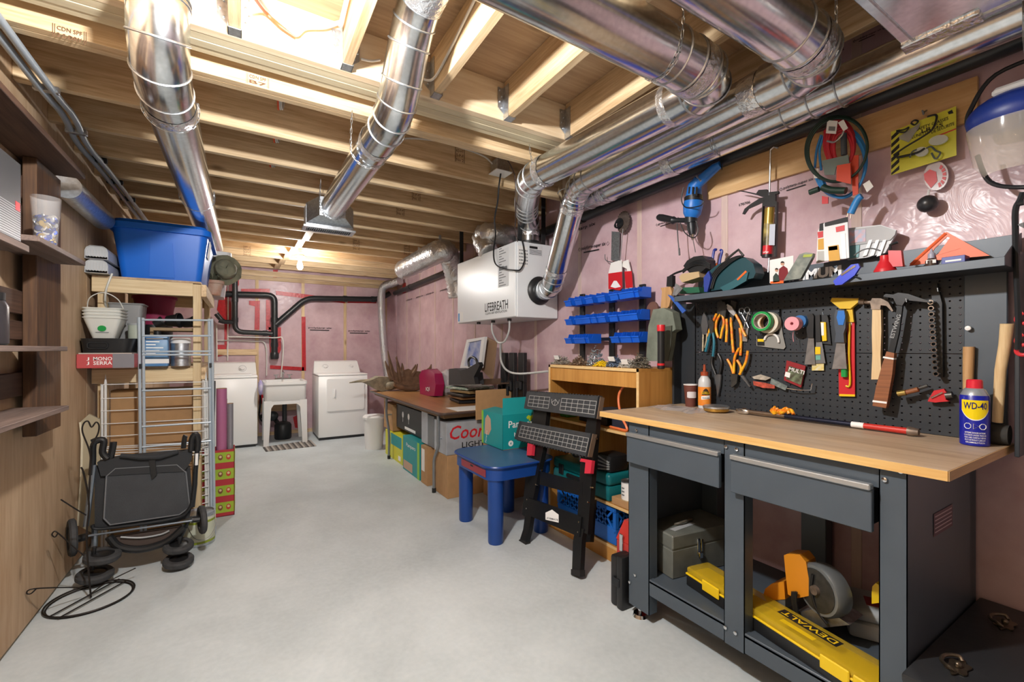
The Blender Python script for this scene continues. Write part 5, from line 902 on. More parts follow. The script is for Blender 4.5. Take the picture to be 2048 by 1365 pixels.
rod(B(), ch((225, 690), (290, 680), (330, 660), (300, 700), (240, 700)), .003, .02, XG).o('strap_end', BLKC, sg); rod(B(), ch((350, 620), (380, 600), (410, 610), (380, 640), (350, 625)), .003, .03, XG).o('strap_end', BLKC, sg); flat(B(), ch((245, 740), (430, 620), (420, 660), (330, 790), (250, 760)), .008, .009, XG).o('film', mat('blister_film', 'b8b6c4', .15, alpha=.4), sg); wire_hook(sg, *ch((480, 540))[0], XB, .04)
lr = T('fishing_line', 'round red and clear line spool hanging under the yellow card', 'spool', P(1868, 390, X=2.225)); flat(B(), ch(*ell(565, 1075, 105, 125, 0, 345, 10)), 0, .004, 2.228).o('blister', mat('spool_clear', 'cfc3c8', .2, alpha=.7), lr); flat(B(), ch((460, 1060), (510, 1020), (565, 1040), (575, 1120), (520, 1180), (465, 1110)), .0042, .006, 2.228).o('print', RED, lr)
for k in range(6): a0 = -75+24*k; pts = ell(565, 1075, 85, 105, a0, a0+17, 10, 3) + ell(565, 1075, 55, 68, a0+17, a0, 10, 3); flat(B(), ch(*pts), .0042, .006, 2.228).o('print', RED, lr)
sb = T('plumb_bob', 'black rubber ball hanging from a wire under the red spool', 'ball', P(1855, 425, X=2.2)); p = P(1855, 408, X=2.205); B().sph((2.205, p.y, p.z), .031, (1, 1, 1.02)).o('ball', mat('ball_black', '2c2d30', .35), sb); B().tube([(2.21, p.y, p.z+.03), P(1858, 380, X=2.22)], .004, 6).o('wire', WPL, sb)
# face shield at the right edge
fs = T('face_shield', 'blue crown face shield with clear visor hanging at the board end', 'face shield', P(2010, 350, X=2.05)); XK = 2.12
p = P(2030, 225, X=XK)
b = B(); b.sph((XK-.0, p.y, p.z), .115, (.75, 1.0, .62), 24, 14); 
for v in list(b.bm.verts):
    if v.co.z < p.z-.03: v.co.z = p.z-.03
b.o('crown', mat('crown_blue', '1c3587', .4), fs)
vv = []; b = B()
for k in range(13):
    a = R(95+(k-6)*16+85); x, y = math.cos(a)*.1, math.sin(a)*.112; vv.append((b._v((XK+x*.9, p.y+y, p.z-.03)), b._v((XK+x*.8, p.y+y*.85, p.z-.15)), b._v((XK+x*.62, p.y+y*.6, p.z-.19))))
for A, C_ in zip(vv, vv[1:]):
    for i in range(2): b.bm.faces.new((A[i], C_[i], C_[i+1], A[i+1]))
b.o('visor', mat('visor_clear', 'cfc8bb', .1, alpha=.45), fs)
B().tube(spline([(XK+.02, p.y-.1, p.z+.16), (XK-.01, p.y+.04, p.z+.14), (XK-.01, p.y+.1, p.z+.05), (XK-.01, p.y+.107, p.z)], 6), .007, 8).o('headband', BLK, fs); B().box((XK, p.y-.01, p.z+.07), (.09, .11, .03), .01).o('pad', PAPER, fs); B().tube(spline([(XK+.02, p.y+.09, p.z-.1), (XK+.02, p.y+.06, p.z-.2), (XK-.015, p.y-.02, p.z-.25), (XK-.03, p.y-.1, p.z-.255)], 6), .007, 8).o('ratchet_band', BLK, fs)
hb = T('hacksaw', 'black framed saw hanging beside the pegboard upright', 'saw', P(2036, 700, X=2.12)); rod(B(), [(2046, 385), (2040, 400), (2031, 420), (2031, 470), (2034, 560), (2037, 640), (2036, 700)], .008, 0, 2.115, 8).o('frame', BLKM, hb); rod(B(), [(2032, 408), (2048, 405)], .009, 0, 2.115, 8, False).o('handle', BLK, hb); flat(B(), [(2034, 450), (2048, 445), (2048, 457)], -.004, .004, 2.115).o('bracket', BLK, hb)
rh = T('air_hose', 'red coiled hose hanging at the edge of the pegboard', 'hose', P(2044, 720, X=2.1))
for k, v in enumerate((640, 683, 703)): rod(B(), [(2047, v-14), (2036, v-8), (2033, v), (2038, v+6), (2050, v+7), (2060, v)], .006, .0, 2.12).o('coil', mat('hose_red', 'd1303a', .4), rh)
# ================================================================= BOOKCASE with bins
XB0, XB1 = 1.89, XR-.02; Y0, Y1 = 1.735, 2.585; ZB1 = 1.17
BK = wood('bookcase_pine', 'b07a38', 'c9954f', 2, 5, knots=False, rnd=.08, rough=.45); BKE = wood('bookcase_edge', 'd2ad74', 'e0c28c', 1, 5, knots=False, rnd=.05)
bk = T('bookcase', 'amber pine bookcase with three shelves against the pink wall', 'bookcase', (2.05, 2.15, 0))
for y in (Y0, Y1-.018): B().bx(XB0, XB1, y, y+.018, 0, ZB1-.018, .001).o('side', BK, bk); B().bx(XB0-.002, XB0, y, y+.018, 0, ZB1).o('edge_band', BKE, bk)
B().bx(XB0, XB1, Y0, Y1, ZB1-.018, ZB1, .001).o('top', BK, bk); B().bx(XB0-.002, XB0, Y0, Y1, ZB1-.018, ZB1).o('edge_band', BKE, bk); B().bx(XB1-.008, XB1, Y0+.018, Y1-.018, 0, ZB1-.018).o('back', BK, bk)
B().bx(XB0+.008, XB0+.022, Y0+.018, Y1-.018, ZB1-.11, ZB1-.018).o('header', BK, bk)
SZ = (.08, .41, .70)
SZ = tuple(P(u, v, X=XB0).z for u, v in ((1180, 1128), (1230, 1012), (1230, 862)))
SZ = (.10, SZ[1], SZ[2])
for z in SZ: B().bx(XB0+.003, XB1-.008, Y0+.018, Y1-.018, z-.016, z, .001).o('shelf', BK, bk); B().bx(XB0+.001, XB0+.003, Y0+.018, Y1-.018, z-.016, z).o('edge_band', BKE, bk)
B().bx(XB0+.003, XB0+.02, Y0+.018, Y1-.018, 0, SZ[0]-.016).o('kick_board', BK, bk)
# small parts bins on a black rack
rk = T('bin_rack', 'black steel rack standing behind the blue parts bins', 'rack', (2.2, 2.45, ZB1)); XK2 = 2.2
for u in (1163, 1222, 1283):
    p = P(u, 650, X=XK2); B().bx(XK2, XK2+.02, p.y-.022, p.y+.022, ZB1, 1.70, .001).o('upright', BLKM, rk)
ya, yb2 = P(1283, 650, X=XK2).y-.02, P(1150, 650, X=XK2).y
for v in (607, 645, 685): z = P(1222, v, X=XK2).z; B().bx(XK2-.006, XK2, ya, yb2, z+.01, z+.035, .001).o('rail', BLKM, rk)
BINB = mat('bin_blue', '1560d8', .35)
def binmesh():
    b = B(); w, d, h = .075, .105, .052; t = .002
    # x out of the wall toward the room (negative X), y across, z up; open hopper front
    prof = [(0, 0), (-d, 0), (-d-.012, .028), (-d+.018, .028), (-d+.03, h), (0, h)]
    for y0, y1 in ((-w/2, -w/2+t), (w/2-t, w/2)):
        a = [b._v((x, y0, z)) for x, z in prof]; c = [b._v((x, y1, z)) for x, z in prof]; b.bm.faces.new(a[::-1]); b.bm.faces.new(c)
        for i in range(6): b.bm.faces.new((a[i], a[(i+1) % 6], c[(i+1) % 6], c[i]))
    b.bx(-d, 0, -w/2, w/2, 0, t); b.bx(-t, 0, -w/2, w/2, 0, h); b.hexa([(-d, -w/2, 0), (-d, w/2, 0), (-d+t, w/2, 0), (-d+t, -w/2, 0)], [(-d-.012, -w/2, .028), (-d-.012, w/2, .028), (-d-.012+t, w/2, .028), (-d-.012+t, -w/2, .028)])
    b.bx(-d-.016, -d-.01, -w/2-.002, w/2+.002, .025, .031)
    return b
proto = binmesh().o('parts_bin', BINB, cat='bin', group='blue parts bins on the rack'); bme = proto.data; bpy.data.objects.remove(proto)
ORD = ('first', 'second', 'third', 'fourth', 'fifth', 'sixth', 'seventh', 'eighth', 'ninth', 'tenth', 'eleventh', 'twelfth', 'thirteenth')
for row, (v, us, nm) in enumerate(((602, [220, 298, 380, 472, 568, 640, 668, 696, 724], 'top'), (643, [225, 300, 352, 372, 392, 412, 475, 565, 640, 668, 696, 724], 'middle'), (684, [222, 290, 312, 334, 356, 575, 650, 678, 706, 730], 'bottom'))):
    for i, x in enumerate(us):
        u = 1080+x*340/1289; p = P(u, v-.09*(u-1130), X=2.09); p0 = P(1200, v-6, X=2.09)
        o = bpy.data.objects.new('parts_bin', bme); COL.objects.link(o); o.location = (2.193-.061, p.y, p0.z-.03); tag(o, 'blue hopper bin, %s along the %s rail of the rack' % (ORD[i], nm), 'bin', 'blue parts bins on the rack')
        o.scale = (1, 1.0, 1.35)
        if len([1 for y in us if abs(y-x) < 40]) > 2 or (i and x-us[i-1] < 40): o.scale = (1, .95, 1.3); o.location.x -= .004*(i % 4)
XBT = ZB1
# bags of screws and hardware on top of the bookcase
NAIL = mat('nails_in_bag', 'a39c90', .4, .4, var=.5, vs=120); 
for i, (u, w, h, m, lab) in enumerate(((1122, .12, .05, NAIL, 'clear bag of nails at the far end of the bookcase top'), (1158, .10, .045, mat('rusty_nails', '8a7560', .5, .4, var=.5, vs=120), 'clear bag of brown screws beside the bag of nails'), (1192, .09, .10, mat('silver_washers', 'a9b3b8', .3, .6, var=.6, vs=90), 'tall bag of silver washers in front of the bins'), (1205, .07, .025, YEL, 'flat yellow packet lying on the bookcase top'), (1232, .09, .05, mat('blue_grey_parts', '6f7f96', .35, .4, var=.5, vs=100), 'bag of grey screws with a white label'), (1258, .11, .035, mat('pale_anchor', 'b9b6ae', .5, var=.3, vs=80), 'pale bag of wall anchors on the bookcase edge'), (1280, .09, .06, mat('mixed_bits', '7a7468', .4, .4, var=.6, vs=110), 'bag of mixed hardware beside the flashlight'))):
    p = P(u, 722, X=1.97 if i != 2 else 2.0); o = T('hardware_bag', lab, 'bag', (p.x, p.y, XBT), 'bags of hardware on the bookcase'); b = B()
    h *= 1.35; w *= 1.2
    for k in range(230):
        a = random.uniform(0, 6.283); rr = random.random()**.5; x, y = p.x+.05*rr*math.cos(a), p.y+w*.6*rr*math.sin(a); z = XBT+.004+h*(1-rr*rr)*random.random()
        d = Vector((random.uniform(-1, 1), random.uniform(-1, 1), random.uniform(-.5, .5))).normalized()*random.uniform(.008, .017); s0 = Vector((x, y, z)); e0 = s0+d; s0 -= d; s0.z = max(s0.z, XBT+.002); e0.z = max(e0.z, XBT+.002); b.tube([s0, e0], .0024, 4)
    b.o('contents', m, o, kind='stuff')
    if i in (0, 4, 5): B().box((p.x-.048, p.y-.01, XBT+h*.75), (.004, .05, .03), rot=Matrix.Rotation(R(-25), 4, 'Y')).o('label', PAPER, o)
fl = T('flashlight', 'long black flashlight with red rings standing on the bookcase', 'flashlight', P(1323, 727, X=1.98)); p = P(1322, 727, X=1.98); B().lathe([(.014, XBT), (.02, XBT+.004), (.02, XBT+.03)], (p.x, p.y, 0), n=20).o('tail_cap', BLK, fl); B().lathe([(.021, XBT+.02), (.021, XBT+.032)], (p.x, p.y, 0), n=20).o('ring', RED, fl); B().lathe([(.019, XBT+.03), (.019, XBT+.2), (.0195, XBT+.21)], (p.x, p.y, 0), n=20).o('barrel', BLK, fl); B().lathe([(.0215, XBT+.21), (.0225, XBT+.24), (.021, XBT+.245), (.001, XBT+.245)], (p.x, p.y, 0), n=20).o('ring', RED, fl)
tp_ = T('tool_pouch', 'grey green canvas tool pouch standing behind the flashlight', 'pouch', P(1335, 727, X=2.1)); flat(B(), cb((830, 1300), (845, 1040), (885, 910), (960, 895), (1030, 930), (1055, 1060), (1010, 1085), (1000, 1180), (975, 1300)), -.03, .03, 2.1).o('pouch', mat('canvas_grey_green', '6d756a', .8, var=.25, vs=14), tp_, jit=.002); flat(B(), cb((945, 1040), (1000, 1030), (995, 1180), (970, 1300), (940, 1300)), .03, .04, 2.1).o('flap', mat('canvas_dark', '474a40', .8), tp_)
hc = T('hatchet', 'wood handled hatchet sticking out of the pouch', 'hatchet', P(1320, 640, X=2.115)); flat(B(), cb((925, 900), (935, 770), (925, 745), (1000, 735), (1010, 780), (990, 880), (975, 900)), -.012, .012, 2.115).o('handle', wood('hatchet_wood', 'a07a50', 'c49c6c', 2, 12, knots=False), hc); flat(B(), cb((970, 735), (975, 660), (1015, 650), (1015, 735)), -.014, .014, 2.115).o('grip', BLK, hc)
ax = T('wooden_mallet', 'brown wooden paddle end behind the tool pouch', 'mallet', P(1305, 680, X=2.19)); flat(B(), cb(*ell(855, 910, 42, 62, 0, 345, 10)), -.006, .006, 2.19).o('paddle', mat('paddle_brown', '6e4c40', .6), ax); flat(B(), cb((840, 960), (865, 965), (880, 1180), (860, 1180)), -.005, .005, 2.19).o('shaft', mat('paddle_brown', '6e4c40', .6), ax)
# ================================================================= MIDDLE: TABLE, BOXES, PORTABLE BENCH
def Pp(u, v, o, n):
    a = (u - CX) / F; d = Vector((SN + a*CN, CN - a*SN, (HY - v)/F)); o = Vector(o) - Vector((0, 0, EYE)); n = Vector(n)
    p = d * (o.dot(n)/d.dot(n)); p.z += EYE; return p
cm = cr(720, 640, 400/1365); cl = cr(880, 720, 400/1187); ck = cr(1080, 860, 220/1001)
TX0, TX1, TY0, TY1, TZ = 1.43, 2.2, 3.49, 5.95, .74
ft = T('folding_table', 'long folding table with wood grain top along the right wall', 'table', (1.8, 4.7, 0))
B(Matrix.Translation((0, 0, TZ-.02))).prism(rrect(TX0, TX1, TY0, TY1, .05), 0, .02).o('tabletop', wood('table_laminate', '9c7148', 'b98c5c', 1, 6, knots=False, rnd=.05, rough=.3), ft)
b = B(Matrix.Translation((0, 0, TZ-.022))); b.tube([(x, y, .011) for x, y in rrect(TX0, TX1, TY0, TY1, .05)], .0125, 6, True).o('edge_band', mat('edge_brown', '4c3b33', .4), ft)
B().bx(TX0+.05, TX1-.05, TY0+.06, TY1-.06, TZ-.06, TZ-.021).o('apron', mat('apron_wood', '8a6a48', .6), ft)
GTB = mat('grey_tube_steel', '8b9094', .35, .6)
for y, sg_ in ((3.63, -1), (5.25, 1)):
    for x in (TX0+.03, TX1-.06):
        B().tube(spline([(x, y, TZ-.04), (x, y, .50), (x, y+.005, .42), (x-.0, y+.09*1, .30), (x, y+.10, .22), (x, y+.10, 0.012)], 5) if sg_ < 0 else spline([(x, y, TZ-.04), (x, y, .5), (x, y-.1, .3), (x, y-.1, .012)], 5), .014, 10).o('leg', GTB, ft)
        yy = y+.10 if sg_ < 0 else y-.10; B().cyl((x, yy, 0), (x, yy, .04), .018, n=12).o('foot_cap', RUB, ft)
    B().cyl((TX0+.03, y, .5), (TX1-.06, y, .5), .008, n=8).o('cross_tube', GTB, ft)
# antlers
AN = mat('antler_brown', '745a44', .65, var=.3, vs=18); AP = mat('bone_pale', '8f8672', .7, var=.3, vs=22)
YA = 5.55; gm = gs(cm((190, 170), (215, 250), (235, 310), (270, 340), (285, 330), (240, 215), (258, 240), (285, 310), (330, 295), (350, 305), (380, 265), (383, 285), (365, 310), (430, 315), (470, 290), (487, 265), (488, 300), (495, 330), (470, 370), (440, 430), (370, 440), (300, 425), (250, 410), (215, 360), (175, 270), (172, 240), (205, 300), (195, 230)), YA)
dzz = min(z for x, z in gm)-TZ-.012; gm = [(x, z-dzz) for x, z in gm]
ma = T('moose_antler', 'broad brown moose antler palm with upright tines on the table', 'antler', (gm[21][0], YA, TZ))
mid = (sum(x for x, z in gm)/len(gm), 0)
B(fr((0, YA, 0), (1, 0, 0), (0, 0, 1))).prism(gm, -.012, .012).o('palm', AN, ma)
def am(p): x, z = g(*cm(p)[0], YA); return Vector((x, YA, z-dzz))
for i, pts in enumerate((((225, 370), (205, 260), (190, 170)), ((275, 380), (255, 290), (240, 210)), ((290, 350), (290, 290), (287, 255)), ((355, 340), (375, 300), (382, 262)), ((440, 350), (470, 305), (487, 265)), ((400, 350), (420, 320), (435, 300)), ((215, 360), (190, 300), (172, 240)))):
    pp = spline([am(p) for p in pts], 4); B().tube([p+Vector((0, -.06*k/8*(i % 2), 0)) for k, p in enumerate(pp)], [.034-.0036*k for k in range(9)], 8).o('tine', AN, ma)
B().tube(spline([am((440, 400)), am((370, 430)), am((300, 425)), am((235, 400))], 5), [.02]*3+[.04]*10+[.03]*3, 10).o('beam', AN, ma, jit=.004); clampz(ma.children[-1], TZ+.0005)
mp_ = T('pale_antler', 'pale weathered antler lying flat at the far end of the table', 'antler', (1.5, 5.8, TZ)); YP = 5.8; gp_ = gs(cm((0, 437), (60, 425), (110, 400), (190, 405), (240, 440), (300, 440), (290, 480), (210, 478), (170, 490), (130, 497), (95, 485), (40, 450)), YP); dz2 = min(z for x, z in gp_)-TZ-.004; gp_ = [(x, z-dz2) for x, z in gp_]
B(fr((0, YP, 0), (1, 0, 0), (0, 0, 1))).prism(gp_, -.05, .12).o('palm', AP, mp_, jit=.006); x0a, z0a = gp_[0]; B().tube(spline([(x0a+.12, YP-.03, z0a), (x0a, YP-.04, z0a+.01), (x0a-.14, YP-.06, z0a-.005)], 4), [.03-.003*k for k in range(9)], 8).o('tine', AP, mp_); B().sph((gp_[3][0], YP-.1, TZ+.07), .075, (1.1, 1, .8)).o('skull_plate', AP, mp_, jit=.006)
# magenta and white bag
pb0 = P(868, 793, Z=TZ); bgx = pb0.x; sb = T('shopping_bag', 'magenta and white glossy shopping bag lying on the table', 'bag', (bgx, pb0.y, TZ)); BM = mat('bag_magenta', 'a01852', .25)
flat(B(), cm((435, 520), (432, 380), (450, 345), (500, 335), (535, 370), (545, 440), (535, 520), (490, 535)), -.05, .05, bgx).o('bag', BM, sb, jit=.004); clampz(sb.children[0], TZ+.001); a0 = P(*cm((450, 490))[0], X=bgx-.056); text('IQI', fr(a0, (0, -1, .1), (0, 0, 1)), .12, .05, WINK, sb)
bw = T('plastic_bag', 'crumpled white plastic bag bulging behind the magenta bag', 'plastic bag', P(895, 795, Z=TZ)); pw = P(897, 760, X=bgx+.2); b = B(); b.sph((bgx+.2, pw.y, TZ+.14), .15, (.9, 1.15, 1.05), 20, 14)
for v in b.bm.verts:
    if v.co.z < TZ+.002: v.co.z = TZ+.002
b.o('bag', mat('bag_film_white', 'c9c9cb', .2, coat=.5, bump=.8, bs=14), bw, jit=.012); clampz(bw.children[0], TZ+.001)
# stacked trays, papers
for i, (lab, v, m, dx, dy) in enumerate((('black shallow tray at the bottom of the stack on the table', 806, BLK, 0, 0), ('brown picture frame lying on the black tray', 800, mat('frame_brown', '7d5a36', .5), .01, .03), ('dark folder in the middle of the stack on the table', 793, mat('folder_dark', '2d2a2a', .5), -.01, .0), ('wooden framed board near the top of the stack', 786, mat('frame_oak', '8d744c', .5), .02, -.02), ('green printed placemat on top of the stack', 779, mat('placemat_green', '3f7a58', .5, col2='d9dad6', vs=30), 0, .05))):
    p = P(925, 806, Z=TZ); z = TZ+.006+.032*i; B(Matrix.Translation((min(p.x+.2, 2.02)+dx, p.y+.04+dy, z)) @ Matrix.Rotation(R(6*i-8), 4, 'Z')).bx(-.19, .19, -.17, .17, 0, .024, .004).o(('tray', 'picture_frame', 'folder', 'framed_board', 'placemat')[i], m, label=lab, cat=('tray', 'frame', 'folder', 'board', 'placemat')[i])
p = P(900, 815, Z=TZ); B().bx(p.x-.06, p.x+.5, TY0+.02, TY0+.28, TZ+.001, TZ+.004).o('white_sheet', PAPER, label='white paper sheet at the near end of the folding table', cat='paper')
# picture frame, caddy, black posts, wall jack
Xf = 2.02
pf = T('picture_frame', 'white framed picture leaning behind the black caddy', 'picture frame', P(945, 740, X=Xf)); po = [(922, 738), (936, 680), (972, 674), (964, 736)]
ctr = (948, 708)
for k in range(4):
    a, c = po[k], po[(k+1) % 4]; ai = (ctr[0]+(a[0]-ctr[0])*.72, ctr[1]+(a[1]-ctr[1])*.82); ci = (ctr[0]+(c[0]-ctr[0])*.72, ctr[1]+(c[1]-ctr[1])*.82); flat(B(), [a, c, ci, ai], -.01, .02, Xf).o('frame_bar', WPL, pf)
flat(B(), [(ctr[0]+(a[0]-ctr[0])*.74, ctr[1]+(a[1]-ctr[1])*.84) for a in po], 0, .004, Xf).o('picture', mat('picture_print', 'c9cdd8', .5, col2='3f62b8', vs=9), pf); flat(B(), [(972, 674), (993, 684), (985, 760), (964, 740)], -.02, .0, Xf+.06).o('easel_back', mat('back_board', 'a28468', .7), pf)
cdx = 1.9; cd2 = T('tool_caddy', 'black plastic caddy with arched handle and gadgets inside', 'caddy', P(935, 770, X=cdx)); flat(B(), cm((640, 335), (690, 330), (720, 345), (800, 360), (810, 440), (640, 445)), -.055, .06, cdx).o('bin', mat('caddy_grey', '35373a', .5), cd2); flat(B(), cm((690, 350), (750, 330), (820, 290), (830, 310), (790, 390), (800, 440), (710, 430)), .06, .1, cdx).o('gadget', BLK, cd2); rod(B(), cm((745, 320), (742, 275), (765, 255), (795, 275), (800, 320)), .012, .05, cdx).o('handle', BLK, cd2)
for i, (u, top) in enumerate(((1009, 706), (1026, 706), (1045, 706))):
    x = 2.12; p = P(u, 770, X=x); p1 = P(u, top, X=x); w = .045; t = T('clamp_bar', ('first', 'second', 'third')[i] + ' black bar clamp from the picture frame, upright at the wall', 'clamp', (x, p.y, TZ), 'bar clamps standing at the wall'); B().bx(x-.02, x+.02, p.y-w, p.y+w, TZ+.001, p1.z, .004).o('bar', BLK, t); B().bx(x-.05, x-.02, p.y-w*.8, p.y+w*1.0, TZ+.14+.02*i, TZ+.24+.01*i, .008).o('sliding_head', BLKM, t); B().cyl((x-.06, p.y, TZ+.12), (x-.06, p.y, TZ+.2), .014, n=10).o('knob', BLKM, t)
bt = T('wooden_tray', 'brown open wooden tray beside the black caddy', 'tray', P(985, 772, X=1.98)); b = B(RW(1.98)); b.prism(qs(cm((820, 405), (965, 400), (960, 440), (835, 445)), 1.98), 0, .006).o('front', mat('tray_brown', '5b4536', .6), bt); B(RW(1.98)).prism(qs(cm((825, 435), (960, 430), (960, 440), (835, 445)), 1.98), -.18, 0).o('bottom', mat('tray_brown', '5b4536', .6), bt)
# trash bin
p = P(752, 900, Z=0); tb_ = T('waste_bin', 'white ribbed waste bin with tall tapered sides beside the dryer', 'bin', (p.x, p.y+.1, 0)); Mb = Matrix.Translation((p.x, p.y+.1, 0)); rr = [((.105+.004*(k % 2))*math.cos(k*math.pi/24), (.105+.004*(k % 2))*math.sin(k*math.pi/24)) for k in range(48)]
B(Mb).hexa([(x, y, 0) for x, y in rr], [(x*1.2, y*1.2, .39) for x, y in rr]).o('body', WPL, tb_, ang=60); B(Mb).lathe([(.128, .385), (.138, .385), (.14, .41), (.125, .43), (.02, .44)], n=36).o('lid', WPL, tb_)
# ---- boxes under the table: carton(name,label,corner px on floor/at Z, sizes)
def carton(lab, x0, x1, y0, y1, z0, z1, m, name='carton', cat='box', seam=True, extra=None, flaps=None, rot=0):
    c = ((x0+x1)/2, (y0+y1)/2, z0); t = T(name, lab, cat, c); M = Matrix.Translation(c) @ Matrix.Rotation(R(rot), 4, 'Z'); w, d = (x1-x0)/2, (y1-y0)/2; h = z1-z0
    bd = B(M).bx(-w, w, -d, d, 0, h, .002).o('body', m, t)
    if seam and not flaps: B(M).bx(-w-.0005, w+.0005, -.025, .025, h, h+.0008).o('tape', mat('packing_tape', 'b29a70', .3), t)
    return t, M, w, d, h
def bxpx(uL, uR, v, X, Y=None):
    """y range on the plane X for a face seen between columns uL and uR"""
    return P(uR, v, X=X).y, P(uL, v, X=X).y
AQ = mat('diaper_teal', '17969a', .45); LIM = mat('diaper_lime', '8cc63f', .45); YB_ = mat('diaper_yellow', 'd8cf2a', .45, col2='c9d23a', vs=8)
def yr(u0, u1, X): a, c = P(u0, 900, X=X).y, P(u1, 900, X=X).y; return min(a, c), max(a, c)
X0 = 1.50
y0, y1 = yr(771, 805, X0); t, M, w, d, h = carton('yellow diaper carton on the floor at the far table leg', X0, X0+.35, y0, y1, 0, .30, YB_, 'diaper_box', seam=False)
B(M).bx(-w-.001, -w, -d*.9, d*.3, h*.55, h*.98).o('panel', AQ, t); B(M).bx(-w-.0015, -w, -d*.8, -d*.55, .03, .08).o('badge', WINK, t)
y0, y1 = yr(806, 839, 1.47); t, M, w, d, h = carton('teal diaper carton tilted open beside the yellow one', 1.47, 1.85, y0, min(y1, yr(771, 805, X0)[0]-.004), 0, .36, AQ, 'diaper_box', seam=False)
B(M).bx(-w-.001, -w, -d, -d*.75, 0, h).o('panel', LIM, t); Mf = M @ fr((-w-.0015, d, 0), (0, -1, 0), (0, 0, 1)); text('Pampers', Mf @ Matrix.Translation((d*.45, h*.7, 0)), d*1.1, .05, WINK, t); B(Mf).bx(d*.1, d*1.2, .02, h*.3, 0, .0006).o('panel', mat('box_photo_tan', 'c7a58e', .6), t)
y0, y1 = yr(793, 846, 1.55); t, M, w, d, h = carton('black glassware carton with two white wine glasses printed on it', 1.55, 1.9, y0, y1, .37, .64, mat('carton_black', '1d1d1f', .4), 'glass_box', seam=False)
Mf = M @ fr((-w-.001, d, 0), (0, -1, 0), (0, 0, 1))
for k in (0, 1): x = d*(.55+.45*k); B(Mf @ Matrix.Translation((x, .12, 0))).prism([(math.cos(a)*.03, .05+math.sin(a)*.035) for a in [i*math.pi/6 for i in range(12)]], 0, .0008).o('glass_print', WINK, t); B(Mf).bx(x-.004, x+.004, .09, .14, 0, .0008).o('stem_print', WINK, t)
B(Mf).bx(d*.7, d*1.5, .02, .05, 0, .0008).o('logo', WINK, t)
y0, y1 = yr(764, 796, 1.5); carton('open brown carton behind the yellow diaper box', 1.52, 1.86, y0+.27, y1-.02, .305, .62, CARD, 'cardboard_box')
ob = T('orange_bucket', 'orange bucket glimpsed under the far table end', 'bucket', (2.03, 5.72, 0)); B().lathe([(.11, 0), (.14, .55), (.15, .56)], (2.03, 5.72, 0)).o('bucket', ORG, ob); B().lathe([(.0, .57), (.155, .57), (.155, .55)], (2.03, 5.72, 0)).o('lid', ORG, ob)
SLV = mat('silver_carton', 'b7bcc4', .35, .3, var=.12, vs=9)
y0, y1 = 4.0, yr(843, 868, 1.5)[1]; carton('silver drinks carton standing under the middle of the table', 1.5, 1.9, y0, y1, .37, .68, SLV, 'drinks_carton', seam=False)
y0, y1 = 3.83, 3.99; carton('dark grey drinks carton beside the silver one', 1.5, 1.9, y0, y1, .37, .66, mat('carton_grey', '6f7378', .4), 'drinks_carton', seam=False)
y0, y1 = 3.93, yr(842, 880, 1.47)[1]; t, M, w, d, h = carton('brown shipping carton with a white paper label on the floor', 1.47, 1.95, y0, y1, 0, .36, CARD, 'cardboard_box'); B(M).bx(-w-.001, -w, -d*.2, d*.8, .12, .33).o('label', PAPER, t)
# beer carton: face toward the camera at the near end of the table
yc = 3.52; xa, xc = P(893, 860, Y=yc).x, P(962, 860, Y=yc).x; t, M, w, d, h = carton('silver beer carton with red script lettering under the near table end', xa, xc+.12, yc, yc+.28, .367, .647, SLV, 'beer_carton', seam=False)
Mf = M @ fr((-w, -d-.001, 0), (1, 0, 0), (0, 0, 1)); text('Coors', Mf @ Matrix.Translation((.03, .13, 0)), 2*w*.86, .12, RED, t, shear=.25); text('LIGHT', Mf @ Matrix.Translation((2*w*.32, .05, 0)), 2*w*.5, .05, INK, t)
carton('dark brown carton under the beer carton', xa-.0, xa+.42, yc-.02, yc+.295, 0, .365, CARD, 'cardboard_box')
# tall open brown box behind the toy table
p = P(900, 1000, Z=0); x1b = P(1058, 770, Y=3.24).x
tbx = T('open_carton', 'large open brown carton with its flap up behind the blue table', 'box', (1.85, 3.3, 0)); B().bx(1.82, 2.2, 3.22, 3.47, 0, .66, .002).o('body', CARD, tbx); B().bx(1.74, 2.2, 3.455, 3.465, .66, .92, .002).o('flap', CARD, tbx)
# ---- blue toy table
tt = T('toy_table', 'blue plastic play table with thick round legs and red drawer tab', 'table', (1.66, 2.75, 0)); TBL = mat('toy_blue', '14428f', .35, var=.06, vs=6)
bx0, bx1, by0, by1 = 1.355, 1.87, 2.475, 3.08
B(Matrix.Translation((0, 0, .425))).prism(rrect(bx0, bx1, by0, by1, .1, 6), 0, .085).o('apron', TBL, tt); tp2 = B(Matrix.Translation((0, 0, .508))); tp2.prism(rrect(bx0-.012, bx1+.012, by0-.012, by1+.012, .11, 6), 0, .012).o('tabletop', mat('toy_blue_top', '3b5f86', .4, var=.08, vs=5), tt)
b = B(Matrix.Translation((0, 0, .52))); b.tube([(x, y, -.006) for x, y in rrect(bx0-.012, bx1+.012, by0-.012, by1+.012, .11, 6)], .008, 6, True).o('rim', TBL, tt)
for x in (bx0+.075, bx1-.075):
    for y in (by0+.075, by1-.075): B().lathe([(.048, 0), (.051, .01), (.054, .425)], (x, y, 0), n=24).o('leg', TBL, tt)
B().bx(bx0-.003, bx0+.002, 2.55, 2.92, .44, .49, .002).o('drawer_tab', mat('toy_red', '8f2c3a', .4), tt); B().bx(bx0-.004, bx0+.001, 2.73, 2.77, .47, .482).o('slot', BLK, tt)
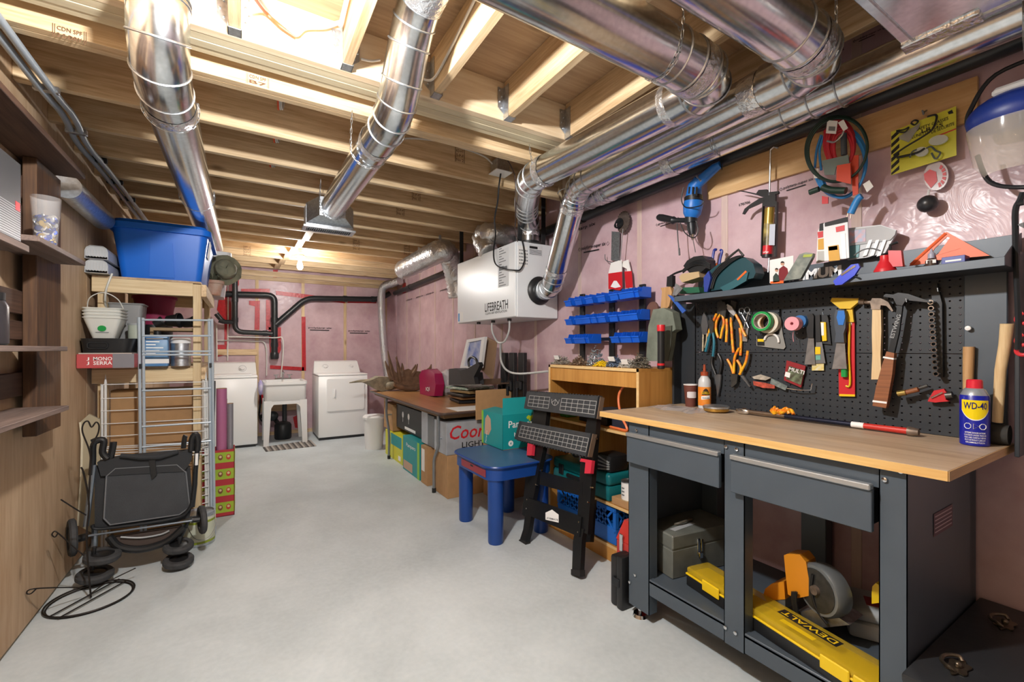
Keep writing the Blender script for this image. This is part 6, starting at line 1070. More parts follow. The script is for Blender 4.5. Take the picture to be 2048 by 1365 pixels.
# ---- diaper box on the toy table
px0, px1, py0, py1, pz0, pz1 = 1.665, 2.08, 2.86, 3.03, .521, .785
dbx = T('diaper_box', 'open teal diaper box with lime edge on the blue table', 'box', ((px0+px1)/2, (py0+py1)/2, pz0))
py1 = 3.2
B().bx(px0, px1, py0, py1, pz0, pz0+.003).o('bottom', CARDD, dbx)
for nm, a in (('front', (px0, px1, py0, py0+.003)), ('rear', (px0, px1, py1-.003, py1)), ('side', (px0, px0+.003, py0, py1)), ('side', (px1-.003, px1, py0, py1))): B().bx(*a, pz0, pz1).o(nm, AQ, dbx)
Mf = fr((px0, py0-.0006, pz0), (1, 0, 0), (0, 0, 1)); W_ = px1-px0
text('Pampers', Mf @ Matrix.Translation((.05, .145, 0)), .25, .07, WINK, dbx); text('baby-dry', Mf @ Matrix.Translation((.10, .085, 0)), .17, .04, WINK, dbx); B(Mf).prism([(.21, .232), (.23, .248), (.25, .238), (.268, .25), (.275, .228), (.25, .2), (.232, .205), (.235, .222), (.222, .215)], 0, .0006).o('heart_print', mat('heart_lime', 'bcd531', .5), dbx); B(Mf).prism([(W_*.75, 0), (W_, 0), (W_, .22), (W_*.9, .2)], 0, .0006).o('photo_panel', mat('box_photo_tan', 'c7a58e', .6), dbx)
B(Mf).prism([(.07+.022*math.cos(a), .045+.022*math.sin(a)) for a in [i*math.pi/8 for i in range(16)]], 0, .0006).o('size_badge', WINK, dbx); text('4', Mf @ Matrix.Translation((.062, .034, .0008)), .014, .022, AQ, dbx)
Ms = fr((px0-.0006, py1, pz0), (0, -1, 0), (0, 0, 1)); B(Ms).bx(0, .03, 0, pz1-pz0, 0, .0005).o('lime_edge', LIM, dbx); B(Ms).prism([(.05, .08), (.06, .2), (.10, .24), (.15, .21), (.16, .13), (.12, .08)], 0, .0008).o('photo_panel', mat('box_photo_tan', 'c7a58e', .6), dbx); text('Pampers', Ms @ Matrix.Translation((.085, .01, .001)) @ Matrix.Rotation(R(80), 4, 'Z'), .1, .022, WINK, dbx)
B().hexa([(px0, py0, pz1), (px1, py0, pz1), (px1, py0+.003, pz1), (px0, py0+.003, pz1)], [(px0+.03, py0+.05, pz1+.12), (px1, py0+.05, pz1+.12), (px1, py0+.053, pz1+.12), (px0+.03, py0+.053, pz1+.12)]).o('flap', AQ, dbx); B().hexa([(px0, py0, pz1), (px0, py1, pz1), (px0+.003, py1, pz1), (px0+.003, py0, pz1)], [(px0+.12, py0+.02, pz1+.02), (px0+.12, py1, pz1+.02), (px0+.123, py1, pz1+.02), (px0+.123, py0+.02, pz1+.02)]).o('flap', AQ, dbx)
Mfl = fr((px0+.14, py0+.027, pz1+.055), (1, 0, 0), (0, .4, 1)); B(Mfl).bx(0, .09, 0, .05, .001, .002).o('barcode', PAPER, dbx)
for k in range(8): B(Mfl).bx(.006+.01*k, .010+.01*k+.003*(k % 2), .006, .044, .0021, .0025).o('barcode', INK, dbx)
# ---- portable folding workbench leaning on the bookcase
Wo = (1.605, 2.2, 0); Wn = Vector((-.97, 0, .24)).normalized(); WM = fr(Wo, (0, -1, 0), (.24, 0, .97))
Wi = WM.inverted()
def w2(u, v, c=0.): p = Wi @ Pp(u, v, Vector(Wo)+Wn*c, Wn); return (p.x, p.y)
def wf(name, px, c0, c1, m, parent): return clampz(B(WM).prism([w2(u, v, (c0+c1)/2) for u, v in px], c0, c1).o(name, m, parent), .0)
pw_ = T('portable_workbench', 'black folding portable workbench with gridded jaws leaning on the bookcase', 'workbench', Wo); JAW = mat('jaw_charcoal', '33363a', .6, var=.15, vs=20); GRID = mat('grid_print', 'b9bbb9', .6)
def jaw(px, cols, skip=()):
    j = wf('jaw_board', px, .02, .05, JAW, pw_); A, Bq, Cq, D = [Vector(w2(u, v, .05)) for u, v in px]
    L_ = lambda s, t: (A.lerp(Bq, s)).lerp(D.lerp(Cq, s), t)
    b = B(WM)
    def line(s0, t0, s1, t1, w=.0013):
        p, q_ = L_(s0, t0), L_(s1, t1); d = (q_-p).normalized(); n_ = Vector((-d.y, d.x))*w; b.prism([tuple(p+n_), tuple(p-n_), tuple(q_-n_), tuple(q_+n_)], .0502, .0508)
    segs = [(0.03, .97)] if not skip else [(.03, skip[0]), (skip[1], .97)]
    for s0, s1 in segs:
        for t_ in (.22, .42, .62, .82): line(s0, t_, s1, t_)
        n = int((s1-s0)*cols+.5)
        for k in range(n+1): line(s0+(s1-s0)*k/n, .22, s0+(s1-s0)*k/n, .82)
    if skip:
        c_ = (skip[0]+skip[1])/2
        pts = [L_(c_+.055*math.cos(R(a)), .3+.32*math.sin(R(a))) for a in range(0, 181, 18)]
        for p, q_ in zip(pts, pts[1:]):
            d = (q_-p).normalized(); n_ = Vector((-d.y, d.x))*.0012; b.prism([tuple(p+n_), tuple(p-n_), tuple(q_-n_), tuple(q_+n_)], .0502, .0508)
        line(c_, .3, c_, .62); line(c_, .3, c_-.05, .5); line(c_, .3, c_+.05, .5)
    b.o('grid_print', GRID, j, kind='stuff')
    b = B(WM)
    for k in range(26):
        p = L_((k+.5)/26, -.03 if skip else 1.02); b.bx(p.x-.004, p.x+.004, p.y-.004, p.y+.004, .02, .05)
    b.o('teeth', JAW, j, kind='stuff')
    # wooden end grain
    B(WM).prism([tuple(Bq), tuple(Cq), tuple(Cq+Vector((.006, 0))), tuple(Bq+Vector((.006, 0)))], .018, .05).o('end_grain', mat('end_grain', '6d5a4a', .7), j)
jaw([(1057, 784), (1200, 794), (1193, 838), (1051, 818)], 13, (.36, .53)); jaw([(1042, 843), (1185, 868), (1175, 914), (1032, 879)], 17)
FRB = mat('frame_black', '17181a', .4, .3)
wf('upright', [(1072, 815), (1098, 818), (1090, 900), (1062, 1040), (1048, 1030), (1060, 900)], -.02, .015, FRB, pw_); wf('upright', [(1180, 830), (1198, 838), (1190, 930), (1180, 1070), (1158, 1060), (1166, 910)], -.02, .015, FRB, pw_)
wf('cross_bar', [(1084, 944), (1168, 966), (1168, 994), (1082, 970)], -.01, .016, FRB, pw_); wf('cross_bar', [(1058, 996), (1166, 1035), (1162, 1075), (1056, 1030)], .0, .025, FRB, pw_)
wf('leg', [(1054, 1030), (1066, 1032), (1062, 1060), (1055, 1090), (1043, 1086), (1050, 1060)], -.012, .02, FRB, pw_); wf('leg', [(1155, 1055), (1172, 1060), (1168, 1078), (1164, 1150), (1148, 1148), (1150, 1085)], -.012, .02, FRB, pw_)
for px in ([(1043, 1080), (1056, 1083), (1056, 1091), (1042, 1088)], [(1147, 1139), (1165, 1141), (1165, 1154), (1147, 1150)]): wf('rubber_foot', px, -.015, .024, RUB, pw_)
wf('rear_leg', [(1178, 1000), (1190, 1000), (1184, 1085), (1170, 1085)], -.12, -.09, FRB, pw_); wf('rear_leg', [(1064, 1010), (1074, 1012), (1080, 1036), (1070, 1034)], -.1, -.07, FRB, pw_)
WL = [w2(u, v, .026) for u, v in ((1091, 1040), (1091, 1026), (1104, 1020), (1117, 1030), (1117, 1046))]; lg = B(WM).prism(WL, .025, .0262).o('logo_plate', WINK, pw_); a0 = Vector(w2(1093, 1039, .027)); a1 = Vector(w2(1116, 1044, .027)); d = a1-a0; text('JOBMATE', WM @ Matrix.Translation((a0.x, a0.y, .0263)) @ Matrix.Rotation(math.atan2(d.y, d.x), 4, 'Z'), d.length, .013, INK, lg)
for px in ([(1058, 887), (1068, 890), (1066, 912), (1056, 912)], [(1165, 918), (1187, 922), (1184, 948), (1172, 948), (1174, 926), (1163, 924)]): wf('crank_handle', px, .02, .045, mat('crank_red', 'cc2f45', .4), pw_)
for u, v in ((1083, 942), (1074, 970), (1056, 1000), (1055, 1018), (1186, 884), (1184, 976), (1178, 1005), (1160, 1045), (1158, 1065), (1193, 878)): p = w2(u, v, .017); B(WM).lathe([(.006, .012), (.005, .028)], (p[0], p[1], 0), n=8).o('rivet', CHROME, pw_)
# ---- bookcase contents
TEC = mat('case_teal', '0f6a70', .4); s2 = SZ[1]; s3 = SZ[2]; s1 = SZ[0]
ya, yb3 = P(1255, 930, X=XB0+.02).y, P(1104, 930, X=XB0+.02).y
tc2 = T('teal_tool_case', 'teal hard tool case lying on the middle bookcase shelf', 'tool case', (2.0, 2.3, s2)); yA, yB = 1.98, 2.55
B().bx(XB0+.01, XB1-.03, yA, yB, s2+.001, s2+.09, .012, 2).o('base', TEC, tc2); B().bx(XB0+.01, XB1-.03, yA, yB, s2+.092, s2+.165, .02, 3).o('lid', TEC, tc2)
for y in (2.15, 2.45): B().bx(XB0+.002, XB0+.012, y-.025, y+.025, s2+.06, s2+.13, .003).o('latch', BLK, tc2)
B().bx(XB0-.01, XB0+.012, 2.22, 2.38, s2+.06, s2+.085, .006).o('handle', BLK, tc2)
pc2 = T('paint_tin', 'small white paint tin beside the teal case', 'paint tin', (1.96, 1.88, s2)); Mq = Matrix.Translation((1.96, 1.87, s2+.045)); B(Mq).lathe([(.05, 0), (.05, .1)], n=28).o('tin', WPL, pc2); B(Mq).lathe([(.052, .1), (.052, .106), (.046, .106), (.044, .102), (.001, .102)], n=28).o('lid', STEELR, pc2)
for k in range(3): B(fr((1.909, 1.885, s2+.07+k*.02), (0, -1, 0), (0, 0, 1))).bx(0, .02, 0, .007, 0, .001).o('print', mat('grey_ink', '6d7175', .6), pc2)
carton('flat brown carton under the white paint tin', XB0+.01, 2.1, 1.76, 1.96, s2+.001, s2+.044, CARD, 'cardboard_box')
gr2 = T('grease_gun', 'black grinder with shredded tape on top of the teal case', 'tool', (2.0, 2.05, s2+.166)); B().box((2.0, 2.06, s2+.22), (.16, .14, .105), .02, seg=2).o('body', BLK, gr2)
for k in range(4): B().box((1.925, 2.05, s2+.185+.02*k), (.02, .1, .01), .002, rot=Matrix.Rotation(R(8*k-10), 4, 'X')).o('strip', mat('grey_strip', '8b8d8c', .4), gr2)
mc_ = T('milk_crate', 'blue lattice milk crate on the bottom bookcase shelf', 'crate', (2.0, 2.2, s1)); MB_ = mat('crate_blue', '1566c4', .4); cx0, cx1, cy0, cy1, cz0, cz1 = XB0+.015, XB1-.03, 1.93, 2.5, s1+.001, min(s1+.275, s2-.025)
B().bx(cx0, cx1, cy0, cy1, cz0, cz0+.1, .004).o('lower_wall', MB_, mc_)
for a in ((cx0, cx0+.012, cy0, cy1), (cx1-.012, cx1, cy0, cy1), (cx0, cx1, cy0, cy0+.012), (cx0, cx1, cy1-.012, cy1)): B().bx(*a, cz1-.03, cz1, .003).o('top_rail', MB_, mc_)
for y in (cy0+.01, cy1-.01):
    for x in (cx0+.01, cx1-.01): B().bx(x-.012, x+.012, y-.012, y+.012, cz0+.1, cz1-.03).o('corner_post', MB_, mc_)
k = 0; y = cy0+.02
while y < cy1-.1:
    for s_ in (-1, 1): B().box((cx0+.006, y+.06, (cz0+.1+cz1-.03)/2), (.006, .012, .19), rot=Matrix.Rotation(R(42*s_), 4, 'X')).o('lattice_bar', MB_, mc_)
    y += .048
x = cx0+.03
while x < cx1-.05:
    for s_ in (-1, 1): B().box((x+.03, cy0+.006, (cz0+.1+cz1-.03)/2), (.012, .006, .19), rot=Matrix.Rotation(R(42*s_), 4, 'Y')).o('lattice_bar', MB_, mc_)
    x += .048
text('TRUDEAU', fr((cx0+.06, cy0-.0006, cz0+.035), (1, 0, 0), (0, 0, 1)), .16, .022, mat('crate_print', '5a9be0', .5), mc_) if False else None
rt = T('red_toolbox', 'red metal toolbox standing on end beside the workbench leg', 'toolbox', (1.78, 1.76, 0)); RTB = mat('toolbox_red', 'b3322c', .4, var=.1, vs=10)
B().bx(1.70, 1.90, 1.60, 1.72, 0, .27, .006).o('body', RTB, rt); B().hexa([(1.70, 1.60, .272), (1.90, 1.60, .272), (1.90, 1.72, .272), (1.70, 1.72, .272)], [(1.74, 1.62, .37), (1.86, 1.62, .37), (1.86, 1.70, .37), (1.74, 1.70, .37)]).o('lid', RTB, rt); B().bx(1.692, 1.70, 1.665, 1.69, .22, .31, .002).o('latch', CHROME, rt)
bc2 = T('black_case', 'black moulded drill case standing on the floor by the workbench leg', 'tool case', (1.6, 1.62, 0)); B().bx(1.575, 1.69, 1.555, 1.595, .0, .26, .01, 2).o('half_shell', BLK, bc2); B().bx(1.58, 1.68, 1.597, 1.64, .0, .25, .012, 2).o('half_shell', BLK, bc2); B().bx(1.569, 1.577, 1.57, 1.62, .11, .15, .003).o('latch', BLKM, bc2)
# upper bookcase shelf
for i, (lab, y0, y1, h, m, x1_) in enumerate((('dark blue tool carton on the upper bookcase shelf', 1.80, 2.02, .10, mat('navy_carton', '2c3040', .5), .2), ('black flat case on the upper bookcase shelf', 2.06, 2.20, .085, BLK, .18), ('small black charger beside the flat case', 2.24, 2.33, .06, BLKM, .12), ('green box at the far end of the upper shelf', 2.46, 2.54, .12, mat('box_green', '3d8a3a', .5), .1))):
    t = T('tool_box_small' if False else ('tool_carton', 'flat_case', 'charger', 'green_box')[i], lab, ('box', 'case', 'charger', 'box')[i], (2.0, (y0+y1)/2, s3)); B().bx(XB0+.065, XB0+.065+x1_, y0, y1, s3+.001, s3+h, .004).o('body', m, t); B().bx(XB0+.07, XB0+.06+x1_, y0+.005, y1-.005, s3+h, s3+h+.012, .003).o('lid', mat('lid_slate', '3b3f46', .5), t); B().bx(XB0+.062, XB0+.065, (y0+y1)/2-.02, (y0+y1)/2+.02, s3+h*.6, s3+h*.85).o('clasp', GRYP, t)
B().tube(spline([P(1262, 762, X=1.96), P(1248, 772, X=1.95), P(1238, 790, X=1.94), P(1238, 812, X=1.93), P(1245, 838, X=1.93), P(1252, 852, X=1.925), (1.922, 1.86, s3+.009), (1.92, 1.93, s3+.009), (1.926, 2.0, s3+.009)], 7), .0075, 8).o('orange_hose', mat('hose_orange', 'e07542', .45), label='orange air hose curling out of the upper bookcase shelf', cat='hose')
p = P(1140, 862, X=1.98); lt = T('safety_goggles', 'clear goggles and dark strap on the middle shelf behind the jaws', 'goggles', (1.98, 2.35, s2+.17)); B().tube(spline([(1.95, 2.47, s2+.2), (1.93, 2.4, s2+.24), (1.93, 2.34, s2+.2), (1.95, 2.28, s2+.22)], 5), .007, 8).o('strap', BLK, lt); B().box((1.95, 2.24, s2+.2), (.05, .12, .055), .015, seg=2).o('lens', mat('lens_grey', 'a8aeb2', .15), lt)
# ================================================================= BACK: LAUNDRY
cz = cr(400, 480, 400/1241)
wa = T('washing_machine', 'white top loading washing machine behind the lumber shelf', 'washer', (-.15, 7.05, 0)); x1w = .169; x0w = -.50; yw = 6.72
B().bx(x0w, x1w, yw, yw+.66, .03, .90, .012, 2).o('cabinet', WHT, wa); B().bx(x0w-.002, x1w+.002, yw-.002, yw+.66, .902, .935, .012, 2).o('top_deck', WHT, wa); B().bx(x0w+.02, x1w-.02, yw+.005, yw+.655, .0, .03).o('base', BLK, wa); B().bx(x0w+.06, x1w-.06, yw+.03, yw+.45, .935, .948, .01, 2).o('lid', WHT, wa)
con = B(); con.hexa([(x0w, yw+.48, .935), (x1w, yw+.48, .935), (x1w, yw+.66, .935), (x0w, yw+.66, .935)], [(x0w+.01, yw+.58, 1.085), (x1w-.01, yw+.58, 1.085), (x1w-.02, yw+.66, 1.10), (x0w+.02, yw+.66, 1.10)]); con = con.o('console', WHT, wa)
def knob(par, x, y, z, r): B(fr((x, y, z), (1, 0, 0), (0, .55, 1))).lathe([(r*1.25, 0), (r*1.25, .004), (r, .006), (r*.9, .03), (.001, .032)], n=20).o('knob', WPL, par); B(fr((x, y, z), (1, 0, 0), (0, .55, 1))).lathe([(r*1.5, .001), (r*1.6, .001), (r*1.6, .003), (r*1.5, .003)], n=24, cap=False).o('dial_ring', GRYP, par)
knob(con, x1w-.17, yw+.525, 1.01, .03); knob(con, x1w-.55, yw+.525, 1.01, .024)
dr_ = T('clothes_dryer', 'white front loading dryer with square door beside the laundry tub', 'dryer', (1.24, 7.0, 0)); x0, x1, yd = .905, 1.575, 6.67
B().bx(x0, x1, yd, yd+.66, .035, .90, .012, 2).o('cabinet', WHT, dr_); B().bx(x0+.01, x1-.01, yd+.01, yd+.65, 0, .035).o('base', BLK, dr_); B().bx(x0-.002, x1+.002, yd-.002, yd+.66, .902, .925, .01, 2).o('top', WHT, dr_)
B(fr((0, yd-.0005, 0), (1, 0, 0), (0, 0, 1))).prism(rrect(x0+.105, x1-.045, .40, .865, .03, 4), 0, .004).o('door_frame', WHT, dr_)
do = B(fr((0, yd-.004, 0), (1, 0, 0), (0, 0, 1))).prism(rrect(x0+.110, x1-.05, .405, .86, .03, 4), 0, .01).o('door', WHT, dr_)
hx2 = x0+.21; B().bx(hx2-.03, hx2+.03, yd-.016, yd-.013, .585, .72, .002).o('handle_recess', WHT, do); B().bx(hx2-.008, hx2+.014, yd-.03, yd-.014, .6, .71, .006, 2).o('handle', WPL, do)
con = B(); con.hexa([(x0, yd+.48, .925), (x1, yd+.48, .925), (x1, yd+.66, .925), (x0, yd+.66, .925)], [(x0+.02, yd+.6, 1.09), (x1-.02, yd+.6, 1.09), (x1-.03, yd+.66, 1.105), (x0+.03, yd+.66, 1.105)]); con = con.o('console', WHT, dr_)
knob(con, x0+.17, yd+.545, 1.01, .028); knob(con, x1-.12, yd+.545, 1.01, .02)
# laundry tub on legs
tb2 = T('laundry_tub', 'white plastic laundry tub standing on four splayed legs', 'sink', (.58, 6.95, 0)); ty0, ty1 = 6.62, 7.2; tx0, tx1 = P(527, 800, Y=ty0).x, P(615, 800, Y=ty0).x
TUB = mat('tub_white', 'e6e7e6', .35); zt = P(570, 764, Y=ty0).z; zb2 = P(570, 805, Y=ty0).z
b = B(); o_ = rrect(tx0, tx1, ty0, ty1, .04); i_ = [(tx0+.04+(x-tx0)*(tx1-tx0-.08)/(tx1-tx0), ty0+.04+(y-ty0)*(ty1-ty0-.12)/(ty1-ty0)) for x, y in o_]
def loft(b, loops):
    vs2 = [[b._v((x, y, z)) for x, y in lp] for lp, z in loops]
    for A, C_ in zip(vs2, vs2[1:]):
        for k in range(len(A)): b.bm.faces.new((A[k], A[(k+1) % len(A)], C_[(k+1) % len(A)], C_[k]))
    b.bm.faces.new(vs2[-1]); return b
sh = lambda lp, s: [((x-(tx0+tx1)/2)*s+(tx0+tx1)/2, (y-(ty0+ty1)/2)*s+(ty0+ty1)/2) for x, y in lp]
loft(b, [(o_, zt-.04), (o_, zt), (i_, zt), (sh(i_, .93), zb2+.02)]).o('rim', TUB, tb2)
loft(B(), [(sh(o_, .96), zt-.04), (sh(o_, .94), zb2+.03), (sh(o_, .88), zb2), (sh(o_, .3), zb2-.02)]).o('basin', TUB, tb2)
for x, dx in ((tx0+.05, -.02), (tx1-.05, .02)):
    for y, dy in ((ty0+.05, -.01), (ty1-.06, .01)): B().hexa([(x+dx-.03, y+dy-.025, 0), (x+dx+.03, y+dy-.025, 0), (x+dx+.03, y+dy+.025, 0), (x+dx-.03, y+dy+.025, 0)], [(x-.045, y-.035, zb2+.02), (x+.045, y-.035, zb2+.02), (x+.045, y+.035, zb2+.02), (x-.045, y+.035, zb2+.02)]).o('leg', TUB, tb2)
B().prism([(0, 0), (1, 0)], 0, 0) if False else None
ms = fr((0, ty0+.02, 0), (1, 0, 0), (0, 0, 1)); B(ms).prism([(tx0+.04, zb2+.01), (tx1-.04, zb2+.01), (tx1-.06, zb2-.12), (tx1-.12, zb2-.03), (tx0+.12, zb2-.03), (tx0+.06, zb2-.12)], -.02, .0).o('skirt', TUB, tb2)
fa = T('tub_faucet', 'chrome two handle faucet at the back of the laundry tub', 'faucet', ((tx0+tx1)/2, ty1-.04, zt)); fx = (tx0+tx1)/2; B().bx(fx-.11, fx+.11, ty1-.07, ty1-.02, zt, zt+.02, .006).o('base', CHROME, fa); B().tube(spline([(fx, ty1-.045, zt+.02), (fx, ty1-.045, zt+.11), (fx, ty1-.09, zt+.13), (fx, ty1-.2, zt+.1)], 5), .011, 10).o('spout', CHROME, fa)
for s_ in (-1, 1): b = B().cyl((fx+s_*.085, ty1-.045, zt+.02), (fx+s_*.085, ty1-.045, zt+.07), .014, n=10); b.bx(fx+s_*.085-.035, fx+s_*.085+.035, ty1-.052, ty1-.038, zt+.06, zt+.072); b.o('handle', CHROME, fa)
ds = T('cloth_bag', 'purple and white cloth hanging at the side of the tub', 'cloth', P(521, 800, Y=6.7)); p = P(521, 775, Y=6.72); B().sph(((x1w+tx0)/2, 6.66, p.z), 1, ((tx0-x1w)*.46, .045, .1), 14, 10).o('cloth', mat('purple_print', '8f86c4', .7, col2='d6d2df', vs=14), ds, jit=.003)
# sump pump and pipe
sp = T('sump_pump', 'black sump pump with upright pipe under the laundry tub', 'pump', P(566, 878, Y=7.15)); p = P(566, 878, Z=0); sx0, sy0 = p.x, 7.1; B().lathe([(.10, 0), (.11, .02), (.11, .2), (.09, .23), (.04, .25)], (sx0, sy0, 0)).o('housing', BLK, sp); B().cyl((sx0+.02, sy0, .22), (sx0+.02, sy0, .72), .03, n=14).o('discharge_pipe', ABS, sp); B().tube(spline([(sx0-.05, sy0, .2), (sx0-.12, sy0+.08, .31), (sx0-.19, sy0+.2, .31), (sx0-.27, sy0+.24, .31)], 5), .03, 10).o('elbow', BLK, sp); B().sph((sx0-.13, sy0-.05, .34), .07, (1, .8, 1)).o('float', BLK, sp)
B().tube(spline([P(518, 765, Y=7.3), P(521, 800, Y=7.25), P(519, 835, Y=7.2), P(535, 850, Y=7.2)], 6), .012, 8).o('washer_hose', BLKC, label='black washer drain hose hanging beside the laundry tub', cat='hose')
# striped mat
mtp = [P(u, v, Z=.004)-Vector((0, .09, 0)) for u, v in ((525, 893), (620, 879), (631, 890), (531, 901))]; mt = T('floor_mat', 'grey striped rag mat lying in front of the laundry tub', 'mat', (mtp[0].x+.3, mtp[0].y, 0))
n = 26
for k in range(n):
    a, c, e, f_ = [x for x in (mtp[0].lerp(mtp[1], k/n), mtp[0].lerp(mtp[1], (k+1)/n), mtp[3].lerp(mtp[2], (k+1)/n), mtp[3].lerp(mtp[2], k/n))]
    B().hexa([(p.x, p.y, .0005) for p in (a, c, e, f_)], [(p.x, p.y, .009) for p in (a, c, e, f_)]).o('stripe', (mat('mat_dark', '4d4a48', .9), mat('mat_light', 'a9a49e', .9), mat('mat_mid', '7a746e', .9))[(k*7) % 3], mt)
# ================================================================= LEFT: LUMBER SHELF
LY = 3.83; LB = 4.75; ZS1 = 1.755; ZS2 = 1.165; LX0, LX1 = -.82, -.245
SHW = wood('shelf_spruce', 'cdb48a', 'e3d0aa', 0, 8, rnd=.1); SHZ = wood('shelf_spruce_post', 'cbb086', 'e0cca4', 2, 8, rnd=.1)
ls = T('lumber_shelf', 'open shelf built of pale two by four lumber against the plywood', 'shelf', (-.54, 4.3, 0))
for x in (LX0+.02, LX1-.045):
    for y in (LY, LB): B().bx(x, x+.04, y, y+.085, 0, ZS1+.0, .002).o('post', SHZ, ls)
B().bx(LX1-.05, LX1-.005, LY-.04, LY, 0, ZS1-.02, .002).o('post', SHZ, ls)
for z in (ZS1, ZS2):
    B().bx(LX0, LX1-.05, LY-.04, LY-.002, z-.105, z-.015, .002).o('rail', SHW, ls); B().bx(LX0, LX1, LB+.09, LB+.125, z-.105, z-.015, .002).o('rail', SHW, ls)
    B().bx(LX0, LX1-.005, LY-.035, LB+.12, z-.014, z, .001).o('shelf_panel', PLYW, ls); B().bx(LX1-.01, LX1+.025, LY, LB+.1, z-.1, z-.015, .002).o('rail', wood('joist_lumber_y', 'c39a63', 'e2c28e', 1, 9), ls)
# blue tote
TZ0 = ZS1+.001; bt2 = T('storage_tote', 'bright blue plastic storage tote with lid on the lumber shelf', 'tote', (-.48, 4.2, TZ0)); BT = mat('tote_blue', '0c6ad6', .4)
def rloop(x0, x1, y0, y1, r): return rrect(x0, x1, y0, y1, r, 4)
a, c = P(240, 551, Y=3.86), P(402, 562, Y=3.86)
xa, xb_ = a.x, c.x; ht = .36
loft(B(), [(rloop(xa, xb_, 3.87, 4.52, .04), TZ0), (rloop(xa-.045, xb_+.045, 3.83, 4.56, .05), TZ0+ht)]).o('body', BT, bt2)
b = B(); b.hexa([(x, y, TZ0) for x, y in rloop(xa+.01, xb_-.01, 3.88, 4.51, .04)], [(x, y, TZ0+.004) for x, y in rloop(xa+.01, xb_-.01, 3.88, 4.51, .04)]); b.o('bottom', BT, bt2)
B().hexa([(x, y, TZ0+ht-.03) for x, y in rloop(xa-.065, xb_+.065, 3.81, 4.58, .06)], [(x, y, TZ0+ht+.01) for x, y in rloop(xa-.062, xb_+.062, 3.813, 4.577, .06)]).o('lid', BT, bt2); B().hexa([(x, y, TZ0+ht+.01) for x, y in rloop(xa-.045, xb_+.045, 3.83, 4.56, .06)], [(x, y, TZ0+ht+.035) for x, y in rloop(xa-.035, xb_+.035, 3.84, 4.55, .06)]).o('lid_crown', BT, bt2)
B().hexa([((xa+xb_)/2-.07, 3.862, TZ0+.02), ((xa+xb_)/2+.07, 3.862, TZ0+.02), ((xa+xb_)/2+.07, 3.872, TZ0+.02), ((xa+xb_)/2-.07, 3.872, TZ0+.02)], [((xa+xb_)/2-.06, 3.835, TZ0+.26), ((xa+xb_)/2+.06, 3.835, TZ0+.26), ((xa+xb_)/2+.06, 3.845, TZ0+.26), ((xa+xb_)/2-.06, 3.845, TZ0+.26)]).o('raised_panel', BT, bt2)
B().hexa([(xb_+.034, 3.95, TZ0+.2), (xb_+.034, 4.1, TZ0+.2), (xb_+.03, 4.1, TZ0+.2), (xb_+.03, 3.95, TZ0+.2)], [(xb_+.05, 3.95, TZ0+.32), (xb_+.05, 4.1, TZ0+.32), (xb_+.046, 4.1, TZ0+.32), (xb_+.046, 3.95, TZ0+.32)]).o('label', PAPER, bt2)
# downspout elbows
dz = ZS1+.001; dsx = max(P(186, 540, Y=3.72).x, XL+.058)
for i in range(2):
    t = T('downspout_length', ('grey white downspout stacked above another beside the blue tote', 'grey white downspout with dark open end under the other one')[i], 'downspout', (dsx, 4.1, dz+.0)); z0 = dz+.003+(0 if i else .088)
    prof = [(-.055, 0), (.055, 0), (.055, .05), (.048, .07), (.03, .083), (-.03, .083), (-.048, .07), (-.055, .05)]
    inn = [(x*.94, .002+y*.95) for x, y in prof]; Md = fr((dsx, 3.72, z0), (1, 0, 0), (0, 0, 1)); b = B(Md)
    for j in range(8): j2 = (j+1) % 8; b.hexa([(*prof[j], -.9), (*prof[j2], -.9), (*inn[j2], -.9), (*inn[j], -.9)], [(*prof[j], 0), (*prof[j2], 0), (*inn[j2], 0), (*inn[j], 0)])
    b.o('channel', mat('downspout_white', 'c3c6c8', .4), t); B(Md).prism([(-.051, .016), (.051, .016), (.051, .05), (.045, .068), (.028, .079), (-.028, .079), (-.045, .068), (-.051, .05)], -.012, -.002).o('end_plate', mat('downspout_white', 'c3c6c8', .4), t)
    b = B(fr((dsx, 3.72, z0), (1, 0, 0), (0, 0, 1)))
    for k in range(7): b = B(fr((dsx, 3.72, z0), (1, 0, 0), (0, 0, 1))); b.bx(-.042+.014*k-.002, -.042+.014*k+.002, .012, .07, 0, .003).o('rib', mat('downspout_white', 'c3c6c8', .4), t)
# clear bin, hat, clay pot at the shelf's end
zq = ZS1+.001; cbn = T('clear_bin', 'frosted clear storage bin behind the blue tote', 'bin', P(437, 560, Y=4.9)); p0, p1 = P(418, 530, Y=4.62).x, P(462, 530, Y=4.62).x
loft(B(), [(rloop(p0-.1, p1-.06, 4.80, 5.1, .03), zq), (rloop(p0-.1, p1-.02, 4.78, 5.12, .03), zq+.38)]).o('body', mat('frosted_plastic', 'd5d2d6', .3, alpha=.85), cbn); B().hexa([(x, y, zq+.37) for x, y in rloop(p0-.12, p1+.0, 4.76, 5.14, .04)], [(x, y, zq+.405) for x, y in rloop(p0-.12, p1+.0, 4.76, 5.14, .04)]).o('lid', WPL, cbn); B().sph((p0-.02, 4.95, zq+.16), .1, (.6, .9, 1.2)).o('contents', mat('rose_fabric', 'a87a84', .8), cbn)
ht_ = T('camo_hat', 'khaki sun hat hanging off the end of the lumber shelf', 'hat', P(445, 565, Y=4.74)); p = P(450, 540, Y=4.74); KH = mat('khaki_cloth', '8d8b74', .85, col2='6b6b58', vs=14)
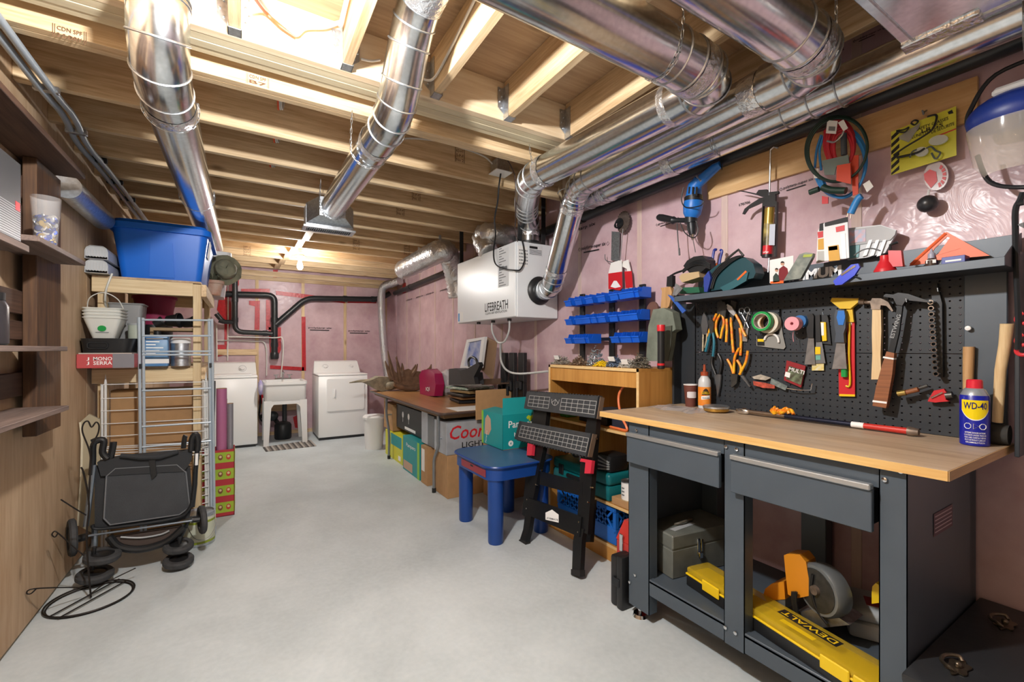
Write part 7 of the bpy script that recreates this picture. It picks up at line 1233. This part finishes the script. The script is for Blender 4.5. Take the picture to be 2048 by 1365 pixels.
b = B(fr(p, (1, .1, -.15), (.1, 0, 1))); b.lathe([(.085, .0), (.088, .05), (.075, .10), (.05, .12), (.001, .125)], n=24); b.o('crown', KH, ht_, jit=.003); b = B(fr(p, (1, .1, -.15), (.1, 0, 1))); b.lathe([(.085, .0), (.13, -.02), (.135, -.018), (.086, .006)], n=28, cap=False); b.o('brim', KH, ht_, jit=.006)
cp2 = T('clay_pot', 'orange clay pot with dried plant under the khaki hat', 'plant pot', P(425, 585, Y=4.15)); p = P(427, 585, Y=4.68); p.z = ZS1+.006; B().lathe([(.05, p.z-.005), (.07, p.z+.09), (.08, p.z+.095), (.08, p.z+.12), (.07, p.z+.12)], (p.x, 4.68, 0), n=24).o('pot', mat('terracotta', 'b9775a', .8, col2='d0b9a8', vs=10), cp2)
for k in range(9): a = k*.7; B().tube(spline([(p.x, 4.68, p.z+.1), (p.x+.04*math.cos(a), 4.68+.04*math.sin(a), p.z+.17), (p.x+.05*math.cos(a), 4.68+.05*math.sin(a), p.z+.15+.01*(k % 4))], 4), .006, 5).o('dry_leaf', mat('dry_leaf', '4f5240', .9, var=.4, vs=20), cp2)
# ---- middle shelf: pails, tray, tile carton, pots, cans
zm = ZS2+.001
def gY(u, v, y): return P(u, v, Y=y)
tl = T('tile_carton', 'red tile carton with white lettering sticking out of the shelf', 'box', (-.7, 3.7, zm)); x0t, x1t = P(152, 710, Y=3.56).x, P(268, 710, Y=3.56).x; B().bx(max(x0t, XL+.003), x1t, 3.56, 4.2, zm, zm+.085, .003).o('body', mat('carton_red', 'b8494c', .5), tl); B().bx(max(x0t, XL+.003)+.01, x1t-.01, 3.56, 4.2, zm+.085, zm+.092).o('lid', mat('carton_grey_white', 'b7aca4', .6), tl); B().bx(x1t-.1, x1t+.001, 3.558, 3.56, zm, zm+.086).o('grey_end', mat('carton_slate', '7c7a80', .5), tl)
Mt = fr((max(x0t, XL+.003)+.045, 3.5593, zm+.02), (1, 0, 0), (0, 0, 1)); text('MONO', Mt @ Matrix.Translation((.03, .026, 0)), .085, .022, WINK, tl); text('SERRA', Mt @ Matrix.Translation((.03, 0, 0)), .085, .022, WINK, tl)
for s_ in ((0, .026), (0, 0)): text('J', Mt @ Matrix.Translation((*s_, 0)), .012, .02, WINK, tl)
bp2 = T('black_planter', 'shallow black plastic planter tray on the tile carton', 'planter', (-.68, 3.75, zm+.093)); x0p, x1p = P(156, 680, Y=3.6).x, P(268, 680, Y=3.6).x; z1 = zm+.094
loft(B(), [(rloop(max(x0p, -.82), x1p-.02, 3.58, 3.79, .04), z1), (rloop(max(x0p-.02, -.83), x1p, 3.565, 3.81, .05), z1+.085), (rloop(max(x0p-.01, -.82), x1p-.01, 3.575, 3.80, .05), z1+.085), (rloop(max(x0p+.01, -.8), x1p-.03, 3.595, 3.78, .04), z1+.012)]).o('tray', BLK, bp2); B(fr((0, 3.568, 0), (1, 0, 0), (0, 0, 1))).tube([(x, y, 0) for x, y in rrect(-.79, -.70, z1+.025, z1+.06, .012)], .004, 6, True).o('moulded_handle', BLK, bp2)
WPA = mat('pail_white', 'd6d8d2', .4)
pls = P(190, 660, Y=3.62); z2 = z1+.088
for i in range(4):
    t = T('square_pail', ('lowest square white pail in the nested stack, with green leaf logo', 'second square white pail nested in the stack', 'third square white pail nested in the stack', 'topmost square white pail of the stack, with wire handle')[i], 'pail', (-.70, 3.72, z2+.019*i), 'nested white pails on the black tray'); zz = z2+.019*i
    loft(B(), [(rloop(-.785, -.68, 3.63, 3.76, .02), zz), (rloop(-.822, -.643, 3.59, 3.80, .03), zz+.125), (rloop(-.816, -.649, 3.596, 3.794, .03), zz+.125), (rloop(-.779, -.686, 3.636, 3.754, .02), zz+.004)]).o('pail', WPA, t); b = B(); b.tube([(x, y, zz+.125) for x, y in rloop(-.823, -.642, 3.589, 3.801, .03)], .004, 6, True).o('rim', WPA, t)
    if i == 3: B().tube(spline([(-.82, 3.7, zz+.12), (-.80, 3.66, zz+.19), (-.733, 3.64, zz+.225), (-.67, 3.66, zz+.19), (-.645, 3.7, zz+.12)], 6), .003, 6).o('handle', WPA, t)
    if i == 0: B(fr((-.733, 3.6085, zz+.06), (1, 0, 0), (0, -.32, 1))).prism([(.02*math.cos(a), .018*math.sin(a)) for a in [j*math.pi/7 for j in range(14)]], -.004, .004).o('leaf_logo', GRN, t); B(fr((-.763, 3.6165, zz+.035), (1, 0, 0), (0, -.32, 1))).bx(0, .06, 0, .004, -.004, .003).o('print', GRYP, t)
GRB = mat('bucket_grey', '8f9192', .4)
gb2 = T('grey_bucket', 'grey square bucket standing behind the white pails', 'bucket', (-.62, 4.0, zm+.2)); xg = P(255, 630, Y=3.95).x; loft(B(), [(rloop(xg-.07, xg+.07, 3.9, 4.05, .02), zm+.093), (rloop(xg-.09, xg+.09, 3.88, 4.07, .02), zm+.42), (rloop(xg-.08, xg+.08, 3.89, 4.06, .02), zm+.42), (rloop(xg-.06, xg+.06, 3.91, 4.04, .02), zm+.12)]).o('bucket', GRB, gb2); B().tube(spline([(xg-.092, 3.885, zm+.36), (xg-.085, 3.80, zm+.42), (xg-.07, 3.755, zm+.5), (xg-.04, 3.745, zm+.6)], 5), .006, 6).o('handle', WPA, gb2); b = B(); b.tube([(x, y, zm+.42) for x, y in rloop(xg-.092, xg+.092, 3.878, 4.072, .02)], .006, 6, True).o('rim', GRB, gb2)
cn = T('pale_tin', 'pale green lidded tin beside the white pails', 'tin', (-.56, 3.72, zm+.09)); xc_ = -.592; B().lathe([(.042, zm+.183), (.042, zm+.27)], (xc_, 3.74, 0)).o('tin', mat('pale_green_tin', 'aab3a6', .4), cn); B().lathe([(.044, zm+.27), (.044, zm+.282), (.001, zm+.282)], (xc_, 3.74, 0)).o('lid', GRYP, cn)
bpx = P(318, 607, Y=4.05)
for i, (lab, u, v, r, h, tilt) in enumerate((('black plastic pot tipped sideways on the middle shelf', 312, 622, .05, .09, 60), ('wide black pot lying behind the drying rack rungs', 330, 640, .075, .14, 85), ('long black tube lying among the pots', 375, 635, .05, .2, 80))):
    p = P((318, 348, 380)[i], v, Y=4.0); r = (.035, .05, .04)[i]; h = (.06, .08, .10)[i]; p.z = zm+.266+(.036, .055, .044)[i]; t = T('black_pot', lab, 'pot', (p.x, 4.0, p.z-.05), 'black pots on the middle shelf'); B(Matrix.Translation((p.x, 4.0, p.z)) @ Matrix.Rotation(R(tilt), 4, 'Y') @ Matrix.Rotation(R(20*i), 4, 'X')).lathe([(r*.75, -h/2), (r, h/2), (r*1.08, h/2), (r*1.08, h/2-.012), (r, h/2-.014)], n=20, cap=False).o('pot', BLK, t); B(Matrix.Translation((p.x, 4.0, p.z)) @ Matrix.Rotation(R(tilt), 4, 'Y') @ Matrix.Rotation(R(20*i), 4, 'X')).lathe([(.001, -h/2), (r*.75, -h/2), (r*.75, -h/2+.004), (.001, -h/2+.004)], n=20, cap=False).o('bottom', BLK, t)
pk2 = T('pink_bucket', 'dark pink bucket at the back of the middle shelf', 'bucket', (-.5, 4.35, zm)); xk = P(310, 640, Y=4.35).x; B().lathe([(.1, zm+.3), (.13, zm+.50), (.14, zm+.5), (.14, zm+.52)], (xk, 4.35, 0)).o('bucket', mat('pink_dark', '9c2c54', .5), pk2); B().lathe([(.11, zm), (.11, zm+.3)], (xk, 4.35, 0)).o('lower_pail', BLK, pk2)
br = T('shelf_riser', 'dark riser board holding the black pots', 'board', (-.4, 4.0, zm)); B().bx(P(300, 660, Y=3.9).x, P(388, 660, Y=3.9).x, 3.9, 4.2, zm+.245, zm+.265).o('board', mat('board_tan', 'a08a6a', .7), br); B().bx(P(300, 660, Y=3.9).x, P(303, 660, Y=3.9).x+.01, 3.9, 4.2, zm, zm+.245).o('support', mat('board_tan', 'a08a6a', .7), br); B().bx(P(386, 660, Y=3.9).x, P(388, 660, Y=3.9).x+.01, 3.9, 4.2, zm, zm+.245).o('support', mat('board_tan', 'a08a6a', .7), br)
bcn = T('blue_can', 'blue rectangular solvent can with white print', 'can', (-.5, 3.7, zm)); xu, xv = P(288, 690, Y=3.72).x, P(336, 690, Y=3.72).x; B().bx(xu, xv, 3.72, 3.84, zm, zm+.21, .008, 2).o('can', mat('can_steelblue', '2f6fb0', .4, col2='7fa6c6', vs=7), bcn); B().cyl(((xu+xv)/2, 3.78, zm+.21), ((xu+xv)/2, 3.78, zm+.235), .02, n=14).o('cap', BLK, bcn)
Mb2 = fr((xu+.01, 3.7194, zm+.02), (1, 0, 0), (0, 0, 1))
for k in range(6): B(Mb2).bx(.0, .05+.02*(k % 3), .06+.02*k, .068+.02*k, 0, .0006).o('print', WINK, bcn)
B(Mb2).bx(-.005, .12, 0, .03, 0, .0006).o('print', PAPER, bcn)
sjar = T('steel_canister', 'brushed steel canister with white lid and drip paint', 'canister', (-.35, 3.78, zm)); xs_ = P(362, 690, Y=3.78).x; B().lathe([(.055, zm), (.055, zm+.16)], (xs_, 3.78, 0)).o('body', STEELR, sjar); B().lathe([(.058, zm+.155), (.058, zm+.18), (.05, zm+.19), (.001, zm+.19)], (xs_, 3.78, 0)).o('lid', WPL, sjar)
# large flat carton below and yellow leaves
carton('large flat brown carton leaning behind the drying racks', -.76, -.31, 3.95, 4.12, .02, 1.0, CARD, 'cardboard_box')
lbx = fr((-.5, 3.9495, .82), (1, 0, 0), (0, 0, 1)); 
# ---- drying racks
DRM = mat('rack_blue_white', 'b4c1cc', .35, .2); DRW = mat('rack_white', 'dcdedd', .4); YD = 3.675
d1_ = T('drying_rack', 'folded pale blue metal drying rack standing before the lumber shelf', 'drying rack', P(350, 1080, Z=0))
def gp(u, v, y): return P(u, v, Y=y)
for (u0, v0), (u1, v1) in (((278, 635), (283, 1060)), ((286, 636), (291, 1060)), ((418, 638), (423, 1060)), ((424, 638), (429, 1060))):
    a, c = gp(u0, v0, YD), gp(u1, v1, YD); c.z = .003; B().tube([a, c], .0085, 8).o('upright', DRM, d1_)
for v0, v1 in ((640, 641), (672, 672), (704, 703), (710, 710), (782, 777), (854, 845), (895, 882)): B().tube([gp(284, v0, YD-.008), gp(422, v1, YD-.008)], .0065, 8).o('rung', DRM, d1_)
for u, v in ((281, 733), (421, 731)): p = gp(u, v, YD-.012); B().box(p, (.014, .014, .03), .002).o('hinge_cap', BLK, d1_)
d2_ = T('wire_drying_rack', 'folded white wire drying rack behind the blue one', 'drying rack', P(300, 1075, Z=0)); YD2 = 3.735
for (u0, v0), (u1, v1) in (((204, 770), (204, 1050)), ((211, 768), (211, 1050)), ((409, 762), (413, 1060)), ((414, 762), (418, 1060))):
    a, c = gp(u0, v0, YD2), gp(u1, v1, YD2); c.z = .003; B().tube([a, c], .007, 8).o('upright', DRW, d2_)
for v0, v1 in ((770, 764), (798, 791), (823, 814), (849, 838), (874, 862), (895, 884), (898, 888), (903, 893), (908, 898), (913, 903), (918, 909)): B().tube([gp(201, v0, YD2-.006), gp(415, v1, YD2-.006)], .003, 6).o('wire', DRW, d2_)
for k in range(10): v = 880+16*k; B().tube([gp(404, v, YD2-.02), gp(417, v-3, YD2-.02)], .003, 6).o('wire', DRW, d2_)
for u, v in ((211, 768), (412, 762)): p = gp(u, v, YD2); B().cyl(p, p+Vector((0, 0, .06)), .008, .001, 8).o('tip', DRW, d2_)
# ---- folded stroller
st_ = T('folded_stroller', 'folded black stroller with grey seat fabric and foam wheels', 'stroller', P(290, 1110, Z=0)); YS = 3.28; FAB = mat('stroller_fabric', '2d2f32', .85, var=.12, vs=12, bump=.2, bs=200); SFR = mat('stroller_frame', '2a2c2f', .35, .5)
cs_ = cr(0, 600, 520/2028); ct_ = cr(0, 930, 520/2028)
def sv(px, y=YS): return [P(u, v, Y=y) for u, v in px]
def sfl(name, px, y0, y1, m): ym = (y0+y1)/2; return B(fr((0, y1, 0), (1, 0, 0), (0, 0, 1))).prism(gs(px, ym), 0, y1-y0).o(name, m, st_)
sfl('seat_back', ct_((750, 10), (830, -10), (1400, -30), (1480, 20), (1500, 300), (1480, 400), (1360, 440), (830, 490), (750, 480)), YS, YS+.06, FAB)
sfl('seat_panel', ct_((830, 90), (900, 30), (1380, 0), (1450, 60), (1480, 330), (1400, 390), (860, 470), (810, 420)), YS-.015, YS, mat('stroller_fabric_front', '3c3f43', .85, var=.1, vs=10, bump=.2, bs=200))
b = B(); b.tube([P(u, v, Y=YS-.017) for u, v in ct_((830, 90), (900, 30), (1380, 0), (1450, 60), (1480, 330), (1400, 390), (860, 470), (810, 420))], .004, 6, True).o('piping', mat('piping_grey', '6d7074', .7), st_)
sfl('canopy_fold', cs_((770, 1260), (940, 1220), (1380, 1180), (1500, 1170), (1490, 1260), (1440, 1330), (800, 1365)), YS-.02, YS+.05, mat('canopy_dark', '2c2e31', .85)); b = B(); b.tube([P(u, v, Y=YS-.03) for u, v in cs_((940, 1215), (1100, 1230), (1250, 1225), (1390, 1185))], [.012, .016, .016, .012], 10).o('canopy_roll', mat('canopy_dark', '2c2e31', .85), st_)
sfl('strap', cs_((1155, 1210), (1205, 1205), (1225, 1365), (1185, 1400)), YS-.03, YS-.022, BLK)
for pts in (((770, 1100), (730, 1130), (725, 1250), (715, 1365)), ): B().tube(spline(sv(cs_(*pts), YS-.02), 5), .014, 10).o('frame_tube', SFR, st_)
B().tube(sv(ct_((730, 0), (700, 240), (670, 480)), YS-.02), .013, 10).o('frame_tube', mat('frame_silver', '8b95a0', .3, .8), st_); B().tube(spline(sv(cs_((720, 1110), (760, 1095), (810, 1100), (800, 1190), (840, 1240)), YS-.02), 4), .016, 10).o('handle_joint', BLK, st_); B().tube(spline(sv(cs_((1430, 1160), (1440, 1080), (1450, 1060)), YS), 4), .013, 8).o('handle_joint', BLK, st_); B().tube(spline(sv(cs_((1490, 1180), (1500, 1080), (1530, 1050), (1545, 1100), (1540, 1180)), YS-.02), 4), .016, 10).o('handle_joint', BLK, st_); B().tube(spline(sv(cs_((860, 1240), (880, 1150), (885, 1110)), YS), 4), .016, 8).o('handle_joint', BLK, st_)
B().tube(sv(cs_((1540, 1170), (1525, 1330)) + ct_((1520, 150), (1500, 330)), YS-.02), .013, 10).o('frame_tube', SFR, st_); B().tube(sv(cs_((1535, 1200), (1532, 1290)), YS-.035), .008, 8).o('reflector', WPL, st_)
B().tube(spline(sv(ct_((720, 470), (800, 500), (1350, 420), (1470, 350), (1500, 270)), YS-.03), 5), .009, 8).o('axle_bar', SFR, st_); B().tube(sv(ct_((690, 555), (1500, 435)), YS-.035), .006, 8).o('axle_bar', mat('frame_silver', '8b95a0', .3, .8), st_)
B().tube(spline(sv(ct_((850, 560), (930, 640), (1100, 660), (1300, 600), (1440, 480)), YS-.01), 5), .02, 10).o('basket_rim', BLK, st_); sfl('basket', ct_((880, 560), (1430, 480), (1380, 580), (1280, 610), (1000, 640), (930, 620)), YS, YS+.03, mat('basket_brown', '4a3f3a', .9)); B().tube(spline(sv(ct_((940, 565), (1100, 570), (1250, 545), (1320, 515)), YS-.01), 5), .005, 6).o('basket_trim', GRYP, st_)
TIRE = mat('foam_tire', '3a3b3d', .8, var=.25, vs=30)
def wheel(c, ax, r=.075, w=.032):
    M = fr(c, ax, (0, 0, 1) if abs(Vector(ax).normalized().z) < .9 else (0, 1, 0)); M = M @ Matrix.Rotation(R(90), 4, 'Y')
    wh = B(M).lathe([(r*.62, -w/2), (r*.9, -w/2), (r, -w*.25), (r, w*.25), (r*.9, w/2), (r*.62, w/2), (r*.62, -w/2)], n=32, cap=False).o('tire', TIRE, st_); B(M).lathe([(.01, -w*.45), (r*.2, -w*.45), (r*.62, -w*.3), (r*.62, w*.3), (r*.2, w*.45), (.01, w*.45)], n=24).o('hub', BLK, wh)
wheel(P(137, 1077, Y=3.3)+Vector((.014, 0, 0)), (.9, .3, 0), .1); wheel(P(404, 1040, Y=3.3), (1, .25, .02), .085, .03)
for (u, v) in ((205, 1113), (190, 1150)): p = P(u, v, Y=3.22); wheel(p, (.12, -.1, 1), .08, .036)
for (u, v) in ((357, 1093), (357, 1122)): p = P(u, v, Y=3.26 if v < 1100 else 3.22); wheel(p, (.1, -.15, 1), .075, .036)
B().tube(sv(ct_((560, 590), (680, 560)), YS), .02, 10).o('fork', BLK, st_); B().tube(sv(ct_((740, 500), (735, 640)), YS), .014, 8).o('fork', mat('frame_silver', '8b95a0', .3, .8), st_); B().tube(sv(ct_((735, 640), (720, 820)), YS-.05), .01, 8).o('fork', BLK, st_); B().tube(sv(ct_((1495, 430), (1560, 425)), YS), .018, 8).o('fork', BLK, st_); B().tube(sv(ct_((1400, 560), (1395, 760)), YS-.02), .01, 8).o('fork', BLK, st_); B().tube(sv(ct_((1470, 440), (1400, 590)), YS), .01, 8).o('fork', SFR, st_)
# ---- wire plant stand
ws = T('wire_plant_stand', 'thin black wire plant stand with round hoop base near the plywood wall', 'plant stand', P(168, 1205, Z=0)); WR_ = mat('black_wire', '2b2522', .5, .5); c0 = P(168, 1203, Z=0)+Vector((.026, 0, 0))
for r, z in ((.17, .012), (.162, .004)): B().tube([(c0.x+r*math.cos(a), c0.y+r*math.sin(a), z) for a in [i*2*math.pi/40 for i in range(40)]], .004, 6, True).o('hoop', WR_, ws)
for off in (-.02, .02): B().tube([(c0.x-.10+off, c0.y-.14-off, .012), (c0.x+.10+off, c0.y+.14-off, .012)], .0035, 6).o('base_bar', WR_, ws)
B().tube(spline([(c0.x, c0.y, .01), P(173, 1080, Y=c0.y), P(178, 1010, Y=c0.y), P(168, 950, Y=c0.y), P(162, 935, Y=c0.y)], 5), .004, 6).o('stem', WR_, ws); B().tube(spline([P(177, 1010, Y=c0.y), P(181, 930, Y=c0.y), P(178, 900, Y=c0.y), P(165, 865, Y=c0.y), P(167, 848, Y=c0.y), P(176, 843, Y=c0.y), P(183, 855, Y=c0.y), P(192, 845, Y=c0.y), P(198, 852, Y=c0.y), P(195, 870, Y=c0.y), P(180, 895, Y=c0.y)], 5), .0035, 6).o('heart_finial', WR_, ws)
def eye(pts, name='hook_arm'): B().tube(spline([P(u, v, Y=y) for u, v, y in pts], 5), .003, 6).o(name, WR_, ws)
eye([(172, 1031, 3.03), (150, 1018, 2.98), (122, 1000, 2.92)]); eye([(168, 1112, 3.03), (140, 1088, 3.02), (115, 1066, 3.0), (108, 1064, 3.0), (104, 1070, 3.0), (110, 1075, 3.0), (116, 1067, 3.0)]); eye([(168, 1176, 3.03), (120, 1176, 2.95), (72, 1178, 2.85), (56, 1182, 2.85), (54, 1188, 2.85), (62, 1188, 2.85), (73, 1178, 2.85)]); eye([(172, 1195, 3.03), (215, 1165, 3.1), (265, 1140, 3.15), (270, 1138, 3.15)])
# ---- leaning cream board, paint can, gift bag
lbp = [(160, 845), (170, 838), (178, 829), (178, 860), (172, 980), (165, 1062), (156, 1052), (162, 960), (164, 880)]
cbd = T('cream_board', 'cream curved headboard panel leaning against the plywood wall', 'board', P(162, 1060, Y=3.6)); B(fr((0, 3.62, 0), (1, 0, 0), (0, 0, 1))).prism(gs([(160, 845), (178, 829), (200, 840), (200, 1075), (156, 1052), (162, 960)], 3.6), 0, .02).o('panel', mat('cream_paint', 'a99f86', .6), cbd); B().tube([P(u, v, Y=3.6) for u, v in ((160, 845), (164, 880), (162, 960), (156, 1052))], .006, 6).o('edge', mat('cream_edge', 'd8d0b8', .6), cbd)
pcn = T('paint_can', 'green and white labelled paint can on the floor behind the stroller wheel', 'paint can', (0, 0, 0)); p = P(410, 1085, Z=0); px_, py_ = p.x-.03, min(p.y+.09, 3.565); pcn.location = (px_, py_, 0); B().lathe([(.082, 0), (.085, .004), (.085, .2), (.088, .204), (.088, .21), (.08, .21), (.078, .2), (.001, .2)], (px_, py_, 0), n=36).o('can', STEELR, pcn); B().lathe([(.0858, .02), (.0858, .185)], (px_, py_, 0), n=36, cap=False).o('label', mat('paint_label', 'd3d4cc', .5, col2='c2c9b0', vs=5), pcn); B().lathe([(.0862, .02), (.0862, .035)], (px_, py_, 0), n=36, cap=False).o('green_band', mat('label_lime', '8f9e2a', .5), pcn); B().lathe([(.0862, .15), (.0862, .165)], (px_, py_, 0), n=36, cap=False).o('green_band', mat('label_lime', '8f9e2a', .5), pcn)
b = B(); b.tube(spline([(px_+.086, py_-.03, .19), (px_+.09, py_-.07, .12), (px_+.05, py_-.1, .06), (px_-.02, py_-.095, .07), (px_-.08, py_-.04, .19)], 6), .002, 6).o('handle', CHROME, pcn)
# gift wrap bag
gwb = T('gift_wrap_bag', 'tall red and green patterned bag holding wrapping paper', 'bag', P(450, 1035, Z=0)); p0, p1 = P(425, 1035, Z=0), P(469, 1030, Z=0); gy = p1.y; gx0, gx1 = p1.x-.23, p1.x; zt3 = P(450, 900, Y=gy).z
GB = mat('bag_red', 'b3303a', .55); GG = mat('bag_green', '8fae2e', .6, col2='a8bf3a', vs=12)
b = B().bx(gx0, gx1, gy, gy+.17, 0, .004); b.bx(gx0, gx1, gy, gy+.003, 0, zt3); b.bx(gx0, gx1, gy+.167, gy+.17, 0, zt3); b.bx(gx0, gx0+.003, gy, gy+.17, 0, zt3); b.bx(gx1-.003, gx1, gy, gy+.17, 0, zt3); b.o('bag', GB, gwb)
nb = 4; band = zt3/nb
for k in range(nb):
    z = .03+k*band; pn = B().bx(gx0+.004, gx1-.004, gy-.002, gy, z, z+band*.62).o('printed_band', GG, gwb); B().bx(gx1, gx1+.002, gy+.004, gy+.166, z, z+band*.62).o('printed_band', GG, gwb)
    for j in range(4):
        x = gx0+.035+j*.052; B(fr((x, gy-.0025, z+band*.32), (1, 0, 0), (0, 0, 1))).prism([(.016*math.cos(a), .022*math.sin(a)) for a in [i*math.pi/4 for i in range(8)]], 0, .0006).o('motif', (mat('motif_brown', '7a4a2c', .6), mat('motif_red', 'c03a30', .6))[j % 2], pn); B(fr((x, gy-.0032, z+band*.36), (1, 0, 0), (0, 0, 1))).prism([(.009*math.cos(a), .01*math.sin(a)) for a in [i*math.pi/4 for i in range(8)]], 0, .0004).o('motif', mat('motif_cream', 'd9c29a', .6), pn)
for lab, u, vt, m, dy, r in (('pink roll of wrapping paper in the patterned bag', 437, 778, mat('wrap_pink', 'b06a90', .4), .05, .035), ('clear wrapped roll with red bows in the patterned bag', 433, 800, mat('wrap_clear', 'b5aab2', .25, col2='9c3048', vs=12), .11, .035), ('thin silver roll of wrapping paper in the patterned bag', 453, 808, mat('wrap_silver', '9c9aa2', .3, .4), .06, .02)):
    x, dy = {437: (gx1-.085, .045), 433: (gx1-.085, .122), 453: (gx1-.028, .045)}[u]; zt4 = P(u, vt, Y=gy+dy).z; t = T('wrapping_paper', lab, 'wrapping paper', (x, gy+dy, .005), 'rolls in the patterned bag'); B().cyl((x, gy+dy, .005), (x, gy+dy, zt4), r, n=18).o('roll', m, t); B().lathe([(r*.5, zt4), (r, zt4), (r, zt4+.003), (r*.5, zt4+.003)], (x, gy+dy, 0), n=18, cap=False).o('tube_end', CARD, t)
pu = P(436, 757, Y=gy+.1); ux = gx1-.165; um = T('umbrella', 'grey and black compact umbrella standing in the patterned bag', 'umbrella', (ux, gy+.1, .005)); B().tube([(ux, gy+.1, .005), (ux, gy+.1, .1), (ux, gy+.1, pu.z-.16), (ux, gy+.1, pu.z-.02)], [.008, .02, .038, .04], 12).o('canopy', mat('umbrella_grey', '4b4a4c', .7), um); B().tube(spline([(ux+.02, gy+.062, pu.z-.02), (ux+.035, gy+.05, pu.z-.1), (ux+.02, gy+.048, pu.z-.18), (ux, gy+.058, pu.z-.22)], 5), .006, 6).o('strap', BLK, um)
# ================================================================= LEFT WALL SHELF (dark stained pallet)
DK = wood('dark_stain_y', '38261e', '5f4638', 1, 8, rnd=.3); DKZ = wood('dark_stain_z', '322018', '6d4d32', 2, 6, rnd=.25); DKG = wood('grey_weathered', '5f4f48', '84726a', 1, 10, knots=False, rnd=.2)
psf = T('pallet_shelf', 'dark stained pallet wood shelf fixed to the plywood wall', 'shelf', (-.75, 2.4, .9)); xf = -.66
for i, (z0, z1, y0, y1, m) in enumerate(((2.115, 2.14, 1.0, 2.95, DK), (1.69, 1.712, 2.37, 2.95, DKG), (1.272, 1.292, 1.0, 2.69, DKG), (1.01, 1.03, 1.0, 2.71, DKG))): B().bx(XL+.001, xf, y0, y1, z0, z1, .002).o('shelf_board', m, psf)
B().bx(XL+.001, xf, 1.0, 2.28, 1.63, 1.655, .002).o('shelf_board', DKG, psf)
for y0, y1 in ((2.72, 3.02), (1.9, 2.36)): B().bx(XL+.03, XL+.075, y0, y1, .90 if y0 > 2.5 else .80, 2.115, .003).o('post', DKZ, psf)
for z0, z1 in ((1.93, 2.03), (1.75, 1.86), (1.43, 1.53), (1.32, 1.40), (1.08, 1.18), (1.86, 1.9)): B().bx(XL+.001, XL+.03, 1.2, 3.0, z0, z1, .003).o('slat', DK, psf)
# clear cup of bottle caps
cpp = P(92, 496, X=-.70); zc_ = 1.713; cup = T('clear_cup', 'clear plastic pint cup of bottle caps on the dark shelf', 'cup', (-.70, cpp.y, zc_)); B().lathe([(.034, zc_), (.035, zc_+.002), (.047, zc_+.2), (.045, zc_+.2), (.033, zc_+.004)], (-.70, cpp.y, 0), n=28, cap=False).o('cup', mat('cup_clear', 'ffffff', .05, alpha=.09), cup)
capm = [mat('cap_'+n_, c_, .3, .6) for n_, c_ in (('blue', '2747a8'), ('silver', 'b9bdc0'), ('gold', 'b79a52'), ('navy', '1a2a70'), ('white', 'd9d9d6'))]
b = B(); b.lathe([(.0106, 0), (.0128, .001), (.0128, .004), (.0105, .006), (.001, .0062)], n=10); pr = b.o('bottle_cap', capm[0], cup); bme2 = pr.data; bpy.data.objects.remove(pr)
cms = []
for m_ in capm: d_ = bme2.copy(); d_.materials.clear(); d_.materials.append(m_); cms.append(d_)
for k in range(110):
    h_ = .006+.115*k/110; a = random.uniform(0, 6.283); rr_ = random.uniform(.35, 1)**.5*(.034+.012*h_/.2-.0125); o = bpy.data.objects.new('bottle_cap', cms[k % 5]); COL.objects.link(o)
    o.location = (-.70+rr_*math.cos(a), cpp.y+rr_*math.sin(a), zc_+h_); o.rotation_euler = (random.uniform(0, 3), random.uniform(0, 3), 0); tag(o, '%s metal bottle cap loose in the clear pint cup' % ('bright blue', 'silver', 'gold', 'navy', 'white')[k % 5], 'bottle cap', ('bright blue', 'silver', 'gold', 'navy', 'white')[k % 5]+' bottle caps in the clear cup')
bb3 = T('black_game_box', 'black printed box standing at the near end of the dark shelf', 'box', (-.72, 2.32, 1.656)); B().bx(-.764, -.665, 2.0, 2.225, 1.656, 1.93, .002).o('box', mat('box_charcoal', '35373b', .4), bb3)
b = B()
for k in range(14): b.bx(-.6648, -.6644, 2.02, 2.22, 1.665+.008*k, 1.668+.008*k)
b.o('print', mat('print_silver', '9a9da2', .4), bb3, kind='stuff'); B().bx(-.6648, -.6642, 2.18, 2.215, 1.76, 1.79).o('print', RED, bb3)
jr = T('dark_jar', 'dark lidded jar on the lower board behind the printed box', 'jar', (-.74, 2.2, 1.293)); B().lathe([(.045, 1.293), (.05, 1.3), (.05, 1.42), (.04, 1.44)], (-.706, 2.1, 0)).o('jar', mat('jar_dark', '2d2b2e', .3), jr); B().lathe([(.042, 1.44), (.042, 1.465), (.001, 1.465)], (-.706, 2.1, 0)).o('lid', BLK, jr)
